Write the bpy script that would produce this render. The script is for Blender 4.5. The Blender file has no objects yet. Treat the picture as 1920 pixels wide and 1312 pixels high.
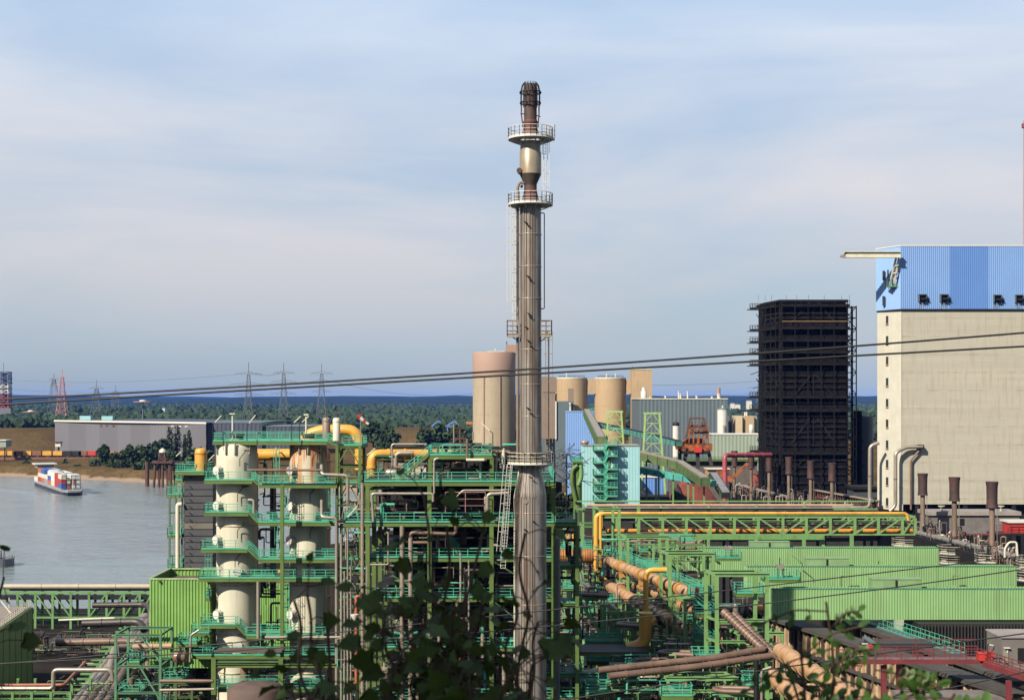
import bpy, math, random
import numpy as np
from mathutils import Vector, noise
from math import radians as rad, sin, cos, pi, sqrt

# ---------------------------------------------------------------- camera, sky, sun, exposure
S = bpy.context.scene
FPX, HOR, EYE = 2600.0, 745.0, 50.0          # focal length in photo pixels, horizon row, eye height (m)
cam_d = bpy.data.cameras.new('camera'); cam = bpy.data.objects.new('camera', cam_d)
S.collection.objects.link(cam); S.camera = cam
cam.location = (0, 0, EYE); cam.rotation_euler = (rad(90), 0, 0)
cam_d.sensor_width = 36.0; cam_d.lens = 36.0*FPX/1920
cam_d.shift_y = (HOR-656.0)/1920
cam_d.clip_start = 0.05; cam_d.clip_end = 60000
cam_d.dof.use_dof = True; cam_d.dof.focus_distance = 180; cam_d.dof.aperture_fstop = 7.0

SUN_EL, SUN_AZ = rad(37), rad(41)            # sun behind the camera, over its left shoulder
sdir = Vector((-sin(SUN_AZ)*cos(SUN_EL), -cos(SUN_AZ)*cos(SUN_EL), sin(SUN_EL)))
sun_d = bpy.data.lights.new('sun', 'SUN'); sun = bpy.data.objects.new('sun', sun_d)
S.collection.objects.link(sun)
sun_d.energy = 5.0; sun_d.angle = rad(0.5); sun_d.color = (1.0, 0.90, 0.74)
sun.rotation_euler = sdir.to_track_quat('Z', 'Y').to_euler()
sun.location = (-60, -40, 140)

W = bpy.data.worlds.new('World'); S.world = W; W.use_nodes = True
def world_nodes():
    nt = W.node_tree; N = nt.nodes; L = nt.links
    for n in list(N): N.remove(n)
    out = N.new('ShaderNodeOutputWorld'); bg = N.new('ShaderNodeBackground'); bg.inputs[1].default_value = 0.055
    L.new(bg.outputs[0], out.inputs[0])
    sky = N.new('ShaderNodeTexSky'); sky.sky_type = 'NISHITA'; sky.sun_disc = False
    sky.sun_elevation = SUN_EL; sky.sun_rotation = math.atan2(sdir.x, sdir.y)
    sky.air_density = 1.0; sky.dust_density = 1.0; sky.ozone_density = 1.5
    tc = N.new('ShaderNodeTexCoord'); sep = N.new('ShaderNodeSeparateXYZ'); L.new(tc.outputs['Generated'], sep.inputs[0])
    # the veil of high cloud: its colour by elevation
    mr = N.new('ShaderNodeMapRange'); mr.inputs['From Max'].default_value = 0.30; L.new(sep.outputs[2], mr.inputs['Value'])
    cr = N.new('ShaderNodeValToRGB'); L.new(mr.outputs[0], cr.inputs[0])
    e = cr.color_ramp; e.elements[0].position = 0.0; e.elements[0].color = (3.05, 3.76, 4.37, 1)
    e.elements[1].position = 1.0; e.elements[1].color = (4.49, 5.62, 7.17, 1)
    for p, c in ((0.06, (3.37, 4.01, 4.61)), (0.25, (4.59, 4.76, 5.08)), (0.42, (5.41, 5.40, 5.73)), (0.6, (5.81, 5.81, 6.14)), (0.85, (5.10, 5.83, 6.91))):
        x = e.elements.new(p); x.color = (*c, 1)
    mp = N.new('ShaderNodeMapping'); mp.inputs['Scale'].default_value = (1.5, 1.5, 7.0); mp.inputs['Location'].default_value = (0.3, 0.4, 0.35)
    L.new(tc.outputs['Generated'], mp.inputs[0])
    n1 = N.new('ShaderNodeTexNoise'); n1.inputs['Scale'].default_value = 1.6; n1.inputs['Detail'].default_value = 6; n1.inputs['Roughness'].default_value = 0.52; n1.inputs['Distortion'].default_value = 0.25
    L.new(mp.outputs[0], n1.inputs['Vector'])
    r1 = N.new('ShaderNodeMapRange'); r1.inputs['From Min'].default_value = 0.36; r1.inputs['From Max'].default_value = 0.62
    r1.inputs['To Min'].default_value = 0.22; r1.inputs['To Max'].default_value = 1.0; L.new(n1.outputs[0], r1.inputs['Value'])
    mix = N.new('ShaderNodeMix'); mix.data_type = 'RGBA'
    L.new(r1.outputs[0], mix.inputs[0])
    # clear sky seen in the gaps, softened by thin veil
    sm = N.new('ShaderNodeMix'); sm.data_type = 'RGBA'; sm.inputs[0].default_value = 0.75
    L.new(sky.outputs[0], sm.inputs[6])
    cr2 = N.new('ShaderNodeValToRGB'); L.new(mr.outputs[0], cr2.inputs[0])
    cr2.color_ramp.elements[0].color = (2.50, 3.23, 3.96, 1); cr2.color_ramp.elements[1].color = (3.63, 5.01, 7.03, 1)
    L.new(cr2.outputs[0], sm.inputs[7])
    L.new(sm.outputs[2], mix.inputs[6]); L.new(cr.outputs[0], mix.inputs[7])
    L.new(mix.outputs[2], bg.inputs[0])
world_nodes()
S.view_settings.view_transform = 'Standard'; S.view_settings.look = 'None'
S.view_settings.exposure = 1.24; S.view_settings.gamma = 1.0
S.cycles.max_bounces = 5; S.cycles.diffuse_bounces = 1; S.cycles.glossy_bounces = 3; S.cycles.volume_bounces = 0
S.cycles.use_denoising = True

# ---------------------------------------------------------------- helpers
C = S.collection
rng = random.Random(7)
def PX(px, D): return (px-960.0)*D/FPX
def PZ(py, D): return EYE-(py-HOR)*D/FPX
def P(px, py, D): return Vector((PX(px, D), D, PZ(py, D)))     # the place seen at that pixel, D metres out

MATS = {}; ALB = 0.56
def mat(name, col, rough=0.6, metal=0.0, var=0.22, scale=0.6, stain=None, stain_amt=0.5, streak=False, bump=0.0, spec=0.4, stretch=None, joint=0, trans=0, lo=0.5):
    if name in MATS: return MATS[name]
    col = [c*ALB for c in col]; stain = [c*ALB for c in stain] if stain else None
    m = bpy.data.materials.new(name); m.use_nodes = True; MATS[name] = m
    nt = m.node_tree; N = nt.nodes; L = nt.links; b = N['Principled BSDF']
    b.inputs['Roughness'].default_value = rough; b.inputs['Metallic'].default_value = metal
    b.inputs['Specular IOR Level'].default_value = spec
    g = N.new('ShaderNodeNewGeometry'); mp = N.new('ShaderNodeMapping'); L.new(g.outputs['Position'], mp.inputs[0])
    if stretch: mp.inputs['Scale'].default_value = stretch
    n = N.new('ShaderNodeTexNoise'); n.inputs['Scale'].default_value = scale; n.inputs['Detail'].default_value = 6; n.inputs['Roughness'].default_value = 0.6
    L.new(mp.outputs[0], n.inputs['Vector'])
    cr = N.new('ShaderNodeValToRGB'); L.new(n.outputs[0], cr.inputs[0])
    cr.color_ramp.elements[0].position = 0.3; cr.color_ramp.elements[1].position = 0.7
    cr.color_ramp.elements[0].color = (*[c*(1-var) for c in col], 1); cr.color_ramp.elements[1].color = (*[min(1, c*(1+var)) for c in col], 1)
    last = cr.outputs[0]
    if stain:
        mp2 = N.new('ShaderNodeMapping'); L.new(g.outputs['Position'], mp2.inputs[0])
        mp2.inputs['Scale'].default_value = (1.3, 1.3, 0.12) if streak else (0.5, 0.5, 0.5)
        n2 = N.new('ShaderNodeTexNoise'); n2.inputs['Scale'].default_value = 1.0; n2.inputs['Detail'].default_value = 5
        L.new(mp2.outputs[0], n2.inputs['Vector'])
        r2 = N.new('ShaderNodeMapRange'); r2.inputs['From Min'].default_value = lo; r2.inputs['From Max'].default_value = lo+0.22; r2.inputs['To Max'].default_value = stain_amt
        L.new(n2.outputs[0], r2.inputs['Value'])
        mx = N.new('ShaderNodeMix'); mx.data_type = 'RGBA'; L.new(r2.outputs[0], mx.inputs[0]); L.new(last, mx.inputs[6]); mx.inputs[7].default_value = (*stain, 1)
        last = mx.outputs[2]
    if joint:       # construction joints every few metres, with rust weeping along them
        sp = N.new('ShaderNodeSeparateXYZ'); L.new(g.outputs['Position'], sp.inputs[0]); md = N.new('ShaderNodeMath'); md.operation = 'PINGPONG'; L.new(sp.outputs[2], md.inputs[0]); md.inputs[1].default_value = joint/2
        lt = N.new('ShaderNodeMapRange'); lt.inputs['From Min'].default_value = 0.0; lt.inputs['From Max'].default_value = 0.30; lt.inputs['To Min'].default_value = 1.0; lt.inputs['To Max'].default_value = 0.0; L.new(md.outputs[0], lt.inputs['Value'])
        n3 = N.new('ShaderNodeTexNoise'); n3.inputs['Scale'].default_value = 0.35; n3.inputs['Detail'].default_value = 4; L.new(g.outputs['Position'], n3.inputs['Vector'])
        r3 = N.new('ShaderNodeMapRange'); r3.inputs['From Min'].default_value = 0.42; r3.inputs['From Max'].default_value = 0.65; r3.inputs['To Max'].default_value = 0.55; L.new(n3.outputs[0], r3.inputs['Value'])
        ml = N.new('ShaderNodeMath'); ml.operation = 'MULTIPLY'; L.new(lt.outputs[0], ml.inputs[0]); L.new(r3.outputs[0], ml.inputs[1])
        mx = N.new('ShaderNodeMix'); mx.data_type = 'RGBA'; L.new(ml.outputs[0], mx.inputs[0]); L.new(last, mx.inputs[6]); mx.inputs[7].default_value = (col[0]*.62, col[1]*.48, col[2]*.38, 1); last = mx.outputs[2]
    L.new(last, b.inputs['Base Color'])
    if trans:       # thin leaf: some light comes through
        tr = N.new('ShaderNodeBsdfTranslucent'); L.new(last, tr.inputs[0]); ms = N.new('ShaderNodeMixShader'); ms.inputs[0].default_value = trans
        L.new(b.outputs[0], ms.inputs[1]); L.new(tr.outputs[0], ms.inputs[2]); L.new(ms.outputs[0], N['Material Output'].inputs[0])
    if bump:
        bp = N.new('ShaderNodeBump'); bp.inputs['Strength'].default_value = bump; L.new(n.outputs[0], bp.inputs['Height']); L.new(bp.outputs[0], b.inputs['Normal'])
    return m

class MB:
    """collects shapes and links them as one mesh object"""
    def __init__(s): s.v = []; s.f = []; s.s = []
    def add(s, vs, fs, smooth=False):
        k = len(s.v); s.v.extend(tuple(v) for v in vs)
        s.f.extend(tuple(i+k for i in f) for f in fs); s.s.extend([smooth]*len(fs)); return s
    def hexa(s, p):      # 8 points, bottom ring then top ring
        return s.add(p, [(3,2,1,0),(4,5,6,7),(0,1,5,4),(1,2,6,5),(2,3,7,6),(3,0,4,7)])
    def box(s, x0, x1, y0, y1, z0, z1):
        x0, x1 = min(x0,x1), max(x0,x1); y0, y1 = min(y0,y1), max(y0,y1); z0, z1 = min(z0,z1), max(z0,z1)
        return s.hexa([(x0,y0,z0),(x1,y0,z0),(x1,y1,z0),(x0,y1,z0),(x0,y0,z1),(x1,y0,z1),(x1,y1,z1),(x0,y1,z1)])
    def bar(s, p, q, w=0.1, h=None):
        h = h or w; p = Vector(p); q = Vector(q); d = q-p
        if d.length < 1e-6: return s
        d.normalize(); up = Vector((0,0,1)) if abs(d.z) < 0.95 else Vector((0,1,0))
        a = d.cross(up).normalized(); b = a.cross(d).normalized(); a *= w/2; b *= h/2
        return s.hexa([p-a-b, p+a-b, p+a+b, p-a+b, q-a-b, q+a-b, q+a+b, q-a+b])
    def ring(s, rings, n, smooth=True, cap=True):
        vs = [v for r in rings for v in r]; fs = []
        for i in range(len(rings)-1):
            for j in range(n):
                a = i*n+j; b = i*n+(j+1) % n; fs.append((a, b, b+n, a+n))
        s.add(vs, fs, smooth)
        if cap:
            s.add(rings[0], [tuple(range(n-1,-1,-1))]); s.add(rings[-1], [tuple(range(n))])
        return s
    def tube(s, pts, r, n=10, bend=None, cap=True):
        pts = [Vector(p) for p in pts]; out = [pts[0]]; bend = bend or r*2.2
        for i in range(1, len(pts)-1):
            a, b, c = pts[i-1], pts[i], pts[i+1]; u = a-b; v = c-b
            t = min(bend, u.length*0.48, v.length*0.48); p0 = b+u.normalized()*t; p1 = b+v.normalized()*t
            for k in range(5):
                x = k/4; out.append(p0.lerp(b, x).lerp(b.lerp(p1, x), x))
        out.append(pts[-1]); rings = []; prev = None
        for i, p in enumerate(out):
            d = (out[min(i+1, len(out)-1)]-out[max(i-1, 0)])
            if d.length < 1e-7: continue
            d.normalize()
            if prev is None:
                up = Vector((0,0,1)) if abs(d.z) < 0.95 else Vector((0,1,0)); a = d.cross(up).normalized()
            else:
                a = (prev-d*prev.dot(d)).normalized()
            prev = a; b = d.cross(a)
            rings.append([p+(a*cos(2*pi*j/n)+b*sin(2*pi*j/n))*r for j in range(n)])
        return s.ring(rings, n, True, cap)
    def cyl(s, p, q, r, n=12): return s.tube([p, q], r, n)
    def lathe(s, cx, cy, prof, n=24, cap=True, a0=0.0):
        rings = [[(cx+r*cos(a0+2*pi*j/n), cy+r*sin(a0+2*pi*j/n), z) for j in range(n)] for r, z in prof]
        return s.ring(rings, n, True, cap)
    def prism(s, poly, z0, z1):       # poly: (x, y) counter-clockwise
        n = len(poly); vs = [(x,y,z0) for x,y in poly]+[(x,y,z1) for x,y in poly]
        return s.add(vs, [tuple(range(n-1,-1,-1)), tuple(range(n,2*n))]+[(i,(i+1)%n,(i+1)%n+n,i+n) for i in range(n)])
    def slab(s, poly, y0, y1):        # poly: (x, z) outline given depth along y
        n = len(poly); vs = [(x,y0,z) for x,z in poly]+[(x,y1,z) for x,z in poly]
        return s.add(vs, [tuple(range(n)), tuple(range(2*n-1,n-1,-1))]+[(i,i+n,(i+1)%n+n,(i+1)%n) for i in range(n)])
    def ribs(s, a, b, z0, z1, pitch=0.5, dep=0.12):   # trapezoid sheet wall from a to b (x, y), bulging to its outer side
        a = Vector(a); b = Vector(b); d = b-a; L = d.length; d /= L; nrm = Vector((d.y, -d.x)); k = max(2, int(L/pitch)); p = L/k; pts = []
        for i in range(k):
            for t, o in ((0,0),(0.15,dep),(0.5,dep),(0.65,0)): pts.append(a+d*(p*(i+t))+nrm*o)
        pts.append(b); n = len(pts)
        return s.add([(q.x,q.y,z0) for q in pts]+[(q.x,q.y,z1) for q in pts], [(i,i+1,i+1+n,i+n) for i in range(n-1)])
    def rail(s, pts, h=1.1, sp=1.5, w=0.07, toe=0.18, rails=(1.0, 0.66, 0.33)):
        pts = [Vector(p) for p in pts]
        for p, q in zip(pts[:-1], pts[1:]):
            L = (q-p).length
            if L < 0.05: continue
            k = max(1, round(L/sp))
            for i in range(k+1):
                c = p.lerp(q, i/k); s.bar(c, c+Vector((0,0,h)), w)
            for t in rails: s.bar(p+Vector((0,0,h*t)), q+Vector((0,0,h*t)), w*(1.0 if t == 1.0 else 0.75))
            if toe: s.bar(p+Vector((0,0,toe/2)), q+Vector((0,0,toe/2)), 0.04, toe)
        return s
    def build(s, name, m, parent=None, at=None):
        me = bpy.data.meshes.new(name); o = bpy.data.objects.new(name, me); C.objects.link(o)
        off = Vector((0,0,0))
        if parent is not None:
            o.parent = parent; q = parent
            while q is not None: off = off+q.location; q = q.parent
        elif at is not None:
            off = Vector(at); o.location = off
        if len(s.v): 
            va = np.array(s.v, dtype=np.float64)-np.array(off)
            me.from_pydata(va.tolist(), [], s.f)
            me.polygons.foreach_set('use_smooth', s.s); me.update()
        if m: me.materials.append(m)
        return o

def tag(o, label, cat, group=None):
    o['label'] = label; o['category'] = cat
    if group: o['group'] = group
    return o
def thing(name, label, cat, loc=(0,0,0), group=None):
    o = bpy.data.objects.new(name, None); C.objects.link(o); o.location = loc; o.empty_display_size = 0.5
    return tag(o, label, cat, group)
def single(name, mb, m, label, cat, group=None, at=None):
    if at is None and mb.v:
        va = np.array(mb.v); at = (float(va[:,0].mean()), float(va[:,1].mean()), float(va[:,2].min()))
    return tag(mb.build(name, m, None, at), label, cat, group)
def kind(o, k): o['kind'] = k; return o
def dup(root, loc, label=None, rotz=None, group=None, m=None):
    r = root.copy(); C.objects.link(r); r.location = loc
    if rotz is not None: r.rotation_euler = (0,0,rotz)
    if label: r['label'] = label
    if group: r['group'] = group
    for ch in list(root.children):
        c = ch.copy(); C.objects.link(c); c.parent = r
        for g in list(ch.children):
            d = g.copy(); C.objects.link(d); d.parent = c
    return r

# ---------------------------------------------------------------- materials
RUST = (0.13, 0.045, 0.02)
GREEN = mat('green_paint', (0.14, 0.30, 0.10), 0.5, var=0.22, scale=0.5, stain=(0.075, 0.09, 0.035), stain_amt=0.8)
GSHED = mat('green_sheet', (0.225, 0.395, 0.165), 0.55, var=0.10, scale=0.12, stain=(0.16, 0.25, 0.10), stain_amt=0.6, streak=True)
GBRIGHT = mat('bright_green_sheet', (0.185, 0.36, 0.085), 0.5, var=0.15, scale=0.3)
TEAL = mat('turquoise_paint', (0.07, 0.41, 0.27), 0.5, var=0.3, scale=0.5, stain=(0.05, 0.17, 0.10), stain_amt=0.7)
OLIVE = mat('olive_paint', (0.085, 0.145, 0.025), 0.6, var=0.25, scale=0.5)
DGREEN = mat('dark_green_paint', (0.06, 0.12, 0.035), 0.6, var=0.3)
CREAM = mat('cream_paint', (0.60, 0.575, 0.45), 0.55, var=0.08, scale=0.35, stain=(0.33, 0.27, 0.17), stain_amt=0.35, streak=True)
RUSTCREAM = mat('rust_streaked_cream', (0.60, 0.54, 0.39), 0.6, var=0.1, scale=0.4, stain=(0.42, 0.15, 0.03), stain_amt=0.9, streak=True, lo=0.42)
CLAD = mat('weathered_cladding', (0.36, 0.30, 0.235), 0.45, metal=0.35, var=0.2, scale=0.5, stain=(0.16, 0.10, 0.07), stain_amt=0.6)
STEEL = mat('grey_cladding', (0.40, 0.36, 0.30), 0.38, metal=0.45, var=0.15, scale=0.5, stain=(0.22, 0.15, 0.10), stain_amt=0.45, streak=True)
STAINLESS = mat('stack_cladding', (0.29, 0.275, 0.25), 0.42, metal=0.35, var=0.2, scale=0.5, stain=(0.11, 0.065, 0.045), stain_amt=0.9, lo=0.46, streak=True)
PIPEBR = mat('brown_pipe', (0.17, 0.105, 0.075), 0.5, metal=0.1, var=0.25, scale=0.4, stain=(0.09, 0.05, 0.035), stain_amt=0.6)
DPIPE = mat('dark_pipe', (0.04, 0.03, 0.027), 0.5, var=0.3, scale=0.5)
TANPIPE = mat('tan_pipe', (0.46, 0.275, 0.145), 0.5, var=0.15, scale=0.4, stain=(0.30, 0.13, 0.05), stain_amt=0.55)
YEL = mat('yellow_pipe', (0.66, 0.34, 0.045), 0.45, var=0.1, scale=0.4, stain=(0.35, 0.15, 0.03), stain_amt=0.5)
ORANGE = mat('orange_duct', (0.40, 0.155, 0.03), 0.55, var=0.2, scale=0.4, stain=(0.13, 0.05, 0.02), stain_amt=0.7)
RUSTM = mat('rusty_steel', (0.085, 0.028, 0.02), 0.75, var=0.45, scale=0.7, stain=(0.04, 0.025, 0.02), stain_amt=0.7)
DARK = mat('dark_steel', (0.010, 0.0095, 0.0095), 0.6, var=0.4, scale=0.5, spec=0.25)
SOOT = mat('sooty_timber', (0.006, 0.006, 0.007), 0.85, var=0.5, scale=0.6, spec=0.08)
SOOT2 = mat('sooty_steel', (0.012, 0.0115, 0.013), 0.8, var=0.5, scale=0.5, spec=0.08, stain=(0.03, 0.022, 0.018), stain_amt=0.3)
WHITE = mat('white_paint', (0.62, 0.60, 0.55), 0.5, var=0.08, scale=0.5, stain=(0.35, 0.27, 0.18), stain_amt=0.3)
CONC = mat('pale_concrete', (0.41, 0.387, 0.315), 0.8, var=0.09, scale=0.10, stain=(0.32, 0.285, 0.22), stain_amt=0.7, streak=True, stretch=(0.25, 0.25, 6.0), joint=5.2)
CONC_SUNLIT = mat('sunlit_concrete', (0.52, 0.50, 0.42), 0.8, var=0.08, scale=0.3, stain=(0.48, 0.41, 0.30), stain_amt=0.5, streak=True)  # lighter copy for the tower's sunward flank, sunlight mixed into the colour
TAN = mat('tan_silo_concrete', (0.42, 0.30, 0.175), 0.8, var=0.07, scale=0.06, stain=(0.32, 0.22, 0.13), stain_amt=0.55, streak=True, joint=9)
PINKC = mat('pink_concrete', (0.33, 0.215, 0.165), 0.8, var=0.06, scale=0.06)
BEIGEC = mat('beige_silo_concrete', (0.36, 0.295, 0.20), 0.8, var=0.07, scale=0.05, stain=(0.27, 0.20, 0.14), stain_amt=0.55, streak=True, joint=8)
BLUE1 = mat('blue_sheet', (0.185, 0.33, 0.64), 0.5, var=0.05, scale=0.1)
BLUE2 = mat('deep_blue_sheet', (0.105, 0.23, 0.55), 0.5, var=0.05, scale=0.1)
BLUE3 = mat('sky_blue_sheet', (0.26, 0.43, 0.74), 0.5, var=0.05, scale=0.1)
AQUA = mat('aqua_sheet', (0.30, 0.55, 0.58), 0.5, var=0.05, scale=0.2, stain=(0.28, 0.52, 0.55), stain_amt=0.4, streak=True)
SLATE = mat('slate_sheet', (0.095, 0.13, 0.15), 0.6, var=0.08, scale=0.1)
GREYH = mat('grey_hall_sheet', (0.125, 0.125, 0.145), 0.6, var=0.06, scale=0.03)
GREYD = mat('dark_hall_sheet', (0.045, 0.055, 0.085), 0.6, var=0.1, scale=0.05)
PANEL = mat('graphite_panel', (0.062, 0.066, 0.075), 0.5, var=0.18, scale=0.5)
SAGE = mat('sage_sheet', (0.26, 0.32, 0.255), 0.6, var=0.06, scale=0.1)
REDP = mat('red_paint', (0.48, 0.035, 0.025), 0.5, var=0.15)
MAGENTA = mat('raspberry_pipe', (0.32, 0.06, 0.08), 0.5, var=0.15, scale=0.2)
DRED = mat('dull_red_steel', (0.16, 0.024, 0.03), 0.6, var=0.25, stain=RUST, stain_amt=0.5)
BRICK = mat('sooty_brick', (0.46, 0.32, 0.19), 0.85, var=0.35, scale=0.45, stain=(0.07, 0.05, 0.04), stain_amt=0.85, streak=True, lo=0.55)
ROOFBR = mat('brown_roof', (0.10, 0.065, 0.055), 0.85, var=0.25, scale=0.6)
BLACK = mat('black_rubber', (0.012, 0.012, 0.012), 0.6, var=0.2)
GLASS = mat('dark_glass', (0.03, 0.035, 0.04), 0.15, var=0.1, spec=0.6)
# ---------------------------------------------------------------- ground, river, sky-side land
def sst(a, b, x):
    t = np.clip((x-a)/(b-a), 0, 1); return t*t*(3-2*t)
def y_near(x): return np.interp(x, [-3000, -95, -75, -40, 0, 60], [300, 335, 440, 560, 690, 760])
def y_far(x): return np.interp(x, [-3000, -600, -370, -223, -150, -50, 60], [1300, 1010, 986, 896, 850, 800, 762])
def land(x, y):
    h = np.zeros_like(x)
    far = sst(0, 260, y-y_far(x)); h = h+np.where(y > y_far(x), 1.5+7*far, 0)
    h = h+14*sst(1120, 1165, y)*(1-sst(1260, 1400, y))*(1-sst(-390, -365, x))
    h = h+13*sst(1180, 1230, y)*(1-sst(1330, 1430, y))*sst(-125, -105, x)*(1-sst(-70, -40, x))
    n = np.sin(x*0.0011+1.3)*6+np.sin(x*0.0031+0.4)*3.5+np.sin(x*0.0093)*1.6+np.sin(x*0.021+y*0.001)*0.8
    h = h+sst(6500, 10500, y)*(49+n*2.2+9*sst(800, 2600, x))
    riv = sst(-6, 8, y-y_near(x))*sst(-4, 8, y_far(x)-y)*(x < 62); h = h*(1-riv)-9*riv
    hill = np.clip(48.35-np.maximum(0, y-2.6)*0.60, 0, 60)*(1-sst(60, 110, np.abs(x)))
    return np.where(hill > 0, np.maximum(h, hill), h)
gx = np.concatenate([-np.geomspace(900, 14000, 26)[::-1], np.arange(-880, -140, 14), np.arange(-140, 141, 7), np.arange(150, 700, 24), np.geomspace(720, 14000, 26)])
gy = np.concatenate([np.arange(-60, 120, 4.0), np.arange(120, 740, 11.0), np.arange(740, 1030, 3.5), np.arange(1030, 1420, 11.0), np.geomspace(1440, 16000, 60)])
GX, GY = np.meshgrid(gx, gy); GZ = land(GX, GY)
def terrain():
    nx, ny = len(gx), len(gy); me = bpy.data.meshes.new('ground'); o = bpy.data.objects.new('ground', me); C.objects.link(o)
    vs = np.stack([GX, GY, GZ], -1).reshape(-1, 3); i = np.arange(nx*(ny-1)).reshape(ny-1, nx)[:, :-1].reshape(-1)
    fs = np.stack([i, i+1, i+1+nx, i+nx], 1); me.from_pydata(vs.tolist(), [], fs.tolist())
    for m in (mat('yard_ground', (0.026, 0.021, 0.018), 0.95, var=0.4, scale=0.15, stain=(0.02, 0.017, 0.015), stain_amt=0.7, spec=0.04),
              mat('dry_grass', (0.115, 0.075, 0.036), 0.95, var=0.35, scale=0.03, stain=(0.035, 0.05, 0.018), stain_amt=0.95, spec=0.0),
              mat('bank_stone', (0.19, 0.14, 0.10), 0.95, var=0.3, scale=0.4),
              mat('wooded_ground', (0.03, 0.045, 0.032), 0.95, var=0.35, scale=0.004, spec=0.0),
              mat('hill_grass', (0.05, 0.06, 0.02), 0.95, var=0.3, scale=1.0),
              mat('ore_ground', (0.06, 0.024, 0.02), 0.95, var=0.4, scale=0.05, stain=(0.03, 0.028, 0.02), stain_amt=0.6, spec=0.04)): me.materials.append(m)
    c = vs[fs].mean(1); x, y, z = c.T; mi = np.zeros(len(c), int)
    f = y-y_far(x); mi[(f > -14) & (x < 62)] = 1; mi[(f > -30) & (f < -9) & (x < 62)] = 2
    mi[(x >= 40) & (y > 440)] = 5
    mi[(x >= 62) & (y > 760)] = 1; mi[y > 1400] = 3; mi[(y < 110) & (z > 1)] = 4
    me.polygons.foreach_set('material_index', mi); me.polygons.foreach_set('use_smooth', [True]*len(c)); kind(o, 'structure')
terrain()
def shore():       # stones along the waterline of the far bank, grass above it
    m = MATS['dry_grass']; nt = m.node_tree; N = nt.nodes; L = nt.links; b = N['Principled BSDF']; src = b.inputs['Base Color'].links[0].from_socket
    g = N.new('ShaderNodeNewGeometry'); sp = N.new('ShaderNodeSeparateXYZ'); L.new(g.outputs['Position'], sp.inputs[0]); n = N.new('ShaderNodeTexNoise'); n.inputs['Scale'].default_value = 0.12; n.inputs['Detail'].default_value = 6; L.new(g.outputs['Position'], n.inputs['Vector'])
    ad = N.new('ShaderNodeMath'); ad.operation = 'MULTIPLY_ADD'; L.new(n.outputs[0], ad.inputs[0]); ad.inputs[1].default_value = -4.0; L.new(sp.outputs[2], ad.inputs[2])
    r = N.new('ShaderNodeMapRange'); r.inputs['From Min'].default_value = -5.6; r.inputs['From Max'].default_value = -4.6; r.inputs['To Min'].default_value = 1; r.inputs['To Max'].default_value = 0; L.new(ad.outputs[0], r.inputs['Value'])
    mx = N.new('ShaderNodeMix'); mx.data_type = 'RGBA'; L.new(r.outputs[0], mx.inputs[0]); L.new(src, mx.inputs[6]); mx.inputs[7].default_value = (0.15, 0.11, 0.08, 1); L.new(mx.outputs[2], b.inputs['Base Color'])
shore()

def water():
    m = bpy.data.materials.new('river_water'); m.use_nodes = True; nt = m.node_tree; N = nt.nodes; L = nt.links; b = N['Principled BSDF']
    b.inputs['Base Color'].default_value = (0.105, 0.125, 0.125, 1); b.inputs['Roughness'].default_value = 0.16; b.inputs['IOR'].default_value = 1.33
    g = N.new('ShaderNodeNewGeometry')
    def wave(scale, st, dist):
        mp = N.new('ShaderNodeMapping'); mp.inputs['Scale'].default_value = st; L.new(g.outputs['Position'], mp.inputs[0])
        n = N.new('ShaderNodeTexNoise'); n.inputs['Scale'].default_value = scale; n.inputs['Detail'].default_value = 5; L.new(mp.outputs[0], n.inputs['Vector'])
        bp = N.new('ShaderNodeBump'); bp.inputs['Strength'].default_value = 1.0; bp.inputs['Distance'].default_value = dist; L.new(n.outputs[0], bp.inputs['Height']); return bp
    a = wave(0.05, (1.0, 0.5, 1), 2.0); c = wave(0.30, (0.45, 1, 1), 0.7); L.new(a.outputs[0], c.inputs['Normal']); L.new(c.outputs[0], b.inputs['Normal'])
    # the sheet, with the swell a vessel drags behind it
    xs = np.arange(-800, 66, 4.0); ys = np.arange(270, 1040, 4.0); X, Y = np.meshgrid(xs, ys); Z = np.full_like(X, -5.0)
    def wake(bx, by, dx, dy, L, amp, spread):
        d = sqrt(dx*dx+dy*dy); ux, uy = dx/d, dy/d; s = (X-bx)*ux+(Y-by)*uy; t = np.abs((X-bx)*-uy+(Y-by)*ux)
        on = sst(-4, 10, s)*np.exp(-np.maximum(s, 0)/L); w = np.exp(-((t-4-s*spread)/3.2)**2)
        return amp*on*w
    Z = Z+wake(-243, 772, -0.459, 0.888, 190, 1.0, 0.30)+wake(-164, 452, 1, 0.22, 80, 1.0, 0.16)
    Z = Z+np.where(((Y > y_near(X)-20) & (Y < y_far(X)+20)), 0, 0)
    Q = MB(); n = len(xs); i = np.arange(n*(len(ys)-1)).reshape(-1, n)[:, :-1].reshape(-1)
    me = bpy.data.meshes.new('river_water'); o = bpy.data.objects.new('river_water', me); C.objects.link(o)
    fs = np.stack([i, i+1, i+1+n, i+n], 1); cx = X.reshape(-1)[fs].mean(1); cy = Y.reshape(-1)[fs].mean(1)
    fs = fs[(cy > y_near(cx)-14) & (cy < y_far(cx)+14)]
    me.from_pydata(np.stack([X, Y, Z], -1).reshape(-1, 3).tolist(), [], fs.tolist()); me.materials.append(m)
    me.polygons.foreach_set('use_smooth', [True]*len(fs)); kind(o, 'structure')
water()

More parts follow.
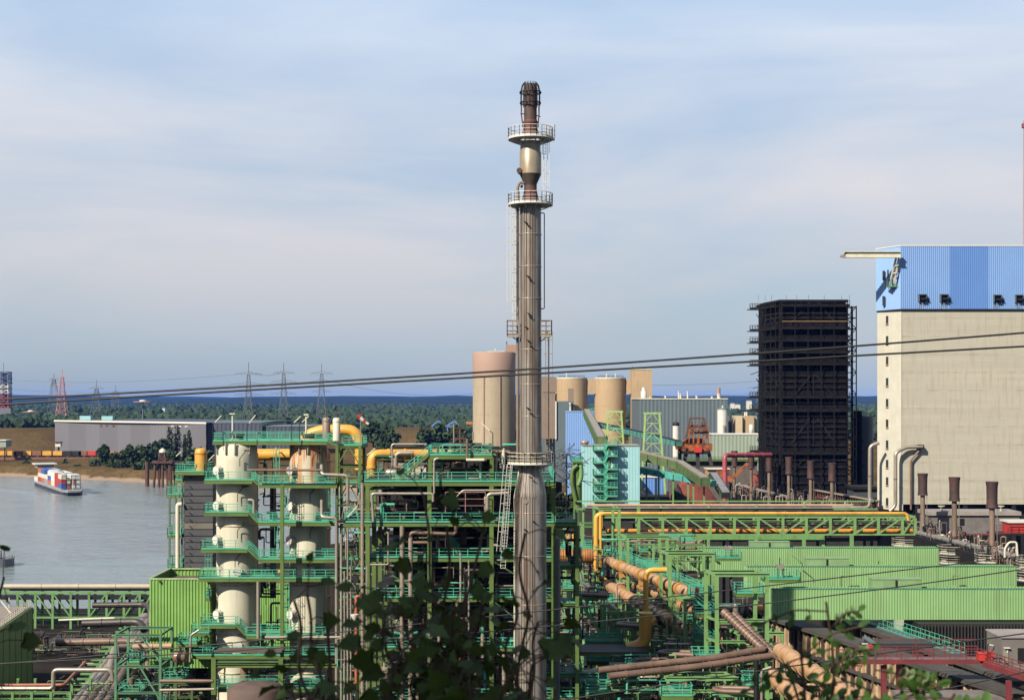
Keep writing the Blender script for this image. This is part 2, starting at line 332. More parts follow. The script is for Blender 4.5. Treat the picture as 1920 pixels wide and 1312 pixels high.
# ---------------------------------------------------------------- far wood, trees
FOREST = mat('forest_leaves', (0.034, 0.058, 0.032), 0.9, var=0.55, scale=0.02, spec=0.1)
LEAFD = mat('tree_leaves', (0.036, 0.062, 0.022), 0.8, var=0.5, scale=0.25, spec=0.15)
LEAFG = mat('willow_leaves', (0.055, 0.085, 0.035), 0.8, var=0.45, scale=0.25, spec=0.15)
BARK = mat('bark', (0.06, 0.045, 0.035), 0.9)
def icos():
    t = (1+5**.5)/2; v = [(-1,t,0),(1,t,0),(-1,-t,0),(1,-t,0),(0,-1,t),(0,1,t),(0,-1,-t),(0,1,-t),(t,0,-1),(t,0,1),(-t,0,-1),(-t,0,1)]
    f = [(0,11,5),(0,5,1),(0,1,7),(0,7,10),(0,10,11),(1,5,9),(5,11,4),(11,10,2),(10,7,6),(7,1,8),(3,9,4),(3,4,2),(3,2,6),(3,6,8),(3,8,9),(4,9,5),(2,4,11),(6,2,10),(8,6,7),(9,8,1)]
    v = np.array(v, float); v /= np.linalg.norm(v[0]); f = list(f); vs = v.tolist(); cache = {}
    def mid(a, b):
        k = (min(a,b), max(a,b))
        if k not in cache:
            q = np.array(vs[a])+np.array(vs[b]); vs.append((q/np.linalg.norm(q)).tolist()); cache[k] = len(vs)-1
        return cache[k]
    g = []
    for a,b,c in f:
        x,y,z = mid(a,b), mid(b,c), mid(c,a); g += [(a,x,z),(b,y,x),(c,z,y),(x,y,z)]
    return np.array(vs), np.array(g), np.array(f)
IV, IF, I0 = icos()
def forest():
    R = np.random.RandomState(5); V = []; F = []; k = 0
    for i in range(13500):
        D = 1330*(6200/1330)**(R.rand()**1.1); x = (R.rand()-0.5)*D*0.84
        if D < 1460 and -470 < x < -150 : continue
        if D < 1440 and -130 < x < -30: continue
        r = 4.0*(D/1330)**0.62*(0.6+0.8*R.rand()); z = float(land(np.array([x]), np.array([D]))[0])
        iv, jf = (IV, IF) if D < 3000 else (IV[:12], I0)
        v = iv*(1+0.34*(R.rand(len(iv), 1)-0.5)*2)*np.array([r*1.1, r*1.1, r*(0.8+0.7*R.rand())])
        hgt = ((5+6*R.rand())+3*sin(x*0.012)+3*cos(D*0.004))*(1 if D < 2600 else max(.25, 1-(D-2600)/4200))
        V.append(v+np.array([x, D, z+hgt])); F.append(jf+k); k += len(iv)
    me = bpy.data.meshes.new('forest'); o = bpy.data.objects.new('forest', me); C.objects.link(o)
    me.from_pydata(np.concatenate(V).tolist(), [], np.concatenate(F).tolist()); me.materials.append(FOREST); kind(o, 'stuff')
forest()

def leaf_cloud(mb, blobs, n, size, seed):
    R = random.Random(seed); tot = sum(b[3]*b[4]*b[5] for b in blobs)
    for (cx, cy, cz, rx, ry, rz) in blobs:
        for _ in range(int(n*rx*ry*rz/tot)+1):
            while True:
                a = Vector((R.uniform(-1,1), R.uniform(-1,1), R.uniform(-1,1)))
                if 0.25 < a.length < 1: break
            a = a*(0.75+0.25*R.random())/max(a.length, 0.6) if R.random() < .6 else a
            p = Vector((cx+a.x*rx, cy+a.y*ry, cz+a.z*rz)); nrm = Vector((R.gauss(0,1), R.gauss(0,1), R.gauss(0.5,1))).normalized()
            u = nrm.orthogonal().normalized(); w = nrm.cross(u); s = size*R.uniform(0.6, 1.3)
            mb.add([p-u*s-w*s*.6, p+u*s*.2-w*s, p+u*s+w*s*.3, p-u*s*.1+w*s], [(0,1,2,3)])
TREES_BANK = 'trees along the far river bank'
def tree(name, label, px, py_top, py_base, D, wpx, shape='round', group=TREES_BANK, m=None, seed=0):
    x = PX(px, D); z0 = PZ(py_base, D); zt = PZ(py_top, D); w = wpx*D/FPX*(1.35 if group == TREES_BANK else 1.15); h = zt-z0; R = random.Random(seed+int(px*7))
    zg = float(land(np.array([x]), np.array([float(D)]))[0]); z0 = min(z0, zg) if shape != 'bush' else z0
    t = thing(name, label, 'tree' if shape != 'bush' else 'bush', (x, D, z0), group)
    tr = MB(); tr.lathe(x, D, [(0.03*h+.12, z0-0.5), (0.02*h+.08, z0+h*.4), (0.03, z0+h*.9)], 7)
    for k in range(4):
        a = R.uniform(0, 6.28); tr.bar((x, D, z0+h*(.3+.1*k)), (x+cos(a)*w*.3, D+sin(a)*w*.3, z0+h*(.5+.1*k)), .12)
    tr.build('trunk', BARK, t)
    cr = MB(); B = []
    if shape == 'poplar':
        for k in range(6):
            f = k/5; B.append((x+R.uniform(-.1,.1)*w, D+R.uniform(-.1,.1)*w, z0+h*(.14+.76*f), w*.5*(0.65+.55*sin(pi*min(1,f*.8+.2))), w*.45, h*.13))
    else:
        lo = .3 if shape == 'round' else .35
        for k in range(8):
            a = R.uniform(0, 6.28); q = R.uniform(0, .32)*w; B.append((x+cos(a)*q, D+sin(a)*q, z0+h*R.uniform(lo, .80), w*R.uniform(.2,.34), w*R.uniform(.2,.34), h*R.uniform(.14,.24)))
        B.append((x, D, z0+h*.82, w*.2, w*.2, h*.17))
    leaf_cloud(cr, B, 560, max(.6, .10*min(w, h)), seed+3); cr.build('crown', m or LEAFD, t)
tree('poplar_tree', 'tall poplar before the grey hall, first of the tall pair', 318, 799, 868, 985, 12, 'poplar', 'poplars before the grey hall', seed=1)
tree('poplar_tree', 'tall poplar before the grey hall, second and wider of the tall pair', 332, 800, 868, 990, 13, 'poplar', 'poplars before the grey hall', seed=2)
tree('poplar_tree', 'thin short poplar between the tall pair and the lone one', 346, 813, 866, 985, 7, 'poplar', 'poplars before the grey hall', seed=3)
tree('poplar_tree', 'lone poplar standing last in the poplar row', 355, 806, 868, 980, 9, 'poplar', 'poplars before the grey hall', seed=4)
bank = [(196,834,880,990,26,'rounded tree just behind the end of the goods train'), (218,846,884,975,24,'low tree beside the train end on the bank'), (243,832,886,965,26,'bushy tree below the hall roof vents'),
 (262,836,890,958,34,'broad tree above the stony bank'), (285,840,895,948,30,'full round tree near the water edge'), (304,824,880,965,34,'large tree at the foot of the poplars'),
 (318,842,898,930,30,'tree standing closest to the rusty mooring dolphin'), (345,850,890,935,30,'pale tree behind the rusty mooring dolphin'), (372,838,888,925,36,'big pale tree behind the yellow dome'),
 (228,862,893,955,22,'low bush on the stony bank below the train'), (270,862,900,935,30,'bush overhanging the stony bank'), (300,866,902,925,26,'dark bush low on the bank beside the dolphin')]
for k, (px, yt, yb, D, w, lb) in enumerate(bank): tree('bank_tree', lb, px, yt, yb, D, w, 'round' if k < 9 else 'bush', m=LEAFG if k in (7, 8) else LEAFD, seed=20+k)
for k, (px, yt, yb, w, lb) in enumerate([(206,868,886,24,'low spreading bush on the stony bank below the red wagon'),(256,872,896,22,'grey green bush on the bank under the broad tree'),(288,872,900,24,'bush hanging over the waterline near the single pile'),(330,872,902,26,'bush in the lee of the footbridge'),(352,868,902,26,'wide bush right beside the dome tower'),(180,860,880,20,'round bush before the black wagons'),(385,862,900,26,'tall bush half hidden by the cream scrubber'),(240,880,894,18,'little bush low on the stones')]):
    tree('bank_bush', lb, px, yt, yb, float(np.interp(px, [180,400], [975,905])), w, 'bush', TREES_BANK, m=LEAFG if k%2 else LEAFD, seed=150+k)
for k, (px, yt, yb, D, w, lb) in enumerate([(36,868,884,1010,22,'wide bush on the bank near the signal box'), (50,862,880,1015,14,'small bush on the slope behind the container barge stern'), (122,860,876,1010,12,'single bush on the embankment above the barge bow'), (144,870,888,975,18,'spreading bush above the stony waterline'), (75,866,876,1010,10,'tiny bush on the dry slope below the wagons')]):
    tree('bank_bush', lb, px, yt, yb, D, w, 'bush', 'bushes on the dry embankment', m=LEAFG, seed=50+k)
mid = [(700,782,842,1060,34,'dark tree behind the windsock'), (728,794,846,1040,36,'rounded tree beside the brown clearing'), (716,812,850,1010,30,'lower tree before the brown clearing'),
 (800,796,842,1060,34,'tree between the blue roof and the tall silo'), (826,790,842,1080,40,'broad tree beside the tall silo'), (856,794,842,1070,40,'tree touching the edge of the tall silo'), (870,806,842,1020,30,'low tree at the foot of the tall silo'), (784,814,842,1010,26,'small tree before the blue roofed shed')]
for k, (px, yt, yb, D, w, lb) in enumerate(mid): tree('woodland_tree', lb, px, yt, yb, D, w, 'round', 'trees behind the process frame', seed=70+k)

# ---------------------------------------------------------------- far bank: hall, train, masts
def rbox(mb, x0, x1, y0, y1, D, dd): return mb.box(PX(x0,D), PX(x1,D), D, D+dd, PZ(y1,D), PZ(y0,D))
def hall():
    t = thing('storage_hall', 'long grey storage hall with a white eave strip across the river', 'building', (PX(240,1080), 1080, 8))
    zt = PZ(787,1130); xs = [103, 129, 161, 186, 221, 245, 281, 310, 386]
    def at(px): D = np.interp(px, [103, 386], [1130, 1030]); return PX(px, D), float(D)
    g2 = mat('lighter_hall_sheet', (0.145, 0.145, 0.165), 0.6, var=0.05, scale=0.03)
    for k in range(8):
        a, b = at(xs[k]), at(xs[k+1]); w = MB(); w.ribs(a, b, 2.0, zt-1.4, 3.0, .25); w.build('wall_panel', GREYH if k % 2 else g2, t)
    a, b = at(103), at(386); e = MB(); e.prism([(a[0]-.6,a[1]-.8), (b[0]+.3,b[1]-.8), (b[0]+.3,b[1]), (a[0]-.6,a[1])], zt-1.4, zt); e.build('eave', WHITE, t)
    r = MB(); r.prism([a, b, (b[0]+60, b[1]+90), (a[0]+60, a[1]+90)], zt-1.3, zt-.3); r.build('roof', GREYD, t)
    r = MB(); r.ribs((a[0]+60,a[1]+90), a, 2.0, zt-1.4, 3, .25); r.build('end_wall', GREYH, t)
    for px in (191, 202, 214):
        c = at(px); q = MB(); q.box(c[0]-1.6, c[0]+1.6, c[1]-.75, c[1]-.3, zt-4.3, zt-3.3); q.build('window', DRED, t)
    for px in (325, 338, 351):
        c = at(px); q = MB(); q.box(c[0]-1.7, c[0]+1.7, c[1]-.75, c[1]-.3, zt-4.0, zt-3.0); q.build('window', WHITE, t)
    for px in (138, 180):
        c = at(px); q = MB(); q.box(c[0]-4.5, c[0]+4.5, c[1]+30, c[1]+36, zt-.3, zt+3); q.build('skylight', AQUA, t)
    d = thing('storage_hall', 'dark blue hall wing adjoining the grey storage hall', 'building', (PX(440,1040), 1040, 4))
    q = MB(); D = 1036; q.ribs((PX(387,D),D), (PX(491,D),D), 2, PZ(793,D), 3, .2); q.ribs((PX(491,D),D+3), (PX(584,D),D+3), 2, PZ(800,D), 3, .2); q.build('wall', GREYD, d)
    q = MB(); q.box(PX(387,D)-.2, PX(491,D), D-.4, D+70, PZ(793,D), PZ(791.5,D)); q.box(PX(491,D)+.01, PX(584,D), D+2.6, D+70, PZ(800,D), PZ(798.5,D)); q.build('roof', SLATE, d)
hall()

def wagon_proto():
    t = thing('goods_wagon', 'x', 'wagon', (0,0,0), 'goods wagons on the far bank railway')
    b = MB(); b.slab([(-3.7,1.2),(3.7,1.2),(3.95,1.6),(3.95,3.4),(3.6,4.1),(-3.6,4.1),(-3.95,3.4),(-3.95,1.6)], -1.5, 1.5); o = b.build('body', YEL, t)
    c = MB(); c.box(-3.9,3.9,-1.2,1.2,.9,1.19); c.build('chassis', DARK, t)
    for sx in (-2.6, 2.6):
        w = MB()
        for y in (-.8, .8):
            for dx in (-.8, .8): w.cyl((sx+dx,y-.08,.46),(sx+dx,y+.08,.46),.46,12)
        w.bar((sx-1.3,-.95,.6),(sx+1.3,-.95,.6),.25); w.build('bogie', DARK, t)
    return t
def train():
    pr = wagon_proto(); cols = {'yellow': YEL, 'brown': mat('wagon_brown', (0.20,0.075,0.03), .6, var=.2), 'red': REDP, 'black': DARK, 'orange': mat('wagon_orange', (0.42,0.15,0.03), .6)}
    seq = [(4,'yellow'),(23,'yellow'),(36,'brown'),(51,'yellow'),(70,'brown'),(89,'yellow'),(109,'yellow'),(127,'black'),(145,'black'),(157,'brown'),(172,'red'),(207,'orange'),(232,'orange')]
    cnt = {}
    for i, (px, c) in enumerate(seq):
        D = 1060 if px < 200 else 1064; x = PX(px, D); z = PZ(856.5, D); cnt[c] = cnt.get(c, 0)+1
        nb = {0:'first at the edge of the view by the green cabin', 1:'second from the green cabin', 3:'between two brown wagons', 5:'right after the second brown wagon', 6:'last yellow one before the black wagons'}
        lb = {'yellow': 'yellow goods wagon, '+nb.get(i, ''), 'brown': {2:'brown goods wagon between two yellow ones near the green cabin', 4:'brown goods wagon halfway along the yellow ones', 9:'brown goods wagon next to the red wagon'}.get(i),
              'black': {7:'black goods wagon next to the last yellow one', 8:'black goods wagon next to the brown one'}.get(i), 'red': 'red goods wagon at the end of the open train', 'orange': {11:'orange goods wagon glimpsed between bank trees', 12:'orange goods wagon behind the bushy bank tree'}.get(i)}[c]
        r = pr if i == 0 else dup(pr, (x, D, z)); r.location = (x, D, z); r['label'] = lb
        for ch in r.children:
            if ch.name.startswith('body'):
                if ch.data.users > 1: ch.data = ch.data.copy()
                ch.data.materials[0] = cols[c]; ch.scale = (.86, 1, 1.12)
    tr = MB(); D = 1060
    tr.box(PX(-30,D), PX(240,D), D-3, D+6, PZ(868,D), PZ(857,D)); single('railway_viaduct', tr, mat('rusty_viaduct', (0.20,0.085,0.045), .8, var=.3), 'long rusty railway viaduct under the goods wagons', 'viaduct')
    q = MB(); q.box(PX(-8,1040), PX(11,1040), 1040, 1052, PZ(838,1040), PZ(826,1040)); g = thing('signal_cabin', 'pale green signal cabin raised beside the yellow wagons', 'cabin', (PX(2,1040),1040,PZ(868,1040)))
    q.build('wall', SAGE, g); q = MB(); q.box(PX(-9,1040), PX(12,1040), 1039, 1053, PZ(826,1040), PZ(824.5,1040)); q.build('roof', WHITE, g)
    q = MB(); [q.bar((PX(p,1040),1041,PZ(838,1040)), (PX(p,1040),1041,-1), .7) for p in (-5, 8)]; q.build('support_frame', DARK, g)
    q = MB(); g = thing('lookout_cabin', 'small white lookout cabin on a post before the grey hall', 'cabin', (PX(101,1060),1068,PZ(845,1060)))
    q.box(PX(97,1060), PX(107,1060), 1068, 1072, PZ(838,1060), PZ(830,1060)); q.build('wall', WHITE, g); q = MB(); q.box(PX(96,1060),PX(108,1060),1067,1073,PZ(830,1060),PZ(828.6,1060)); q.build('roof', RUSTM, g)
    q = MB(); q.bar((PX(102,1060),1070,PZ(862,1060)),(PX(102,1060),1070,PZ(838,1060)),1.2); q.build('post', DARK, g)
train()

def lattice(mb, x, y, z0, z1, w0, w1, n, t=.25):
    """four-legged lattice: legs and cross braces"""
    L = []
    for k in range(n+1):
        f = k/n; w = (w0+(w1-w0)*f)/2; z = z0+(z1-z0)*f; L.append([Vector((x+sx*w, y+sy*w, z)) for sx, sy in ((-1,-1),(1,-1),(1,1),(-1,1))])
    for k in range(n):
        for j in range(4):
            mb.bar(L[k][j], L[k+1][j], t); mb.bar(L[k][j], L[k+1][(j+1)%4], t*.6); mb.bar(L[k][(j+1)%4], L[k+1][j], t*.6); mb.bar(L[k+1][j], L[k+1][(j+1)%4], t*.6)
def pylon(label, px, D, top, base, arms, m=None, group='far power line pylons', t=.32):
    x = PX(px, D); zt = PZ(top, D); z0 = PZ(base, D); H = zt-z0; k = D/FPX
    r = thing('transmission_pylon', label, 'pylon', (x, D, z0), group); m = m or PYL
    za = PZ(arms[-1][0], D)
    q = MB(); lattice(q, x, D, z0, za, 22*k, 9*k, 5, t*1.2); lattice(q, x, D, za, PZ(arms[0][0],D), 9*k, 4.5*k, 6, t); q.bar((x,D,PZ(arms[0][0],D)), (x,D,zt), t*2); q.build('lattice_tower', m, r)
    for ya, hw in arms:
        z = PZ(ya, D); w = hw*k; q = MB()
        for s in (-1, 1):
            q.bar((x,D-1.2,z), (x+s*w,D,z), t); q.bar((x,D+1.2,z), (x+s*w,D,z), t); q.bar((x,D,z+4.5*k), (x+s*w,D,z), t)
            for f in (.3, .6): q.bar((x+s*w*f,D,z), (x+s*w*f,D,z+4.5*k*(1-f)), t*.7)
            for f in (1., .5): q.bar((x+s*w*f,D,z), (x+s*w*f,D,z-3.2*k), t*.8)
        q.build('crossarm', m, r)
PYL = mat('galvanised_pylon', (0.10, 0.12, 0.13), 0.6, var=0.1)
RW = mat('pale_red_paint', (0.42, 0.20, 0.18), 0.6, var=0.3, scale=0.1)
pylon('grey lattice pylon above the grey hall roof end', 466, 1500, 679, 800, [(701,25),(720.5,33),(740,26)])
pylon('grey lattice pylon, middle one of the three over the scrubbers', 532, 1560, 681, 806, [(699,20),(716,25),(738,23)])
pylon('grey lattice pylon beside the windsock end of the three', 603, 1640, 682, 806, [(700,20),(716,25),(734,18)])
pylon('pale red and white lattice pylon far across the river', 116.5, 2300, 692, 790, [(707,13),(722,18),(737,15)], RW, t=.5)
pylon('thin dark pylon beside the red and white one', 101, 2500, 700, 790, [(711,8),(724,6)], t=.4)
pylon('small far pylon between the red pylon and the thin mast', 181, 2500, 712, 790, [(728,13),(740,15)], t=.4)
pylon('very thin far pylon above the hall skylights', 217, 3000, 722, 800, [(735,4)], t=.4)
pylon('far pylon half hidden beside the black tower', 1424, 1900, 722, 830, [(727,20),(738,22)], t=.3)
def line(label, pts, r, sag=0, name='power_line', cat='cable', group=None, m=None, n=24):
    a, b = Vector(pts[0]), Vector(pts[1]); ps = [a.lerp(b, i/n)-Vector((0,0,sag*4*(i/n)*(1-i/n))) for i in range(n+1)]
    q = MB(); q.tube(ps, r, 6, .01, False); return single(name, q, m or BLACK, label, cat, group)
GL = 'far overhead conductors'
for lb, a, b, s in (('upper far conductor from mine tower towards the grey pylon', (20,712,2200), (441,702,1500), 6), ('lower far conductor from mine tower towards the grey pylon', (20,730,2200), (432,722,1500), 6),
                 ('far conductor joining the two near grey pylons', (466,697,1500), (532,697,1560), 4), ('far conductor leaving the windsock-side pylon', (628,716,1640), (885,738,1900), 8),
                 ('far conductor over the grey factory roof', (1215,722,1600), (1444,712,1900), 2), ('lower far conductor over the grey factory roof', (1215,742,1600), (1444,737,1900), 1)):
    line(lb, (P(*a), P(*b)), .16, s, group=GL, m=PYL)
def mine_tower():
    D = 2200; x = PX(9, D); t = thing('mine_tower', 'red and blue lattice blast furnace tower at the edge of the view', 'tower', (x, D, PZ(785,D)))
    for k, (y0, y1, m) in enumerate(((785,765,WHITE),(765,738,REDP),(738,718,WHITE),(718,697,mat('navy_paint',(0.05,0.06,0.18))))):
        q = MB(); lattice(q, x, D, PZ(y0,D), PZ(y1,D), 16, 15, 3, 1.1); q.build('lattice_section', m, t)
    q = MB(); q.cyl((x,D,PZ(785,D)), (x,D,PZ(700,D)), 3.4, 12); q.build('core_shaft', mat('navy_paint',(0.05,0.06,0.18)), t)
    for y in (765, 752, 738, 728, 718, 708, 699):
        q = MB(); q.box(x-9.5, x+9.5, D-9.5, D+9.5, PZ(y,D)-.5, PZ(y,D)+.5); q.build('deck', SLATE, t)
    q = MB(); q.bar((x-2,D,PZ(697,D)), (x-2,D,PZ(680,D)), .6); q.build('antenna', PYL, t)
    q = MB(); q.box(PX(-4,D), PX(25,D), D-12, D-11, PZ(790,D), PZ(765,D)); q.build('base_block', GREYH, t)
mine_tower()
def lightmast(label, px, py, base, hw, D):
    x = PX(px, D); z = PZ(py, D); k = D/FPX; t = thing('light_mast', label, 'light mast', (x, D, PZ(base,D)), 'ring topped light masts')
    q = MB(); q.lathe(x, D, [(.9, PZ(base,D)), (.6, z)], 8); q.build('pole', PYL, t)
    q = MB(); q.lathe(x, D, [(hw*k*.6, z), (hw*k, z+.3), (hw*k, z+.9), (hw*k*.6, z+1.2), (hw*k*.6, z)], 24, False); q.build('lamp_ring', RW, t)
    q = MB(); q.lathe(x, D, [(.5, z), (hw*k*.4, z+.9), (hw*k*.35, z+2.2), (.3, z+2.6)], 16); q.build('cap', WHITE, t)
    q = MB(); [q.bar((x,D,z+.6), (x+cos(a)*hw*k*.7, D+sin(a)*hw*k*.7, z+.6), .4) for a in np.arange(0, 6.2, pi/3)]; q.build('spoke_frame', RW, t)
lightmast('ring topped light mast near the mine tower', 58, 773, 795, 15, 1600); lightmast('ring topped light mast behind the grey hall roof', 268, 754.5, 792, 18, 1350)

# ---------------------------------------------------------------- vessels on the river
def barge():
    L, B = 112.0, 11.4; bow = P(139, 930, 773); ang = math.atan2(0.888, -0.459)
    t = thing('container_barge', 'dark hulled container barge under way on the river', 'barge', (bow.x, bow.y, -5)); t.rotation_euler = (0,0,ang)
    # local x runs from the bow aft
    def outline(w, s): return [(0-s, -w*.30), (0-s, w*.30), (4, w*.47), (9, w*.5), (L-6, w*.5), (L, w*.36), (L, -w*.36), (L-6, -w*.5), (9, -w*.5), (4, -w*.47)]
    navy = mat('navy_hull', (0.022, 0.026, 0.05), .4, var=.15); pale = mat('barge_coaming', (0.27,0.28,0.30), .5)
    def add(name, mb, m):
        o = mb.build(name, m); o.parent = t; return o
    q = MB(); lo, hi = outline(B*.93, -1.5), outline(B, .6); n = len(lo); q.add([(x,y,-1) for x,y in lo]+[(x,y,2.6) for x,y in hi], [tuple(range(n,2*n))[::-1]]+[(i,i+n,(i+1)%n+n,(i+1)%n) for i in range(n)]); add('hull', q, navy)
    q = MB(); p1, p2 = outline(B+.15, .7), outline(B+.15, .75); q.add([(x,y,2.2) for x,y in p1]+[(x,y,3.1) for x,y in p2], [(i,i+n,(i+1)%n+n,(i+1)%n) for i in range(n)]+[tuple(range(n,2*n))[::-1]]); add('bulwark', q, pale)
    q = MB(); q.box(10, L-16, -5.2, 5.2, 3.1, 3.7); add('hold_coaming', q, pale)
    q = MB(); q.box(L-9, L-5, -1.6, 1.6, 3.1, 11.6); add('wheelhouse_column', q, navy)
    q = MB(); q.box(L-13, L-3, -4.8, 4.8, 11.6, 13.4); add('wheelhouse', q, WHITE); q = MB(); q.box(L-13.2, L-2.8, -4.9, 4.9, 12.3, 13.0); add('window_band', q, GLASS)
    q = MB(); q.box(L-14.5, L-2, -6.6, 6.6, 13.4, 14.1); add('wheelhouse_roof', q, WHITE); q = MB(); q.box(L-15, L-.5, -5, 5, 3.1, 5.6); add('deckhouse', q, WHITE)
    q = MB(); q.bar((4,0,3),(4,0,9),.3); q.bar((3.2,0,8.6),(4.8,0,8.6),.2); add('bow_mast', q, WHITE); q = MB()
    for y in (-5.1,-2.6,0,2.6,5.1): q.bar((9.4,y,3.1),(9.4,y,10.8),.22)
    for z in (5.7,8.3,10.8): q.bar((9.4,-5.1,z),(9.4,5.1,z),.22)
    add('cell_guide_frame', q, navy)
    # containers
    cols = [('red',(0.36,0.04,0.03)),('blue',(0.03,0.10,0.36)),('white',(0.62,0.62,0.60)),('brick orange',(0.40,0.12,0.05)),('cream',(0.55,0.52,0.44)),('light blue',(0.12,0.35,0.55)),('grey',(0.25,0.26,0.28))]
    R = random.Random(11); ca, sa = cos(ang), sin(ang); protos = {}
    for nm, c in cols:
        q = MB(); q.ribs((-6,-1.2),(6,-1.2),.15,2.5,.6,.05); q.ribs((6,1.2),(-6,1.2),.15,2.5,.6,.05); q.ribs((6,-1.2),(6,1.2),.15,2.5,.6,.05); q.ribs((-6,1.2),(-6,-1.2),.15,2.5,.6,.05); q.box(-6,6,-1.2,1.2,2.5,2.59); q.box(-6,6,-1.2,1.2,.02,.15)
        me = q.build('tmp', mat('container_'+nm.replace(' ','_'), c, .5, var=.12)); protos[nm] = me.data; bpy.data.objects.remove(me)
    ords = ['first', 'second', 'third', 'fourth', 'fifth', 'sixth', 'seventh']; tiers = ['bottom', 'middle', 'top']; rows = ['outer', 'second', 'third', 'far']
    for b in range(7):
        for r in range(4):
            for k in range(3):
                vis = (r == 3 or k == 2 or b == 0)
                if not vis: continue
                if k == 2 and R.random() < .12: continue
                nm = R.choices([c[0] for c in cols], [5,3,3,3,3,1,1] if k < 2 else [1,1,6,1,4,1,1])[0]
                lx, ly = 16.5+b*12.3, -3.75+r*2.5; x = bow.x+lx*ca-ly*sa; y = bow.y+lx*sa+ly*ca
                o = bpy.data.objects.new('shipping_container', protos[nm]); C.objects.link(o); o.location = (x, y, -5+3.7+k*2.6); o.rotation_euler = (0,0,ang)
                tag(o, f'{nm} container in the {tiers[k]} tier, {ords[b]} bay from the bow, {["far row","third row in","second row in","near side row"][r]}', 'container', 'containers stacked on the barge')
barge()
def barge2():
    t = thing('tanker_barge', 'grey tanker barge with only its end in view', 'barge', (-176, 452, -5)); L = 40
    q = MB(); B = 9.5; x0 = PX(25,452)
    o1 = [(x0-L,446),(x0-6,446),(x0-1.5,448.5),(x0,451),(x0,453),(x0-1.5,455.5),(x0-6,458),(x0-L,458)]
    q.prism(o1, -6, -2.6); q.build('hull', mat('grey_hull', (0.16,0.17,0.19), .5), t)
    q = MB(); q.rail([(x,y,-2.6) for x,y in o1[:1]+o1[1:]], 1.0, 2.0, .09, .25); q.build('railing', mat('grey_hull', (0.16,0.17,0.19)), t)
    q = MB(); q.box(x0-L,x0-9,448,456,-2.6,-1.2); q.build('deck_trunk', mat('barge_coaming', (0.45,0.46,0.48)), t)
    q = MB(); q.bar((x0-4,452,-2.6),(x0-4,452,.2),.25); q.lathe(x0-4,452,[(.5,-2.6),(.5,-2.1)],8); q.build('capstan', DARK, t)
barge2()
def dolphin(label, px, D, top, n, w, head):
    x = PX(px, D); t = thing('mooring_dolphin', label, 'mooring', (x, D, -7), 'rusty mooring dolphins in the river')
    for k in range(n):
        dx = (k-(n-1)/2)*w/max(1,n-1) if n > 1 else 0; q = MB(); q.tube([(x+dx*1.25,D+(k%2)*2,-8),(x+dx,D+(k%2)*2,PZ(top,D))], .8 if n > 1 else 1.3, 10); q.build('pile', RUSTM, t)
    if head:
        q = MB(); q.box(x-w*.7,x+w*.7,D-2,D+3,PZ(868,D),PZ(864,D)); q.build('deck', RUSTM, t)
        q = MB(); lattice(q, x, D, PZ(864,D), PZ(846,D), 4.5, 2.5, 2, .5); q.build('light_frame', RUSTM, t); q = MB(); q.lathe(x,D,[(2.2,PZ(848,D)),(2.2,PZ(844,D)),(.4,PZ(840,D))],10); q.build('beacon', CREAM, t)
dolphin('single rusty mooring pile standing in the river', 276, 860, 866, 1, 1, False); dolphin('cluster of rusty piles with a pale beacon house on top', 305, 850, 868, 5, 9, True); dolphin('rusty pile nearest the grey panelled tower', 322, 850, 866, 2, 2.5, False)
q = MB(); q.bar(P(305,868,851), P(345,868,851), 1.0); q.bar(P(305,864.5,851), P(345,864.5,851), .3); [q.bar(P(p,868,851), P(p,864.5,851), .25) for p in range(308, 345, 6)]
single('jetty_footbridge', q, RUSTM, 'rusty footbridge from the beacon piles to shore', 'footbridge')

# ---------------------------------------------------------------- silos and works buildings in the distance
def bigsilo():
    D = 800; x = PX(926,D); r = 41*D/FPX; y = D+r; t = thing('storage_silo', 'tallest silo, beige with a pinkish upper band and roof house', 'silo', (x, y, 0))
    q = MB(); q.lathe(x, y, [(r*.99,-.5),(r*.99,PZ(703,D))], 48); q.build('shaft', BEIGEC, t)
    q = MB(); q.lathe(x, y, [(r,PZ(704,D)),(r*1.005,PZ(661,D)),(r*.97,PZ(659,D))], 48); q.build('upper_band', PINKC, t)
    for a in (-2.05, -1.3):
        q = MB(); c = (x+cos(a)*r, y+sin(a)*r); q.box(c[0]-.35,c[0]+.35,c[1]-.5,c[1]+.5,0,PZ(704,D)); q.build('downpipe', PINKC, t)
    q = MB(); q.box(PX(948,D),PX(969,D),y-3,y+9,PZ(662,D),PZ(645,D)); q.build('roof_house', PINKC, t)
    q = MB(); q.bar((PX(950,D),y,PZ(645,D)),(PX(950,D),y,PZ(638,D)),.5); q.build('antenna', DARK, t)
    q = MB(); q.box(PX(913,D),PX(945,D),y-6,y-5.6,PZ(659,D),PZ(657.5,D)); q.bar((PX(928,D),y-6,PZ(658,D)),(PX(928,D),y-6,PZ(653,D)),.6); q.build('roof_plant', WHITE, t)
    D = 790; b = thing('conveyor_tower', 'tan lift shaft building with its shade painted brown, partly behind the flare stack', 'building', (PX(1030,D), D, 0))
    q = MB(); rbox(q, 1014, 1041, 706, 822, D, 14); rbox(q, 1018, 1044, 708, 735, D-.5, .49); q.build('wall', mat('shade_brown_concrete', (0.22,0.165,0.125), .8, var=.08, scale=.06), b)  # a tan shaft whose shade is put into this brown
    q = MB(); rbox(q, 1000, 1044, 740, 910, D+18, 10); q.build('lower_block', SLATE, b)
bigsilo()
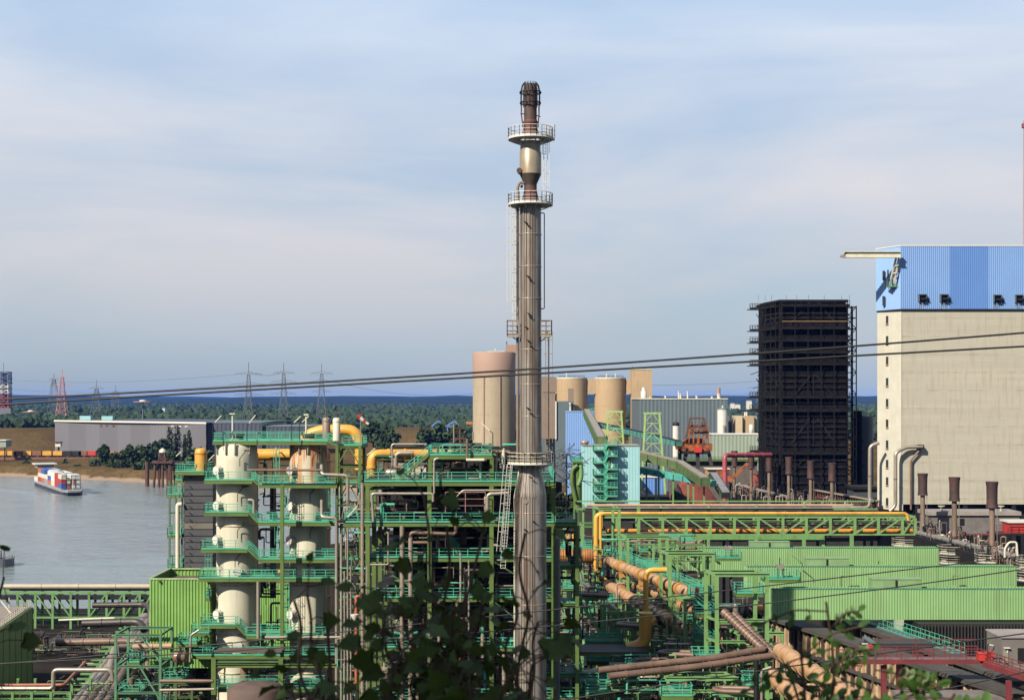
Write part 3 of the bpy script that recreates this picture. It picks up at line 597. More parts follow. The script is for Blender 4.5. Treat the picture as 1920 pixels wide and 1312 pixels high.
def tansilos():
    D = 820; k = D/FPX
    for i, (px, lb) in enumerate(((1073,'tan concrete silo nearer the flare stack'), (1146,'tan concrete silo beside the square tan tower'))):
        x = PX(px,D); r = 29.5*k; y = D+r; t = thing('storage_silo', lb, 'silo', (x,y,0), 'pair of tan concrete silos')
        q = MB(); q.lathe(x,y,[(r,-.5),(r,PZ(709,D))],48); q.build('shaft', TAN, t)
        q = MB(); q.lathe(x,y,[(r*1.015,PZ(710,D)),(r*1.015,PZ(707.5,D))],48); q.build('roof_rim', CREAM, t)
        for dx in ((-10,) if i == 0 else (-7, 10)):
            q = MB(); q.bar((x+dx*k,y,PZ(708,D)),(x+dx*k,y,PZ(700 if i else 695,D)),.6); q.build('roof_vent', WHITE, t)
        q = MB(); q.rail([(x-r*.8,y-r*.5,PZ(707.5,D)),(x+r*.8,y-r*.5,PZ(707.5,D))],1.2,3,.15,0); q.build('roof_railing', DARK, t)
    for lb, x0, x1 in (('tan bridge between the two tan silos',1100,1119), ('tan bridge between silo and square tan tower',1173,1187), ('tan bridge on the shaded side of the first silo',1034,1046)):
        q = MB(); rbox(q, x0, x1, 711, 738, D+6, 12); single('silo_bridge', q, TAN, lb, 'bridge', 'bridges joining the tan silos')
    t = thing('lift_tower', 'square tan tower rising above the silos', 'tower', (PX(1203,D),D,0))
    q = MB(); rbox(q, 1185, 1222.5, 693, 870, D-2, 16); q.build('wall', TAN, t); q = MB(); rbox(q, 1184.5, 1223, 691.5, 693, D-2.3, 16.6); q.build('roof', CREAM, t)
    q = MB(); q.bar(P(1186,691,D),P(1186,687,D),.3); q.build('antenna', DARK, t)
    q = MB(); rbox(q, 1185, 1187, 760, 870, D-2.6, .5); q.build('downpipe', PINKC, t)
tansilos()
def works():
    D = 740
    t = thing('factory_hall', 'large slate grey windowless hall with roof vents', 'building', (PX(1280,D),D,0))
    q = MB(); q.ribs((PX(1199.5,D),D),(PX(1364,D),D),0,PZ(748.5,D),2.0,.12); rbox(q,1199.5,1364,748.5,860,D+.6,50); q.build('wall', SLATE, t)
    q = MB(); rbox(q,1198,1365,746.5,748.4,D-.4,51); q.build('roof', CREAM, t)
    for px, y1, w in ((1221,744,3),(1250,742,3.5),(1275,733,3),(1278.5,738,4),(1292,733,3),(1309,742,4),(1338,743,4),(1351,738,7)):
        q = MB(); q.lathe(PX(px,D),D+6,[(w*.14,PZ(746.5,D)),(w*.14,PZ(y1+2,D)),(w*.18,PZ(y1+1,D)),(w*.18,PZ(y1,D))],10); q.build('roof_vent', WHITE, t)
    q = MB(); q.lathe(PX(1351,D),D+7,[(1.0,PZ(746,D)),(1.0,PZ(727,D))],10); q.build('chimney', PINKC, t)
    q = MB(); q.lathe(PX(1209,D),D+6,[(1.6,PZ(746,D)),(1.6,PZ(734,D)),(1.0,PZ(732,D)),(1.0,PZ(726,D))],12); q.build('roof_filter', WHITE, t)
    D = 730
    t = thing('works_building', 'slate grey block between stack and blue conveyor house', 'building', (PX(1060,D),D,0))
    q = MB(); rbox(q,1042,1076,752,910,D+14,14); q.build('wall', SLATE, t); q = MB(); rbox(q,1041,1043.5,752,823,D+13,.9); q.build('corner_trim', WHITE, t)
    q = MB(); rbox(q,1066,1076,728,752,D+20,6); q.build('lift_head', mat('shade_brown_concrete',(0.22,0.165,0.125)), t); q = MB(); q.lathe(PX(1071.5,D),D+13,[(.6,PZ(770,D)),(.6,PZ(758,D)),(.9,PZ(757,D)),(.9,PZ(755,D))],8); q.build('vent_pipe', WHITE, t)
    t = thing('conveyor_house', 'bright blue sheet clad conveyor house', 'building', (PX(1088,D),D-10,0)); D = 700
    q = MB(); q.ribs((PX(1062,D),D),(PX(1114,D),D),0,PZ(772,D),.9,.1); rbox(q,1062,1114,772,900,D+.3,14); q.build('wall', BLUE1, t); q = MB(); rbox(q,1061.5,1114.5,770.8,772,D-.3,15); q.build('roof', BLUE3, t)
    q = MB(); q.rail([P(1105,771,D+1),P(1114,771,D+1)],1.6,1.2,.15,.2); q.build('roof_railing', TEAL, t)
    D = 640
    t = thing('cement_silo', 'white round silo with a roof pipe beside the slate hall', 'silo', (PX(1355,D),D,0)); q = MB(); x = PX(1354.5,D)
    q.lathe(x,D,[(2.35,4),(2.35,PZ(768,D))],24); q.build('shaft', WHITE, t); q = MB(); q.lathe(x,D,[(2.4,PZ(768,D)),(2.4,PZ(765.5,D)),(1.5,PZ(764.5,D))],24); q.build('roof', SLATE, t)
    q = MB(); q.lathe(x+.1,D,[(.4,PZ(765,D)),(.4,PZ(760,D))],8); q.build('vent_pipe', WHITE, t)
    q = MB(); q.tube([P(1358,818,D-3),P(1358,797,D-3)],.45,8); q.build('downpipe', CLAD, t)
    t = thing('works_building', 'tan flat roofed block behind the sage green hall', 'building', (PX(1405,D),D,0))
    q = MB(); rbox(q,1392,1414,779.5,822,D+6,10); q.build('wall', TAN, t); q = MB(); rbox(q,1379,1392,779.5,822,D+4,12); q.build('side_wing', mat('pale_tan',(0.52,0.42,0.28),.8,var=.05), t); q = MB(); rbox(q,1414,1419,780,822,D+8,8); q.build('grey_wing', SAGE, t)
    for px in (1402.5, 1405.5): 
        q = MB(); q.lathe(PX(px,D),D+8,[(.45,PZ(780,D)),(.45,PZ(772.5,D))],8); q.build('roof_vent', WHITE, t)
    t = thing('water_tank', 'dark round tank between white silo and tan block', 'tank', (PX(1371,D),D+8,0)); q = MB(); q.lathe(PX(1371,D),D+10,[(1.9,4),(1.9,PZ(779,D))],20); q.build('shell', SLATE, t); q = MB(); q.lathe(PX(1371,D),D+10,[(2,PZ(779,D)),(1,PZ(777.5,D))],20); q.build('roof', GREYD, t)
    t = thing('dust_filter', 'small white cylindrical filter before the tan block', 'tank', (PX(1408.5,D),D,0)); q = MB(); q.lathe(PX(1408.5,D),D,[(.6,PZ(814,D)),(1.05,PZ(809,D)),(1.05,PZ(797,D)),(.4,PZ(795.5,D))],14); q.build('shell', WHITE, t)
    q = MB(); q.lathe(PX(1408.5,D),D,[(.3,PZ(830,D)),(.3,PZ(814,D))],8); q.build('outlet', STEEL, t)
    D = 610
    t = thing('works_hall', 'long low sage green hall behind the ore yard', 'building', (PX(1400,D),D,0))
    q = MB(); q.ribs((PX(1336,D),D),(PX(1500,D),D),0,PZ(815,D),1.6,.1); rbox(q,1336,1500,815,880,D+.4,18); q.build('wall', SAGE, t); q = MB(); rbox(q,1335,1501,813.5,815,D-.3,19); q.build('roof', WHITE, t)
    t = thing('cement_silo', 'slender white silo with a dark cap before the slate hall', 'silo', (PX(1267.5,600),600,0)); D = 600; x = PX(1267.5,D)
    q = MB(); q.lathe(x,D,[(1.45,PZ(858,D)),(1.45,PZ(798,D))],20); q.build('shaft', WHITE, t); q = MB(); q.lathe(x,D,[(1.3,PZ(798,D)),(1.5,PZ(797,D)),(1.5,PZ(793,D)),(.8,PZ(791,D))],20); q.build('cap', DARK, t)
    q = MB(); lattice(q,x,D,0,PZ(858,D),2.4,2.4,3,.25); q.build('support_frame', SLATE, t)
works()
q = MB(); rbox(q, 769, 791, 808.5, 812.5, 1260, 20); single('farm_shed', q, mat('cyan_roof',(0.05,0.30,0.55)), 'low shed with bright cyan roof beside the brown clearing', 'shed')
q = MB(); rbox(q, 770, 792, 805, 807, 1290, 10); rbox(q,874,886,791,795,1290,10); single('farm_shed', q, mat('orange_roof',(0.5,0.14,0.05)), 'long low orange roofed shed beyond the cyan one', 'shed')
for k,(x0,x1,lb) in enumerate(((809,822,'blue angled gantry crane nearer the cyan shed'),(836,852,'blue angled gantry crane nearer the tall silo'))):
    q = MB(); D=1300; q.bar(P(x0,799,D),P(x1,789,D),1.2); q.bar(P(x1,789,D),P(x1+8,797,D),1.2); q.bar(P(x0,799,D),P(x1+8,799,D),.9); q.bar(P(x0+3,815,D),P(x0+3,797,D),.9); q.bar(P(x1+5,815,D),P(x1+5,796,D),.9)
    single('gantry_crane', q, BLUE2, lb, 'crane', 'far blue gantry cranes')
for k,(px,py,w,h,lb) in enumerate(((168,766,5,4,'white house among the wooded far hills near the pylon'),(305,765,8,4,'bright white villa in the wood above the grey hall'),(1374,756,7,4,'white building on the far hillside by the black tower'),(1405,751,9,4,'pale terrace high on the far hillside'),(1383,758,10,4,'low pale block on the far hillside'),(94,783,3,9,'small pale tower house behind the hall end'))):
    D = 3000; t = thing('country_house', lb, 'house', (PX(px,D),D,0), 'houses among the far woods'); q = MB(); rbox(q,px-w/2,px+w/2,py,py+h+12,D,12); q.build('wall', WHITE, t); q = MB(); x0,x1,z=PX(px-w/2,D)-.6,PX(px+w/2,D)+.6,PZ(py,D); q.slab([(x0,z),(x1,z),((x0+x1)/2,z+2.2)],D-.6,D+12.6); q.build('roof', SLATE, t)
# ---------------------------------------------------------------- the flare stack
def ringrail(mb, cx, cy, z, r, h=1.15, n=24, m=None, a0=0, a1=2*pi, w=.06, toe=.2):
    k = max(3, int(n*(a1-a0)/(2*pi))); mb.rail([(cx+r*cos(a0+(a1-a0)*i/k), cy+r*sin(a0+(a1-a0)*i/k), z) for i in range(k+1)], h, 9, w, toe)
def ladder(mb, p, q, w=.45, cage=True, t=.05, side=Vector((1,0,0)), out=Vector((0,-1,0))):
    p = Vector(p); q = Vector(q); a = side*w/2
    mb.bar(p-a, q-a, t); mb.bar(p+a, q+a, t); n = int((q-p).length/.35)
    for i in range(n): c = p.lerp(q, i/n); mb.bar(c-a, c+a, t*.7)
    if cage:
        for i in range(int((q-p).length/1.6)):
            c = p.lerp(q, (i*1.6+1)/(q-p).length); pts = [c-side*.4, c-side*.4+out*.6, c+side*.4+out*.6, c+side*.4]
            for u, v in zip(pts[:-1], pts[1:]): mb.bar(u, v, t)
        for d in (-side*.4+out*.6, side*.4+out*.6, out*.62): mb.bar(p+d+Vector((0,0,2)) if (q-p).length > 4 else p+d, q+d, t)
def flare():
    D = 160; k = D/FPX; cx = PX(994.5, D); cy = D; z = lambda y: PZ(y, D)
    t = thing('flare_stack', 'tall slim flare stack with rusty tip and ring platforms', 'flare stack', (cx, cy, 0))
    def L(name, m, prof, n=36):
        q = MB(); q.lathe(cx, cy, [(r*k, z(y)) for r, y in prof], n); return q.build(name, m, t)
    L('lower_shaft', STAINLESS, [(30,1560),(30,928),(29,920),(20.5,882),(20,868)])
    sh = L('shaft', STAINLESS, [(21,868),(20.5,600),(20,384)])
    # sheet seams that stand proud of the cladding
    for x, w in ((-13,2.2),(-8,1.6),(-2.5,2.6),(3,1.6),(7,1.2),(-17,1.5)):
        for (ya, yb, r) in ((392,866,21.0),(930,1500,30.5)):
            a = math.asin(x/r); q = MB(); c = (cx+sin(a)*r*k, cy-cos(a)*r*k); q.tube([(c[0],c[1],z(yb)),(c[0],c[1],z(ya))], w*k*.5, 6); q.build('riser_pipe', CLAD if w > 1.7 else PIPEBR, t)
        a = math.asin(x/26); q = MB(); q.tube([(cx+x/21*21*k, cy-sqrt(21.0**2-x*x)*k, z(866)), (cx+x*.97*k, cy-sqrt(21.5**2-x*x)*k, z(884)), (cx+x*1.25*k, cy-sqrt(max(1,31.0**2-(x*1.25)**2))*k, z(930))], w*k*.5, 6); q.build('riser_pipe', CLAD if w > 1.7 else PIPEBR, t)
    for y in (440, 500, 560, 655, 720, 780): 
        q = MB(); q.lathe(cx, cy, [(20.9*k,z(y+1)),(21.3*k,z(y+.5)),(21.3*k,z(y-.5)),(20.9*k,z(y-1))], 36, False); q.build('seam_band', CLAD, t)
    for y in (960,1040,1130,1220):
        q = MB(); q.lathe(cx, cy, [(30.0*k,z(y+1)),(30.4*k,z(y+.5)),(30.4*k,z(y-.5)),(30.0*k,z(y-1))], 36, False); q.build('seam_band', CLAD, t)
    L('reducer_cone', RUSTM, [(17,384),(17,380),(12,357),(12,349)])
    L('lower_cone', mat('soot_steel', (0.06,0.045,0.035), .6, metal=.3, var=.4), [(12,349),(12,346),(20,328),(20.3,327)])
    L('upper_drum', CREAM if False else mat('heat_stained_steel', (0.33,0.28,0.20), .45, metal=.3, var=.15, stain=(0.16,0.09,0.05), stain_amt=.6, streak=True), [(20.3,327),(20.3,286),(19,284),(19,266)])
    L('upper_cone', RUSTM, [(17.5,258),(16,250),(12.5,239),(12.5,234),(13.6,233),(13.6,228),(12.2,226)])
    L('flare_tip', mat('burnt_steel', (0.07,0.035,0.028), .7, var=.4, stain=(0.02,0.016,0.016), stain_amt=.6), [(12,226),(12,176),(12.6,168),(12.6,160),(11,158)])
    q = MB()
    for i in range(16):
        a = 2*pi*i/16; d = Vector((cos(a), sin(a), 0)); b = Vector((cx, cy, 0))
        q.tube([b+d*18*k+Vector((0,0,z(199))), b+d*18*k+Vector((0,0,z(172))), b+d*15.5*k+Vector((0,0,z(160))), b+d*11*k+Vector((0,0,z(155)))], .05, 5)
    q.build('burner_rod', DARK, t)
    for y, r in ((174,19.5),(193.5,18.8)):
        q = MB(); q.lathe(cx, cy, [(r*k,z(y+1.2)),((r+1.2)*k,z(y+1.2)),((r+1.2)*k,z(y-1.2)),(r*k,z(y-1.2)),(r*k,z(y+1.2))], 32, False)
        for i in range(6): a = i*pi/3; q.bar((cx+cos(a)*12*k,cy+sin(a)*12*k,z(y)), (cx+cos(a)*r*k,cy+sin(a)*r*k,z(y)), .07)
        q.build('steam_ring', DARK, t)
    q = MB(); q.tube([(cx-14*k,cy-4*k,z(240)),(cx-17*k,cy-4*k,z(215)),(cx-17*k,cy-4*k,z(195))], .07, 6); q.tube([(cx+14*k,cy-4*k,z(240)),(cx+16*k,cy-4*k,z(215)),(cx+16*k,cy-4*k,z(195))], .08, 6); q.bar((cx-19*k,cy,z(214)),(cx-12*k,cy,z(214)),.1); q.bar((cx+12*k,cy,z(217)),(cx+19*k,cy,z(219)),.1); q.build('pilot_pipe', RUSTM, t)
    for y, r, nm in ((262,42,'top'),(385,42,'mid'),(869,43,'low')):
        p = MB(); p.lathe(cx, cy, [(r*k*.45,z(y+1)),(r*k,z(y+1)),(r*k,z(y-1)),(r*k*.45,z(y-1)),(r*k*.45,z(y+1))], 32, False)
        for i in range(10): a = 2*pi*i/10; p.bar((cx+cos(a)*19*k,cy+sin(a)*19*k,z(y+9)), (cx+cos(a)*r*k*.95,cy+sin(a)*r*k*.95,z(y+1.5)), .09)
        pl = p.build('ring_platform', WHITE, t); g = MB(); ringrail(g, cx, cy, z(y-1), r*k*.99, 1.25); g.build('railing', WHITE if y != 869 else CREAM, pl)
    q = MB(); 
    x0, x1 = PX(1022,D), PX(1040,D); q.box(x0,x1,cy-.5,cy+.6,z(262.5),z(261)); q.rail([(x0,cy-.5,z(261)),(x1,cy-.5,z(261)),(x1,cy+.6,z(261)),(x0,cy+.6,z(261))],1.6,.6,.06); q.build('landing', WHITE, t)
    q = MB(); ladder(q, (PX(1023,D),cy-.2,z(385)), (PX(1023,D),cy-.2,z(255)), .5); q.build('upper_ladder', WHITE, t)
    q = MB(); ladder(q, (PX(964,D),cy-.5,z(600)), (PX(964,D),cy-.5,z(384)), .4, out=Vector((-.7,-.7,0))); q.build('middle_ladder', CREAM, t)
    q = MB(); ladder(q, (PX(1026,D),cy-.5,z(862)), (PX(1026,D),cy-.5,z(622)), .45, out=Vector((.3,-1,0))); q.build('lower_ladder', mat('brown_steel',(0.22,0.16,0.12),.5), t)
    for x0, x1, nm in ((951,972,0),(1014,1034,1)):
        q = MB(); a, b = PX(x0,D), PX(x1,D); y0, y1 = cy-1.1, cy+.6; q.prism([(a,y0),(b,y0),(b,y1),(a,y1)], z(632), z(630)); q.bar((b if nm==0 else a,cy,z(640)),((a+b)/2,cy,z(632)),.12)
        o = q.build('side_platform', CREAM, t); g = MB(); g.rail([(b,y0,z(630)),(a,y0,z(630)),(a,y1,z(630)),(b,y1,z(630))] if nm==0 else [(a,y0,z(630)),(b,y0,z(630)),(b,y1,z(630)),(a,y1,z(630))],1.75,.65,.09,.25); g.build('railing', mat('brown_steel',(0.22,0.16,0.12)), o)
    q = MB(); q.tube([(cx-24*k,cy-.3,z(870)),(cx-24*k,cy-.3,z(352)),(cx-20*k,cy-.3,z(342)),(cx-12*k,cy-.3,z(345))], 2.6*k, 8); q.build('gas_pipe', mat('brown_steel',(0.22,0.16,0.12)), t)
    q = MB(); q.tube([(cx+20*k,cy-.2,z(400)),(cx+26*k,cy-.2,z(400)),(cx+26*k,cy-.2,z(579)),(cx+20*k,cy-.2,z(579))], 1.1*k, 6); q.build('loop_pipe', DARK, t)
    q = MB(); q.tube([(cx-30*k,cy-1,z(1560)),(cx-30*k,cy-1,z(930)),(cx-22*k,cy-.8,z(885)),(cx-22*k,cy-.6,z(866))], 1.4*k, 6); q.build('riser_pipe', CREAM, t)
    q = MB(); q.tube([(cx+34*k,cy,z(860)),(cx+34*k,cy,z(640)),(cx+31*k,cy,z(620))], .9*k, 6); q.build('cable_conduit', DARK, t)
    q = MB(); q.cyl((cx-21*k,cy-.9,z(322)),(cx-19*k,cy+.3,z(322)),5.2*k,14); q.build('manhole', RUSTM, t)
    q = MB(); q.lathe(PX(978,D),cy-.8,[(.01,z(355)),(.16,z(353)),(.16,z(350)),(.01,z(348))],10); q.build('lamp', DARK, t)
    R = random.Random(3)
    for y, x in ((420,-9),(426,-4),(520,-5),(527,0),(590,-3),(596,0),(615,-8),(640,-4),(650,1),(765,-5),(775,1),(848,-13),(850,2),(880,-3),(893,0),(990,-10),(975,6)):
        r = 21 if y < 870 else 30; yy = cy-sqrt(max(0,r*r-x*x))*k-.15; q = MB(); q.bar((cx+(x-3)*k,yy,z(y-2)),(cx+(x+4)*k,yy,z(y+2)),.09,.12); q.cyl((cx+x*k,yy-.12,z(y)),(cx+x*k,yy+.1,z(y)),.09,8); q.build('pipe_bracket', DARK, t)
    q = MB(); ladder(q, (PX(943,D),cy-2.4,z(1060)), (PX(956,D),cy-2.2,z(868)), .55, out=Vector((-.5,-.8,0))); q.build('foot_ladder', WHITE, t)
    q = MB(); q.cyl((cx-9*k,cy-31*k,z(938)),(cx-9*k,cy-29*k,z(938)),4*k,12); q.build('inspection_hatch', STEEL, t)
flare()

# ---------------------------------------------------------------- galleries, frames: shared builders
def gallery(name, label, px0, px1, yf, D, dep, group=None, rails='fblr', m_floor=None, m_rail=None, beam=True, par=None, hr=None, sp=1.5, cat='gallery', gap=None):
    """floor with an edge beam and guard rails; yf is the floor row in the photo"""
    x0, x1, z = PX(px0,D), PX(px1,D), PZ(yf,D)
    t = par or thing(name, label, cat, ((x0+x1)/2, D+dep/2, z-.6), group)
    q = MB(); q.box(x0,x1,D,D+dep,z-.10,z); q.build('floor', m_floor or DGREEN, t)
    if beam:
        q = MB(); q.box(x0+.02,x1-.02,D+.03,D+.18,z-.50,z-.102); q.build('edge_beam', OLIVE, t); q = MB(); q.box(x0+.02,x1-.02,D+dep-.18,D+dep-.03,z-.50,z-.102); q.build('edge_beam', OLIVE, t)
        q = MB(); n = max(2,int((x1-x0)/2.2)); [q.box(x0+(x1-x0)*i/n+(.03 if i==0 else -.15 if i==n else -.06), x0+(x1-x0)*i/n+(.15 if i==0 else -.03 if i==n else .06), D+.19, D+dep-.19, z-.4, z-.102) for i in range(n+1)]; q.build('joist_lattice', DGREEN, t)
    e = .05; segs = {'f': [(x0+e,D+e,z),(x1-e,D+e,z)], 'b': [(x0+e,D+dep-e,z),(x1-e,D+dep-e,z)], 'l': [(x0+e,D+e,z),(x0+e,D+dep-e,z)], 'r': [(x1-e,D+e,z),(x1-e,D+dep-e,z)]}
    for s in rails:
        q = MB(); q.rail(segs[s], hr or 1.15, sp, .075, .2); q.build('railing', m_rail or TEAL, t)
    return t
def stair(par, p, q, w=1.0, m=None, rail=True, step=.25):
    p = Vector(p); q = Vector(q); s = MB(); n = max(3, int(abs(q.z-p.z)/step)); W2 = Vector((0,w,0))
    if abs((q-p).y) > abs((q-p).x): W2 = Vector((w,0,0))
    s.bar(p, q, .08, .28); s.bar(p+W2, q+W2, .08, .28)
    for i in range(n): c = p.lerp(q, (i+.5)/n); s.bar(c, c+W2, .22, .04)
    o = s.build('stair', OLIVE, par)
    if rail:
        g = MB()
        for d in (Vector((0,0,0)), W2):
            for hh in (1.1,.72,.36): g.bar(p+d+Vector((0,0,hh)), q+d+Vector((0,0,hh)), .07)
            k = max(1,int((q-p).length/1.4))
            for i in range(k+1): c = p.lerp(q, i/k)+d; g.bar(c, c+Vector((0,0,1.1)), .07)
        g.build('stair_railing', m or TEAL, o)
def cols(par, xs, ys, z0, z1, w=.4, m=None, name='column'):
    for x in xs:
        for y in ys:
            q = MB()                              # an I-shaped post: web and two flanges
            q.box(x-w/2,x+w/2,y-w/2,y-w/2+.06,z0,z1); q.box(x-w/2,x+w/2,y+w/2-.06,y+w/2,z0,z1); q.box(x-.04,x+.04,y-w/2+.061,y+w/2-.061,z0,z1); q.build(name, m or OLIVE, par)
def beamx(par, x0, x1, y, z, w=.3, m=None, name='beam'):
    q = MB(); q.box(x0,x1,y-w/2,y+w/2,z-w,z-w+.06); q.box(x0,x1,y-w/2,y+w/2,z-.06,z); q.box(x0,x1,y-.03,y+.03,z-w+.061,z-.061); q.build(name, m or OLIVE, par)
def beamy(par, x, y0, y1, z, w=.3, m=None, name='beam'):
    q = MB(); q.box(x-w/2,x+w/2,y0,y1,z-w,z-w+.06); q.box(x-w/2,x+w/2,y0,y1,z-.06,z); q.box(x-.03,x+.03,y0,y1,z-w+.061,z-.061); q.build(name, m or OLIVE, par)
def brace(par, p, q, w=.16, m=None, name='brace'):
    b = MB(); b.bar(p, q, w); b.build(name, m or OLIVE, par)
def pipe(label, pts, rpx, D=None, m=None, group=None, flange=0, name='pipe', cat='pipe', n=12, bend=None, ribs=None, mr=None, shoe=None):
    """a pipe run through pixel places; pts hold (px, py, depth)"""
    ps = [P(p[0], p[1], p[2] if len(p) > 2 else D) for p in pts]; d0 = pts[0][2] if len(pts[0]) > 2 else D; r = rpx*d0/FPX
    t = thing(name, label, cat, ps[0], group); q = MB(); q.tube(ps, r, n, bend); q.build('pipe_run', m or CLAD, t)
    if flange:
        for a, b in zip(ps[:-1], ps[1:]):
            L = (b-a).length; k = int(L/flange)
            for i in range(1, k+1):
                c = a.lerp(b, i/(k+1)); d = (b-a).normalized(); g = MB(); w = .05+r*.10; g.cyl(c-d*w, c+d*w, r*1.13+.015, n); g.build('flange', mr or m or CLAD, t)
    return t

# ---------------------------------------------------------------- the two cream scrubber towers
def scrubber(px, rpx, D, top, label, m_top, seed):
    k = D/FPX; x = PX(px,D); r = rpx*k; y = D+r; z = lambda v: PZ(v, D)
    t = thing('scrubber_tower', label, 'scrubber tower', (x, y, 0), 'cream scrubber towers')
    q = MB(); q.lathe(x,y,[(r,0),(r,z(905))],40); q.build('shell', CREAM, t)
    q = MB(); q.lathe(x,y,[(r,z(905)),(r,z(top+30)),(r,z(top+6)),(r*.93,z(top)),(r*.6,z(top-5)),(r*.3,z(top-9))],40); q.build('dome_section', m_top, t)
    if m_top is RUSTCREAM:
        R = random.Random(seed)
        for i in range(26):
            a = -3.1+i*.12; w = R.uniform(.05,.14); h = R.uniform(.5,2.6); q = MB(); A = [(x+cos(a+s*w/r)*(r+.006), y+sin(a+s*w/r)*(r+.006)) for s in (-1,1)]
            q.add([(*A[0],z(top+7)),(*A[1],z(top+7)),(*A[1],z(top+7)-h*.5),((A[0][0]+A[1][0])/2,(A[0][1]+A[1][1])/2,z(top+7)-h)], [(3,2,1,0)]); q.build('rust_streak_mark', mat('orange_rust',(0.40,0.13,0.025),.8,var=.35,scale=1.5), t)
    q = MB(); q.lathe(x,y,[(r*.32,z(top-6)),(r*.32,z(top-16)),(r*.4,z(top-16)),(r*.4,z(top-18))],20); q.build('top_nozzle', RUSTM, t)
    for v in (906, 986, 1092, 1098, 1190, 1262):
        q = MB(); q.lathe(x,y,[(r,z(v+1.2)),(r+.09,z(v+1)),(r+.09,z(v-1)),(r,z(v-1.2))],40,False); q.build('ring_seam', RUSTCREAM, t)
    # manholes above the galleries
    for v, a in ((882,-2.25),(948,-2.25),(1013,-2.3),(1069,-1.35),(1152,-2.25),(1208,-1.35)):
        c = Vector((cos(a), sin(a), 0)); o = Vector((x,y,z(v))); q = MB(); q.cyl(o+c*(r-.1), o+c*(r+.75), .48, 16); q.cyl(o+c*(r+.75), o+c*(r+.9), .62, 16); h = q.build('manhole', WHITE, t)
        q = MB(); q.tube([o+c*(r+.5)+Vector((.5,0,-.2)), o+c*(r+.8)+Vector((.55,0,.7)), o+c*(r+.8)+Vector((-.1,0,.75))], .05, 6); q.build('davit', CREAM, h)
    # lamps on bent arms
    for v, a in ((858,-1.25),(925,-1.35),(993,-1.35),(1048,-1.45)):
        c = Vector((cos(a), sin(a), 0)); o = Vector((x,y,z(v+16)))+c*(r+.35); q = MB(); q.tube([o, o+Vector((0,0,1.1)), o+Vector((.9,0,2.2))], .05, 6); q.box(o.x+.6,o.x+1.5,o.y-.12,o.y+.12,o.z+2.1,o.z+2.25); q.build('lamp', DARK, t)
    # overflow pipes hanging from the roof edge
    for a in (-2.5,-1.9,-1.45,-.75):
        c = Vector((cos(a), sin(a), 0)); o = Vector((x,y,0))+c*(r+.15); q = MB(); q.tube([o+Vector((0,0,z(top-3))), o+Vector((0,0,z(top+18))), o-c*.25+Vector((0,0,z(top+20)))], .13, 8); q.build('overflow_pipe', STEEL, t)
    return x, y, r
S1 = scrubber(436.5, 38.5, 190, 833, 'cream scrubber tower nearer the river, faint rust under its roof', CREAM, 1)
S2 = scrubber(573, 35.5, 191, 832, 'cream scrubber tower with heavy orange rust streaks at its top', RUSTCREAM, 2)
def duct_riser(label, px, rpx, D, top):
    k = D/FPX; x = PX(px,D); t = thing('gas_riser', label, 'duct', (x,D,0), 'dark orange gas risers behind the scrubbers')
    q = MB(); q.lathe(x,D,[(rpx*k,0),(rpx*k,PZ(top,D)),(rpx*k*.7,PZ(top-10,D)),(.2,PZ(top-16,D))],24); q.build('shell', ORANGE, t)
    for v in range(int(top)+14, 1300, 42): q = MB(); q.lathe(x,D,[(rpx*k,PZ(v+1.5,D)),(rpx*k+.13,PZ(v+1,D)),(rpx*k+.13,PZ(v-1,D)),(rpx*k,PZ(v-1.5,D))],24,False); q.build('stiffener_rib', ORANGE, t)
duct_riser('dark orange gas riser behind the river-side scrubber', 460, 24, 199, 850); duct_riser('dark orange gas riser behind the rust streaked scrubber', 597, 23, 202, 850)
def ychan(lb, x0, x1, yf, D, dep, sx, ex, ye, e, gap=True):
    """a gallery round the first tower that drops by a short stair to the second tower's level"""
    t = gallery('access_gallery', lb, x0, sx, yf, D, dep, 'turquoise galleries round the scrubbers', 'flb', m_floor=DGREEN)
    if ye != yf:
        gallery('', '', ex, e, ye, D, dep, par=t, rails='frb'); stair(t, P(sx,yf,D+.05), P(ex,ye,D+.05), 1.0)
    else:
        gallery('', '', sx, e, ye, D, dep, par=t, rails='frb')
    return t
GD = 188.7
ychan('topmost turquoise gallery over both scrubber roofs', 398, 614, 827, 190.3, 7, 614, 629, 834.5, 680)
ychan('turquoise gallery just under the scrubber roofs', 382, 473, 900, GD, 2.7, 473, 485, 908, 632)
ychan('second turquoise gallery down the scrubbers', 382, 466, 960.5, GD, 2.7, 466, 483.5, 979, 630)
ychan('third turquoise gallery down the scrubbers', 376, 464, 1029, GD, 2.7, 464, 484, 1048, 631)
ychan('level turquoise gallery at half height of the scrubbers', 372, 430, 1083.5, GD, 2.7, 430, 430, 1083.5, 631)
ychan('turquoise gallery dropping by a stair above the pipe bridge', 376, 442, 1171, GD, 2.7, 442, 461, 1191, 608)
ychan('lowest turquoise ring gallery of the scrubbers', 360, 400, 1228, GD, 2.7, 400, 400, 1228, 632)
gallery('access_gallery', 'turquoise walkway near the bottom of the scrubbers', 404, 604, 1290, 184, 3, 'turquoise galleries round the scrubbers', 'fbr')
gallery('access_gallery', 'small turquoise balcony beside the green sheet building', 358, 392, 1186, 187, 3, 'turquoise galleries round the scrubbers', 'fl')
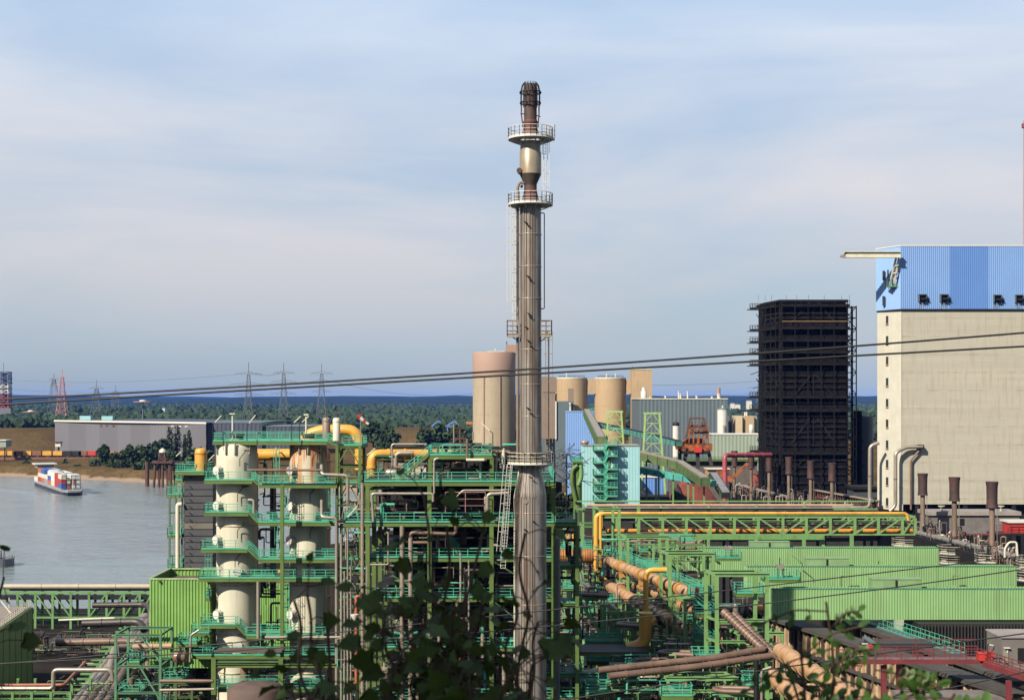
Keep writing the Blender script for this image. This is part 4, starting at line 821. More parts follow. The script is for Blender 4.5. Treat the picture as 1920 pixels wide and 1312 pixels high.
# roof bits on the topmost gallery
t = thing('floodlight_pole', 'white T shaped light pole on the river-side scrubber roof', 'light pole', P(436,826,191)); q = MB(); q.tube([P(436,826,191), P(436,776,191)], .12, 8); q.build('post', WHITE, t); q = MB(); q.box(PX(431,191),PX(441,191),190.7,191.3,PZ(776.5,191),PZ(774.5,191)); q.build('lamp_head', WHITE, t)
t = thing('floodlight_pole', 'white T shaped light pole on the rusty scrubber roof', 'light pole', P(574,826,193)); q = MB(); q.tube([P(574,826,193), P(574,778,193)], .12, 8); q.build('post', CREAM, t); q = MB(); q.box(PX(570,193),PX(578.5,193),192.7,193.3,PZ(778.5,193),PZ(776,193)); q.build('lamp_head', CREAM, t)
def slamp(label, px, py, D, base, dx, dy, gr='slanted tube lamps on posts', m=None):
    """post with a tube lamp held out at a slant"""
    a = P(px,base,D); b = P(px,py,D); c = P(px+dx,py+dy,D); t = thing('tube_lamp', label, 'lamp', a, gr)
    q = MB(); q.tube([a,b], .055, 6); q.build('post', DARK, t); q = MB(); q.bar(b, c, .10); q.build('arm', DARK, t)
    q = MB(); q.bar(b.lerp(c,.25), c, .22, .12); q.build('lamp_tube', m or CREAM, t)
for lb, *a in (('slanted tube lamp at the corner of the topmost scrubber gallery', 399,796,189,826,16,-17), ('slanted tube lamp on the scrubber roof over the orange duct', 463,798,189,826,16,-20), ('slanted tube lamp between the T pole and the yellow arch', 547,796,189,826,17,-16), ('second slanted tube lamp before the yellow arch', 562,795,190,826,17,-15),
               ('slanted tube lamp beside the yellow dome', 327,858,203.6,884,13,-12), ('tube lamp leaning out from the gallery below the yellow dome', 388,866,196,900,14,-14), ('slanted tube lamp beside the brown riser elbow', 683,858,172,900,20,-18), ('tall slanted tube lamp before the tall pink silo', 924,812,170,852,-22,-20),
               ('slanted tube lamp by the green frame beyond the stack', 1036,936,172,975,22,-18), ('slanted tube lamp at the gallery corner below the windsock', 646,976,166,978,24,-28)): slamp(lb, *a)

# cladded bin tower and yellow dome beside the scrubbers
def bin_tower():
    D = 204.5; t = thing('coal_bin_tower', 'graphite panelled tower with a yellow dome, beside the river', 'tower', (PX(371,D),D,0))
    x0, x1 = PX(344,D), PX(399,D); zs = [PZ(v,D) for v in (1080,1054,1042,1029,1016,1004,991.5,979,966.5,954,942,929,917,904,886)]
    for i in range(len(zs)-1):
        q = MB(); q.box(x0,x1,D,D+5,zs[i]+.02,zs[i+1]-.10); q.build('wall_panel', mat('pale_panel',(0.14,0.125,0.105),.6,var=.2) if i == 6 else PANEL, t)
        q = MB(); q.bar((x0+.9,D-.15,zs[i+1]-.5),(x0+1.2,D-.15,zs[i+1]-.75),.12); q.build('latch', DARK, t)
    q = MB(); q.box(x0+.15,x1-.15,D+.15,D+4.8,0,zs[-1]-.2); q.build('core', DARK, t)
    gallery('', '', 327, 384, 884, D-1, 6.5, par=t, rails='fblr')
    x = PX(371,D); r = 11.5*D/FPX; q = MB(); q.lathe(x,D+2,[(r,PZ(884,D)),(r,PZ(850,D)),(r*.93,PZ(844.5,D)),(r*.7,PZ(841.5,D)),(.05,PZ(840,D))],28); q.build('dome', YEL, t)
    q = MB(); q.lathe(x,D+2,[(r*1.05,PZ(852,D)),(r*1.05,PZ(850.5,D))],28); q.build('dome_band', ORANGE, t); q = MB(); q.lathe(x,D+2,[(r*.2,PZ(841,D)),(r*.2,PZ(839,D))],10); q.build('dome_cap', RUSTM, t)
bin_tower()
D = 205
for lb, a in (('small turquoise balcony below the yellow dome platform',(327,343,900)), ('turquoise balcony outlying from the graphite tower, upper one',(312,343,927)), ('turquoise balcony outlying from the graphite tower, lower one',(313,341,1003)), ('turquoise landing low on the graphite tower',(314,344,1062))):
    t = gallery('access_gallery', lb, a[0], a[1], a[2], D, 3, 'turquoise balconies on the graphite tower', 'fblr')
    q = MB(); ladder(q, P(a[0]+9,a[2]+74,D-.3), P(a[0]+9,a[2],D-.3), .6, False); q.build('ladder', mat('grey_green',(0.16,0.22,0.17)), t)
pipe('pale cream drain pipe down the side of the graphite tower', [(341,945,204),(333,945,204),(333,1080,204)], 4, m=CREAM)
t = thing('steel_frame', 'dark green post frame behind the balconies of the graphite tower', 'frame', P(325,1080,209)); cols(t, [PX(318,209),PX(330,209),PX(341,209)], [209], 0, PZ(900,209), .25, DGREEN)
for v in (925,960,1000,1040,1078): beamx(t, PX(318,209), PX(341,209), 209, PZ(v,209), .2, DGREEN)

# yellow duct arch over the scrubbers
pipe('big yellow duct arching over the scrubber roofs to the elbow', [(480,852,203),(556,852,203)], 11, m=YEL, flange=3.5, name='gas_duct', cat='duct', n=18)
t = pipe('yellow arched duct rising behind the windsock platform', [(566,850,206),(572,818,206),(600,806,206),(662,806,206),(676,826,206),(676,880,206)], 10.5, m=YEL, flange=3, name='gas_duct', cat='duct', n=18, bend=1.6)
pipe('yellow duct with an elbow behind the centre frame stair', [(697,900,176),(697,851,176),(790,851,178),(873,851,178)], 9, m=YEL, flange=2.2, name='gas_duct', cat='duct', n=18, bend=1.1)
def drum(label, px, rpx, y0, y1, D, m, group, spike=True):
    k = D/FPX; x = PX(px,D); r = rpx*k; t = thing('vent_drum', label, 'vessel', (x,D,PZ(y1,D)), group); q = MB(); q.lathe(x,D,[(r,PZ(y1,D)),(r,PZ(y0+3,D)),(r*.75,PZ(y0+.5,D)),(r*.3,PZ(y0,D))],20); q.build('shell', m, t)
    q = MB(); q.lathe(x,D,[(.09,PZ(y0+1,D)),(.09,PZ(y0-13,D))],6); q.build('spike', RUSTM, t); q = MB(); q.lathe(x,D,[(r*1.08,PZ(y0+8,D)),(r*1.08,PZ(y0+6,D))],20); q.build('flange', m, t)
drum('cream vent drum on the scrubber roof platform end', 631, 7, 783, 826, 190, CREAM, None); drum('rusty brown vent drum before the yellow arch', 612, 7.5, 782, 822, 194, mat('brown_steel',(0.22,0.16,0.12)), None)
def windsock():
    D = 189; t = thing('windsock', 'red and white windsock on a thin pole', 'windsock', P(676,834,D)); q = MB(); q.tube([P(676,834,D),P(676,782,D)], .05, 6); q.build('pole', STEEL, t)
    pts = [(671.5,777.5,4.2),(676,783,4.0),(681,788,3.4),(686,792,2.9),(691,795,2.4)]
    for i in range(4):
        q = MB(); a, b = pts[i], pts[i+1]; rings = []
        for (x,y,r) in (a, b):
            c = P(x,y,D); u = Vector((.6,0,.8)); v = Vector((0,1,0)); rings.append([c+(u*cos(2*pi*j/14)+v*sin(2*pi*j/14))*r*D/FPX for j in range(14)])
        q.ring(rings, 14, True, False); q.build('sock_section', REDP if i % 2 == 0 else WHITE, t)
    q = MB(); q.bar(P(676,783,D), P(671.5,777.5,D), .06); q.build('hoop_frame', STEEL, t)
windsock()
# frame between the scrubbers and the centre frame
def lift_frame():
    D = 190; t = thing('steel_frame', 'olive braced tower frame beside the rusty scrubber', 'frame', P(655,1312,D)); x0, x1 = PX(632,D), PX(675,D)
    cols(t, [x0,x1], [D,D+5], 0, PZ(834,D), .4)
    lv = [836,873,905,945,985,1030,1075,1120,1165,1215,1270]
    for i, v in enumerate(lv):
        for y in (D,D+5): beamx(t, x0+.21, x1-.21, y, PZ(v,D), .28)
        if i < len(lv)-1:
            w = lv[i+1]; m_ = (x0+x1)/2
            brace(t, (m_,D,PZ(v,D)), (x0,D,PZ(w,D)), .14); brace(t, (m_,D,PZ(v,D)), (x1,D,PZ(w,D)), .14)
    for v in (905,979,1048,1120): gallery('', '', 634, 673, v, D+.3, 4.4, par=t, rails='fr', beam=False)
lift_frame()
t = thing('steel_column', 'single olive post standing before the gap between the scrubbers', 'column', P(529,1312,186.5)); cols(t, [PX(529,186.5)], [186.5], 0, PZ(908,186.5), .45, OLIVE, 'post')
t = thing('portal_frame', 'olive portal frame across the foot of the scrubbers', 'frame', P(470,1312,183)); cols(t, [PX(401,183),PX(527,183)], [183], 0, PZ(1232,183), .6); beamx(t, PX(401,183)+.31, PX(527,183)-.31, 183, PZ(1234,183), .5, DGREEN); beamx(t, PX(401,183)+.31, PX(632,183), 183, PZ(1244,183), .45, OLIVE, 'beam')
q = MB(); q.box(PX(402,183),PX(527,183),183.4,186,PZ(1224,183),PZ(1221,183)); q.build('cover_plate', ROOFBR, t)
# pipes around the scrubbers
STL = 'cream pipes round the scrubbers'
for lb, pts, r, m in (('cream pipe bending from the rusty scrubber across to the frame', [(603,872,189),(603,889,188),(652,891,188),(652,960,188)], 3.2, STEEL), ('thin brown pipe crossing before both scrubbers', [(464,881,186.8),(603,881,186.8)], 2.2, PIPEBR),
    ('cream pipe stepping down beside the second gallery', [(603,938,189),(603,969,187),(631,971,187),(631,1312,187)], 3, STEEL), ('short cream elbow pipe at the river-side scrubber', [(465,937,188),(476,937,188),(476,962,188)], 2.8, STEEL), ('cream downpipe along the river-side scrubber edge', [(484,1090,188),(484,1196,188)], 3.2, STEEL),
    ('yellow post pipe between the scrubbers', [(525,1040,190),(525,1072,190)], 4, YEL), ('cream pipe across the lowest scrubber ring', [(497,1194,185.5),(640,1194,185.5)], 2.6, STEEL),
    ('dark riser pipe filling the gap between the scrubbers', [(512,1120,203),(512,900,203)], 6, DPIPE), ('rusty tan header pipe below the scrubbers', [(300,1276,180),(400,1276,180)], 3.6, PIPEBR), ('pale header pipe lowest below the scrubbers', [(300,1293,180),(402,1291,180)], 2.6, CLAD), ('silver bent pipe by the balcony of the scrubber foot', [(356,1240,186),(358,1190,186),(374,1180,186)], 2, STEEL), ('dark pipe frame on the green wall behind scrubbers', [(508,1170,205),(508,1130,205),(526,1130,205)], 2.2, DARK)):
    pipe(lb, pts, r, m=m, group=STL)
for i, (px, a, b) in enumerate(((640,1000,1312),(646,1070,1312),(652,990,1312),(658,1060,1312))):
    pipe(f'thin cream riser pipe in the bundle beside the scrubber, {["first","second","third","last"][i]} from the scrubber', [(px,a,183-i*.6),(px,b,183-i*.6)], 1.8 if i else 2.6, m=STEEL, group='bundle of thin cream risers', flange=5)
pipe('brick red riser pipe with a hooked top beside the bundle', [(676,1117,170),(668,1117,170),(668,1280,170)], 3.2, m=mat('brick_pipe',(0.34,0.10,0.045),.5,var=.15))
t = thing('hopper', 'small white funnel hopper on the brick red pipe', 'hopper', P(665,1165,169)); q = MB(); D = 169; q.lathe(PX(665,D),D,[(.1,PZ(1164,D)),(.5,PZ(1153,D)),(.5,PZ(1151,D))],14); q.build('funnel', WHITE, t)
for i,(x,y,w) in enumerate(((458,1249,7.5),(471,1247,3),(479,1250,3),(486,1250,3))):
    pipe(f'rusty upright stub pipe behind the lowest walkway, {["fat one","first thin","middle thin","last thin"][i]}', [(x,1300,188.5),(x,y,188.5)], w, m=PIPEBR if i else mat('ribbed_brown',(0.20,0.12,0.085),.5), group='rusty stub pipes at the scrubber foot')
t = thing('storage_tank', 'dark round tank top at the bottom edge under the scrubbers', 'tank', P(468,1340,176)); D = 176; q = MB(); q.lathe(PX(468,D),D+4,[(3.6,0),(3.6,PZ(1302,D)),(3.2,PZ(1296,D)),(1,PZ(1292,D))],32); q.build('shell', ROOFBR, t)

LGN = 'turquoise caged ladders between the scrubbers'
for lb, px, y0, y1, D in (('turquoise caged ladder between the scrubbers, uppermost',520,908,838,189.5),('turquoise caged ladder between the scrubbers, second from the top',536,979,912,189.5),('turquoise caged ladder between the scrubbers, third from the top',522,1048,983,189.5),('turquoise caged ladder between the scrubbers above the bright green wall',538,1190,1090,189.5),('turquoise caged ladder at the river-side scrubber edge',392,1083,1032,189.5),('turquoise caged ladder low on the river-side scrubber',390,1228,1175,189.5),('turquoise caged ladder at the far edge of the rusty scrubber',622,979,912,189.5)):
    q = MB(); ladder(q, P(px,y0,D), P(px,y1,D), .5, True, .05); single('caged_ladder', q, TEAL, lb, 'ladder', LGN)
# ---------------------------------------------------------------- the process frame behind the flare stack
R3 = random.Random(21)
def vessel(label, px0, px1, py, rpx, D, m=None, group='horizontal vessels in the process frame', cat='vessel'):
    k = D/FPX; x0, x1, z, r = PX(px0,D), PX(px1,D), PZ(py,D), rpx*k
    t = thing('process_vessel', label, cat, ((x0+x1)/2, D, z-r), group); q = MB(); prof = [(0.02,0),(.5,.04),(.86,.18),(1,.4)]
    rings = []
    for f, o in prof: rings.append((x0+o*r, f*r))
    for f, o in reversed(prof): rings.append((x1-o*r, f*r))
    q.ring([[(x, D+rr*cos(2*pi*j/18), z+rr*sin(2*pi*j/18)) for j in range(18)] for x, rr in rings], 18); q.build('shell', m or CLAD, t)
    for f in (.25, .75):
        q = MB(); x = x0+(x1-x0)*f; q.box(x-.15,x+.15,D-r*.7,D+r*.7,z-r*1.5,z-r*.6); q.build('saddle', DGREEN, t)
    q = MB(); q.cyl(((x0+x1)/2,D,z+r*.9),((x0+x1)/2,D,z+r*1.6),r*.25,10); q.build('nozzle', m or CLAD, t)
    return t
def tangle(par, x0, x1, y0, y1, z0, z1, n, seed, ms):
    """the uncountable small bore piping inside a frame"""
    R = random.Random(seed); Q = [MB() for _ in ms]
    for i in range(n):
        q = Q[R.randrange(len(ms))]; p = Vector((R.uniform(x0,x1), R.uniform(y0,y1), R.uniform(z0,z1))); pts = [p.copy()]
        for k in range(R.randint(1,4)):
            a = R.randrange(3); d = Vector((0,0,0)); d[a] = R.choice((-1,1))*R.uniform(.8, 4.5 if a == 0 else 3)
            p = p+d; p.x = min(max(p.x,x0),x1); p.y = min(max(p.y,y0),y1); p.z = min(max(p.z,z0),z1)
            if (p-pts[-1]).length > .3: pts.append(p.copy())
        if len(pts) > 1: q.tube(pts, R.choice((.05,.06,.08,.1,.14,.2)), 7)
    for q, m in zip(Q, ms):
        if q.v: kind(q.build('pipework', m, par), 'stuff')
TG = [PIPEBR, DPIPE, DARK, CLAD, DGREEN]; TF = [CLAD, STEEL, PIPEBR, TEAL, DPIPE]
def process_frame():
    D = 166; t = thing('process_structure', 'big open olive and turquoise process frame behind the flare stack', 'plant frame', P(860,1500,D))
    xs = [PX(p,D) for p in (689,805,921.5,1038)]; ys = [D+.3,D+8,D+16,D+24]
    cols(t, xs, ys, 0, PZ(905,D), .5)
    L = [('L2',681,1040,903),('L3',644,1083,979),('L4',689,1038,1045),('L5',689,1038,1120),('L6',689,1038,1213),('L7',689,1038,1309)]
    for i, (n, a, b, yf) in enumerate(L):
        d0 = D if i < 2 else D+.9
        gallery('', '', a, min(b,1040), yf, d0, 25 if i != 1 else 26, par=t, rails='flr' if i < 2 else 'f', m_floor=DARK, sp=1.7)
        if i < 5:
            za, zb = PZ(yf,D), PZ(L[i+1][3],D)
            if i != 1 and i != 0:
                for k in range(3):
                    if k != 1: brace(t, (xs[k]+.3,D+.3,za-.5), (xs[k+1]-.3,D+.3,zb+.1), .12, DGREEN)
        tangle(t, PX(a,D)+1, PX(b,D)-1, D+1.6, D+18, PZ(yf,D)+.4, PZ(yf,D)+3.2, 85 if i < 2 else 70, 100+i, TG)
    gallery('', '', 1040.2, 1083, 979, D, 5, par=t, rails='fr', m_floor=DARK)
    # dark equipment standing on every floor
    for i, (n, a, b, yf) in enumerate(L):
        z = PZ(yf,D)
        for k in range(5):
            x = PX(a,D)+1.8+(PX(b,D)-PX(a,D)-4)*(k+R3.uniform(.1,.8))/5; y = D+R3.uniform(6,20); r = R3.uniform(.7,1.3); h = R3.uniform(1.8,3.4); q = MB()
            q.lathe(x,y,[(r,z+.4),(r,z+h),(r*.7,z+h+.25),(r*.2,z+h+.4)],18); q.lathe(x,y,[(r*1.1,z+h*.7),(r*1.1,z+h*.75)],18); q.build('drum', [DPIPE,DARK,PIPEBR][k%3], t)
        q = MB(); q.box(PX(a,D)+1,PX(b,D)-1,D+24.2,D+24.5,z,z+3.4); q.build('shade_back_panel', DARK, t)  # dark panel added so the frame's interior reads as black shade
        tangle(t, PX(a,D)+1, PX(b,D)-1, D+1.5, D+4, z+.3, z+4.4, 34, 500+i, TF)
        for k in range(3):
            x = PX(a,D)+3+(PX(b,D)-PX(a,D)-8)*R3.random(); stair(t, (x,D+3.2,z), (x+R3.choice((-3.4,3.4)),D+3.2,z+(3.6 if i > 1 else 2.6)), .8, step=.4) if i > 1 and k == 0 else None
    # the small upper deck with its long stair
    gallery('', '', 803, 924, 853, D+.2, 7, par=t, rails='fblr', m_floor=DGREEN, sp=1.3); cols(t, [PX(806,D),PX(922,D)], [D+.5,D+6.8], PZ(902,D), PZ(857,D), .45)
    stair(t, P(743,903,D+.1), P(803,853,D+.1), 1.1)
    for k in range(2): brace(t, P(806+116*k,905,D+.4), P(835+58*k,880,D+.4), .12)
    tangle(t, PX(808,D), PX(920,D), D+1, D+6, PZ(852,D), PZ(836,D), 26, 140, TG)
    # canopy seen under the stair
    q = MB(); q.tube([P(742,890,D+8), P(800,890,D+8)], 1.5, 18); q.build('silver_drum', STEEL, t)
process_frame()
VG = 'upright pipes before the process frame'
for lb, px, r, a, b, m in (('thick tan upright pipe, the one nearer the windsock, before the process frame',753.8,4.3,985,1480,CLAD),('thick tan upright pipe with a bend at its head before the process frame',769.8,4.3,1008,1480,CLAD),('short tan upright pipe ending low before the process frame',783.7,4.6,1246,1480,CLAD),
      ('thin tan upright pipe behind the vine leaves with a capped head',824,3.6,1125,1262,CLAD),('rusty upright pipe with ringed joints behind the vine',857,3.2,1126,1265,mat('brown_steel',(0.22,0.16,0.12))),('tan upright pipe close to the third olive post',904.7,3.4,1190,1232,CLAD),
      ('tan upright pipe beside the foot of the flare stack',945,3.8,1226,1480,CLAD),('slim cream pipe at the first olive post',679.5,3.4,905,1480,CLAD),('very slim cream pipe hugging the first olive post',688.5,1.5,1060,1480,STEEL),('slim pale pipe hanging between the second and third post',863.5,2,1036,1128,STEEL),
      ('slim pale pipe just before the third post',879,1.7,1050,1262,STEEL),('slim pale pipe through the leaves beside the second post',805.5,1.8,1150,1260,STEEL),('grey upright pipe behind the flare stack shade',1046,4.2,1010,1480,mat('grey_pipe',(0.10,0.105,0.11),.5)),('brick red short upright pipe behind the leaves',864,4.2,1215,1262,mat('brick_pipe',(0.34,0.10,0.045)))):
    pipe(lb, [(px,b,164.6),(px,a,164.6)], r, m=m, group=VG, flange=2.6 if r > 3 else 0)
for lb, pts, r, m in (('silver pipe under the second deck bending down at both ends',[(700,978,165),(697,925,165),(812,925,165),(812,940,165)],2.6,STEEL),('tan pipe hooped between posts under the third deck',[(770,1010,165.2),(770,998,165.2),(855,1001,165.2),(855,985,165.2)],3.6,PIPEBR),
      ('pale pipe angled across the second deck to the stack',[(852,935,165.5),(868,919,165.5),(945,919,165.5)],2,CLAD),('silver pipe bending down beside the flare stack',[(914,962,164.8),(914,926,164.8),(953,924,164.8)],3.4,STEEL),('brown upright pipe from upper deck to the second deck',[(876,822,165.6),(876,863,165.6),(912,863,165.6)],2.4,PIPEBR),
      ('cream pipe with a capped end below the upper deck',[(874,862,165.4),(908,862,165.4)],2.8,CREAM),('brown elbow pipe at the top edge of the second deck',[(930,860,167),(928,918,167)],3.2,CLAD),('brown riser elbow joining the yellow duct behind the stair',[(742,882,172),(742,849,172),(776,849,172)],4.4,CLAD),
      ('brown pipe from the upper deck to the stack',[(922,847,168),(956,847,168)],3,PIPEBR),('thin pale pipe looped on the lower floors by the first post',[(724,998,165),(728,998,165),(728,1058,165),(694,1058,165)],1.8,STEEL),('cream pipe standing on the second deck near the stack',[(944,880,168),(944,840,168)],3.6,CREAM),
      ('silver hooked pipe above the second deck',[(814,925,165.2),(814,861,165.2),(822,859,165.2)],2,STEEL),('thin hooked pipe above the tall silo deck',[(887,825,166),(887,810,166)],1.4,STEEL)):
    pipe(lb, pts, r, m=m, group='bent pipes on the process frame')
q = MB(); q.rail([P(835,960,165.1),P(910,960,165.1)],2.4,2.8,.07,0); single('scaffold', q, mat('pink_tube',(0.34,0.20,0.19),.5), 'pinkish scaffold tubes between second and third deck', 'scaffold')
vessel('pale conical vessel low behind the vine leaves', 700, 742, 1262, 13, 170, CLAD); vessel('dark horizontal vessel on the third deck', 700, 790, 955, 9, 176, DPIPE); vessel('rust brown horizontal exchanger beside the flare stack', 868, 930, 943, 8, 170, RUSTM); vessel('green capped drum on the fifth floor', 776, 795, 1062, 5, 171, GREEN)
vessel('grey rounded drum beneath the long stair', 722, 762, 886, 7, 173, STEEL)
t = thing('vent_mast', 'rusty T shaped vent mast over the upper deck', 'mast', P(863,853,170)); q = MB(); q.tube([P(863,853,170),P(863,802,170)],.14,8); q.bar(P(852,822,170),P(874,822,170),.2); q.bar(P(855,803,170),P(866,803,170),.12); q.build('pipe_run', RUSTM, t); q = MB(); q.tube([P(851,850,170),P(851,793,170)],.09,6); q.build('thin_pole', CLAD, t)
# right wing of the frame, beyond the stack
def wing():
    D = 172; t = thing('steel_frame', 'olive wing frame on the shaded side of the flare stack', 'frame', P(1060,1500,D)); cols(t,[PX(1038,D),PX(1082,D)],[D,D+5],0,PZ(985,D),.45)
    for v in (1060,1130,1198,1262,1306): gallery('', '', 1022, 1092, v, D+.4, 4.6, par=t, rails='fr', m_floor=DARK)
    for v in (985,1060,1130,1198): beamx(t,PX(1038,D)+.3,PX(1082,D)-.3,D,PZ(v,D),.3)
    tangle(t, PX(1025,D), PX(1090,D), D+.6, D+4.5, PZ(1310,D), PZ(985,D), 70, 150, TG)
    q = MB(); q.tube([P(1052,1010,171.5),P(1075,975,171.5)],.12,6); q.build('strut', DARK, t)
wing()

# ---------------------------------------------------------------- cooling and quench tower
def quench():
    D = 450; t = thing('quench_tower', 'black sooty quenching tower ringed with galleries', 'quench tower', (PX(1525,D),D,0))
    x0, x1, xb = PX(1464,D), PX(1586,D), PX(1436,464); dy = 14; z = lambda v: PZ(v, D)
    q = MB(); q.prism([(x0,D),(x1,D),(x1+1,D+dy+14),(xb,D+dy+14),(xb,D+dy)], z(985), z(566)); q.build('shaft', SOOT, t)
    q = MB(); q.prism([(x0-.6,D-.8),(x1+.6,D-.8),(x1+1.5,D+dy+14),(xb-.8,D+dy+14),(xb-.8,D+dy)], z(566), z(562)); q.build('roof_rim', SOOT2, t)
    d = Vector((x0-xb, -dy, 0)).normalized(); n = Vector((-d.y*-1, 0, 0)); nl = Vector((-dy, -(x0-xb), 0)).normalized()
    deck = [570,612,635,657,679,741,766,846]; beams = [580,587,596,623,646,668,690,704,715,726,754,779,790,800,810,820,834,862,875,888,905,926,945,962]
    for v in deck:
        pl = MB(); g = MB(); w = 1.9
        pl.box(x0,x1+.8,D-w,D-.02,z(v+4)-.3,z(v+4)); A = Vector((xb,D+dy,0)); B = Vector((x0,D,0)); o = nl*w
        pl.prism([tuple((A+o)[:2]),tuple((B+o)[:2]),(B.x,B.y),(A.x,A.y)], z(v+4)-.3, z(v+4)); p = pl.build('gallery', SOOT2, t)
        zz = Vector((0,0,z(v+4))); g.rail([(x0,D-w,z(v+4)),(x1+.8,D-w,z(v+4))],1.7,1.6,.13,.5); g.rail([A+o+zz,B+o+zz],1.7,1.5,.14,.5); g.rail([A+o*2.2+zz+Vector((-1,2,0)),A+o+zz],1.8,.9,.17,.5)
        q2 = A+o*2.2+Vector((-1,2,0)); g.prism([(q2.x-1,q2.y),(q2.x+1.2,q2.y-1.5),(A.x,A.y),(A.x,A.y+2)], z(v+4)-.35, z(v+4)-.05); g.build('railing', SOOT2, p)
        for k in range(12):
            c = MB(); x = x0+(x1-x0)*k/11; c.bar((x,D-.05,z(v+13)),(x,D-w,z(v+5)),.3); c.build('bracket', SOOT2, t)
    for v in beams:
        b = MB(); b.box(x0,x1,D-.55,D-.02,z(v)-.35,z(v)+.25); b.prism([tuple((Vector((xb,D+dy,0))+nl*.5)[:2]),tuple((Vector((x0,D,0))+nl*.5)[:2]),(x0,D),(xb,D+dy)],z(v)-.3,z(v)+.3); b.build('waler_beam', SOOT2, t)
    b = MB(); b.box(x0,x1,D-2.2,D-1.95,z(603.5),z(602)); b.build('handrail_pipe', mat('ochre_steel',(0.22,0.13,0.05),.6), t)
    xm = (x0+x1)/2
    for y0, y1 in ((606,566),(748,706),(832,784),(888,846),(960,905)):
        for s in (-1,1): brace(t, (xm+s*1.2,D-.35,z(y1)), (xm+s*7.2,D-.35,z(y0)), .5, SOOT2)
        b = MB(); b.bar((xm,D-.3,z(y0)),(xm,D-.3,z(y1)),.35); b.build('post', SOOT2, t)
    for k in (0,3):
        b = MB(); c = Vector((xb,D+dy,0)).lerp(Vector((x0,D,0)),k/3); b.bar(c+nl*.3+Vector((0,0,z(985))),c+nl*.3+Vector((0,0,z(566))),.5); b.build('post', SOOT2, t)
    for i in range(10):
        v = 575+i*38; b = MB(); b.bar(Vector((xb,D+dy,z(v)))+nl*.4, Vector((x0,D,z(v+38)))+nl*.4, .35); b.build('brace', SOOT2, t)
    for k in range(4):
        b = MB(); c = Vector((xb,D+dy,0)).lerp(Vector((x0,D,0)),k/3)+nl*1.8; b.bar(c+Vector((0,0,z(930))),c+Vector((0,0,z(566))),.24); b.build('scaffold_post', SOOT2, t)
    for k in range(6):
        b = MB(); x = x0+(x1-x0)*k/5; b.bar((x,D-1.8,z(930)),(x,D-1.8,z(566)),.24); b.build('scaffold_post', SOOT2, t)
    b = MB(); R = random.Random(8)
    for i in range(60):
        v = R.uniform(570,925); c = Vector((xb,D+dy,z(v)))+nl*R.uniform(.4,2.4); b.bar(c, c+Vector((R.uniform(-2.6,.6),R.uniform(0,2),R.uniform(-1.8,1.8))), .2)
    b.build('strut_lattice', SOOT2, t)
    st = MB(); xa, xe = PX(1588,D), PX(1607,D)
    for x in (xa,(xa+xe)/2,xe):
        for y in (D+1,D+6): st.bar((x,y,z(985)),(x,y,z(573)),.32)
    n_ = 20
    for i in range(n_+1):
        zz = z(985)+(z(575)-z(985))*i/n_
        for y in (D+1,D+6): st.bar((xa,y,zz),(xe,y,zz),.25)
        for x in (xa,xe): st.bar((x,D+1,zz),(x,D+6,zz),.22)
        if i < n_:
            zn = z(985)+(z(575)-z(985))*(i+1)/n_; f = i%2
            st.bar((xa if f else xe,D+1,zz),(xe if f else xa,D+1,zn),.45,.2); st.bar((xe if f else xa,D+6,zz),(xa if f else xe,D+6,zn),.45,.2)
    st.build('stair_lattice', SOOT, t)
    m = MB()
    for px in (1427,1440,1452,1480,1500,1522,1552,1585,1600): m.bar((PX(px,D),D+5,z(562)),(PX(px,D),D+5,z(551)),.07)
    m.build('lightning_rod_spray', SOOT2, t)
    for x in (x0+1,(x0+x1)/2,x1-1): cols(t,[x],[D+1],0,z(985),1.2,SOOT2,'leg')
    b = MB(); b.box(xb,PX(1618,D),D+3,D+26,0,z(930)); b.build('base_chamber', DARK, t)
quench()
def coke_silos():
    D = 470
    t = thing('round_bunker', 'dark grey round bunker between the black tower and the coal tower', 'bunker', (PX(1626,D),D,0)); q = MB(); q.lathe(PX(1626,D),D+6,[(3.6,0),(3.6,PZ(784,D)),(3.2,PZ(781,D))],28); q.build('shell', PANEL, t); q = MB(); q.rail([P(1608,781,D+5),P(1640,781,D+5)],1.3,1.5,.12,.2); q.build('railing', SOOT2, t)
    q = MB(); [q.bar(P(1608+R3.uniform(0,8),v,D-1),P(1600+R3.uniform(10,22),v+R3.uniform(-10,8),D-1),.2) for v in range(770,900,9)]; q.lathe(PX(1611,D),D+2,[(1.4,0),(1.4,PZ(770,D))],12); q.build('pipe_riser', SOOT, t)
    t = thing('bunker_gallery', 'low dark shed beneath the coal tower side', 'shed', P(1630,960,440)); D = 430; q = MB(); rbox(q,1600,1648,917,985,D,8); q.build('wall', PANEL, t); q = MB(); rbox(q,1598,1649,912,917,D-1,10); q.build('roof', DARK, t)
coke_silos()

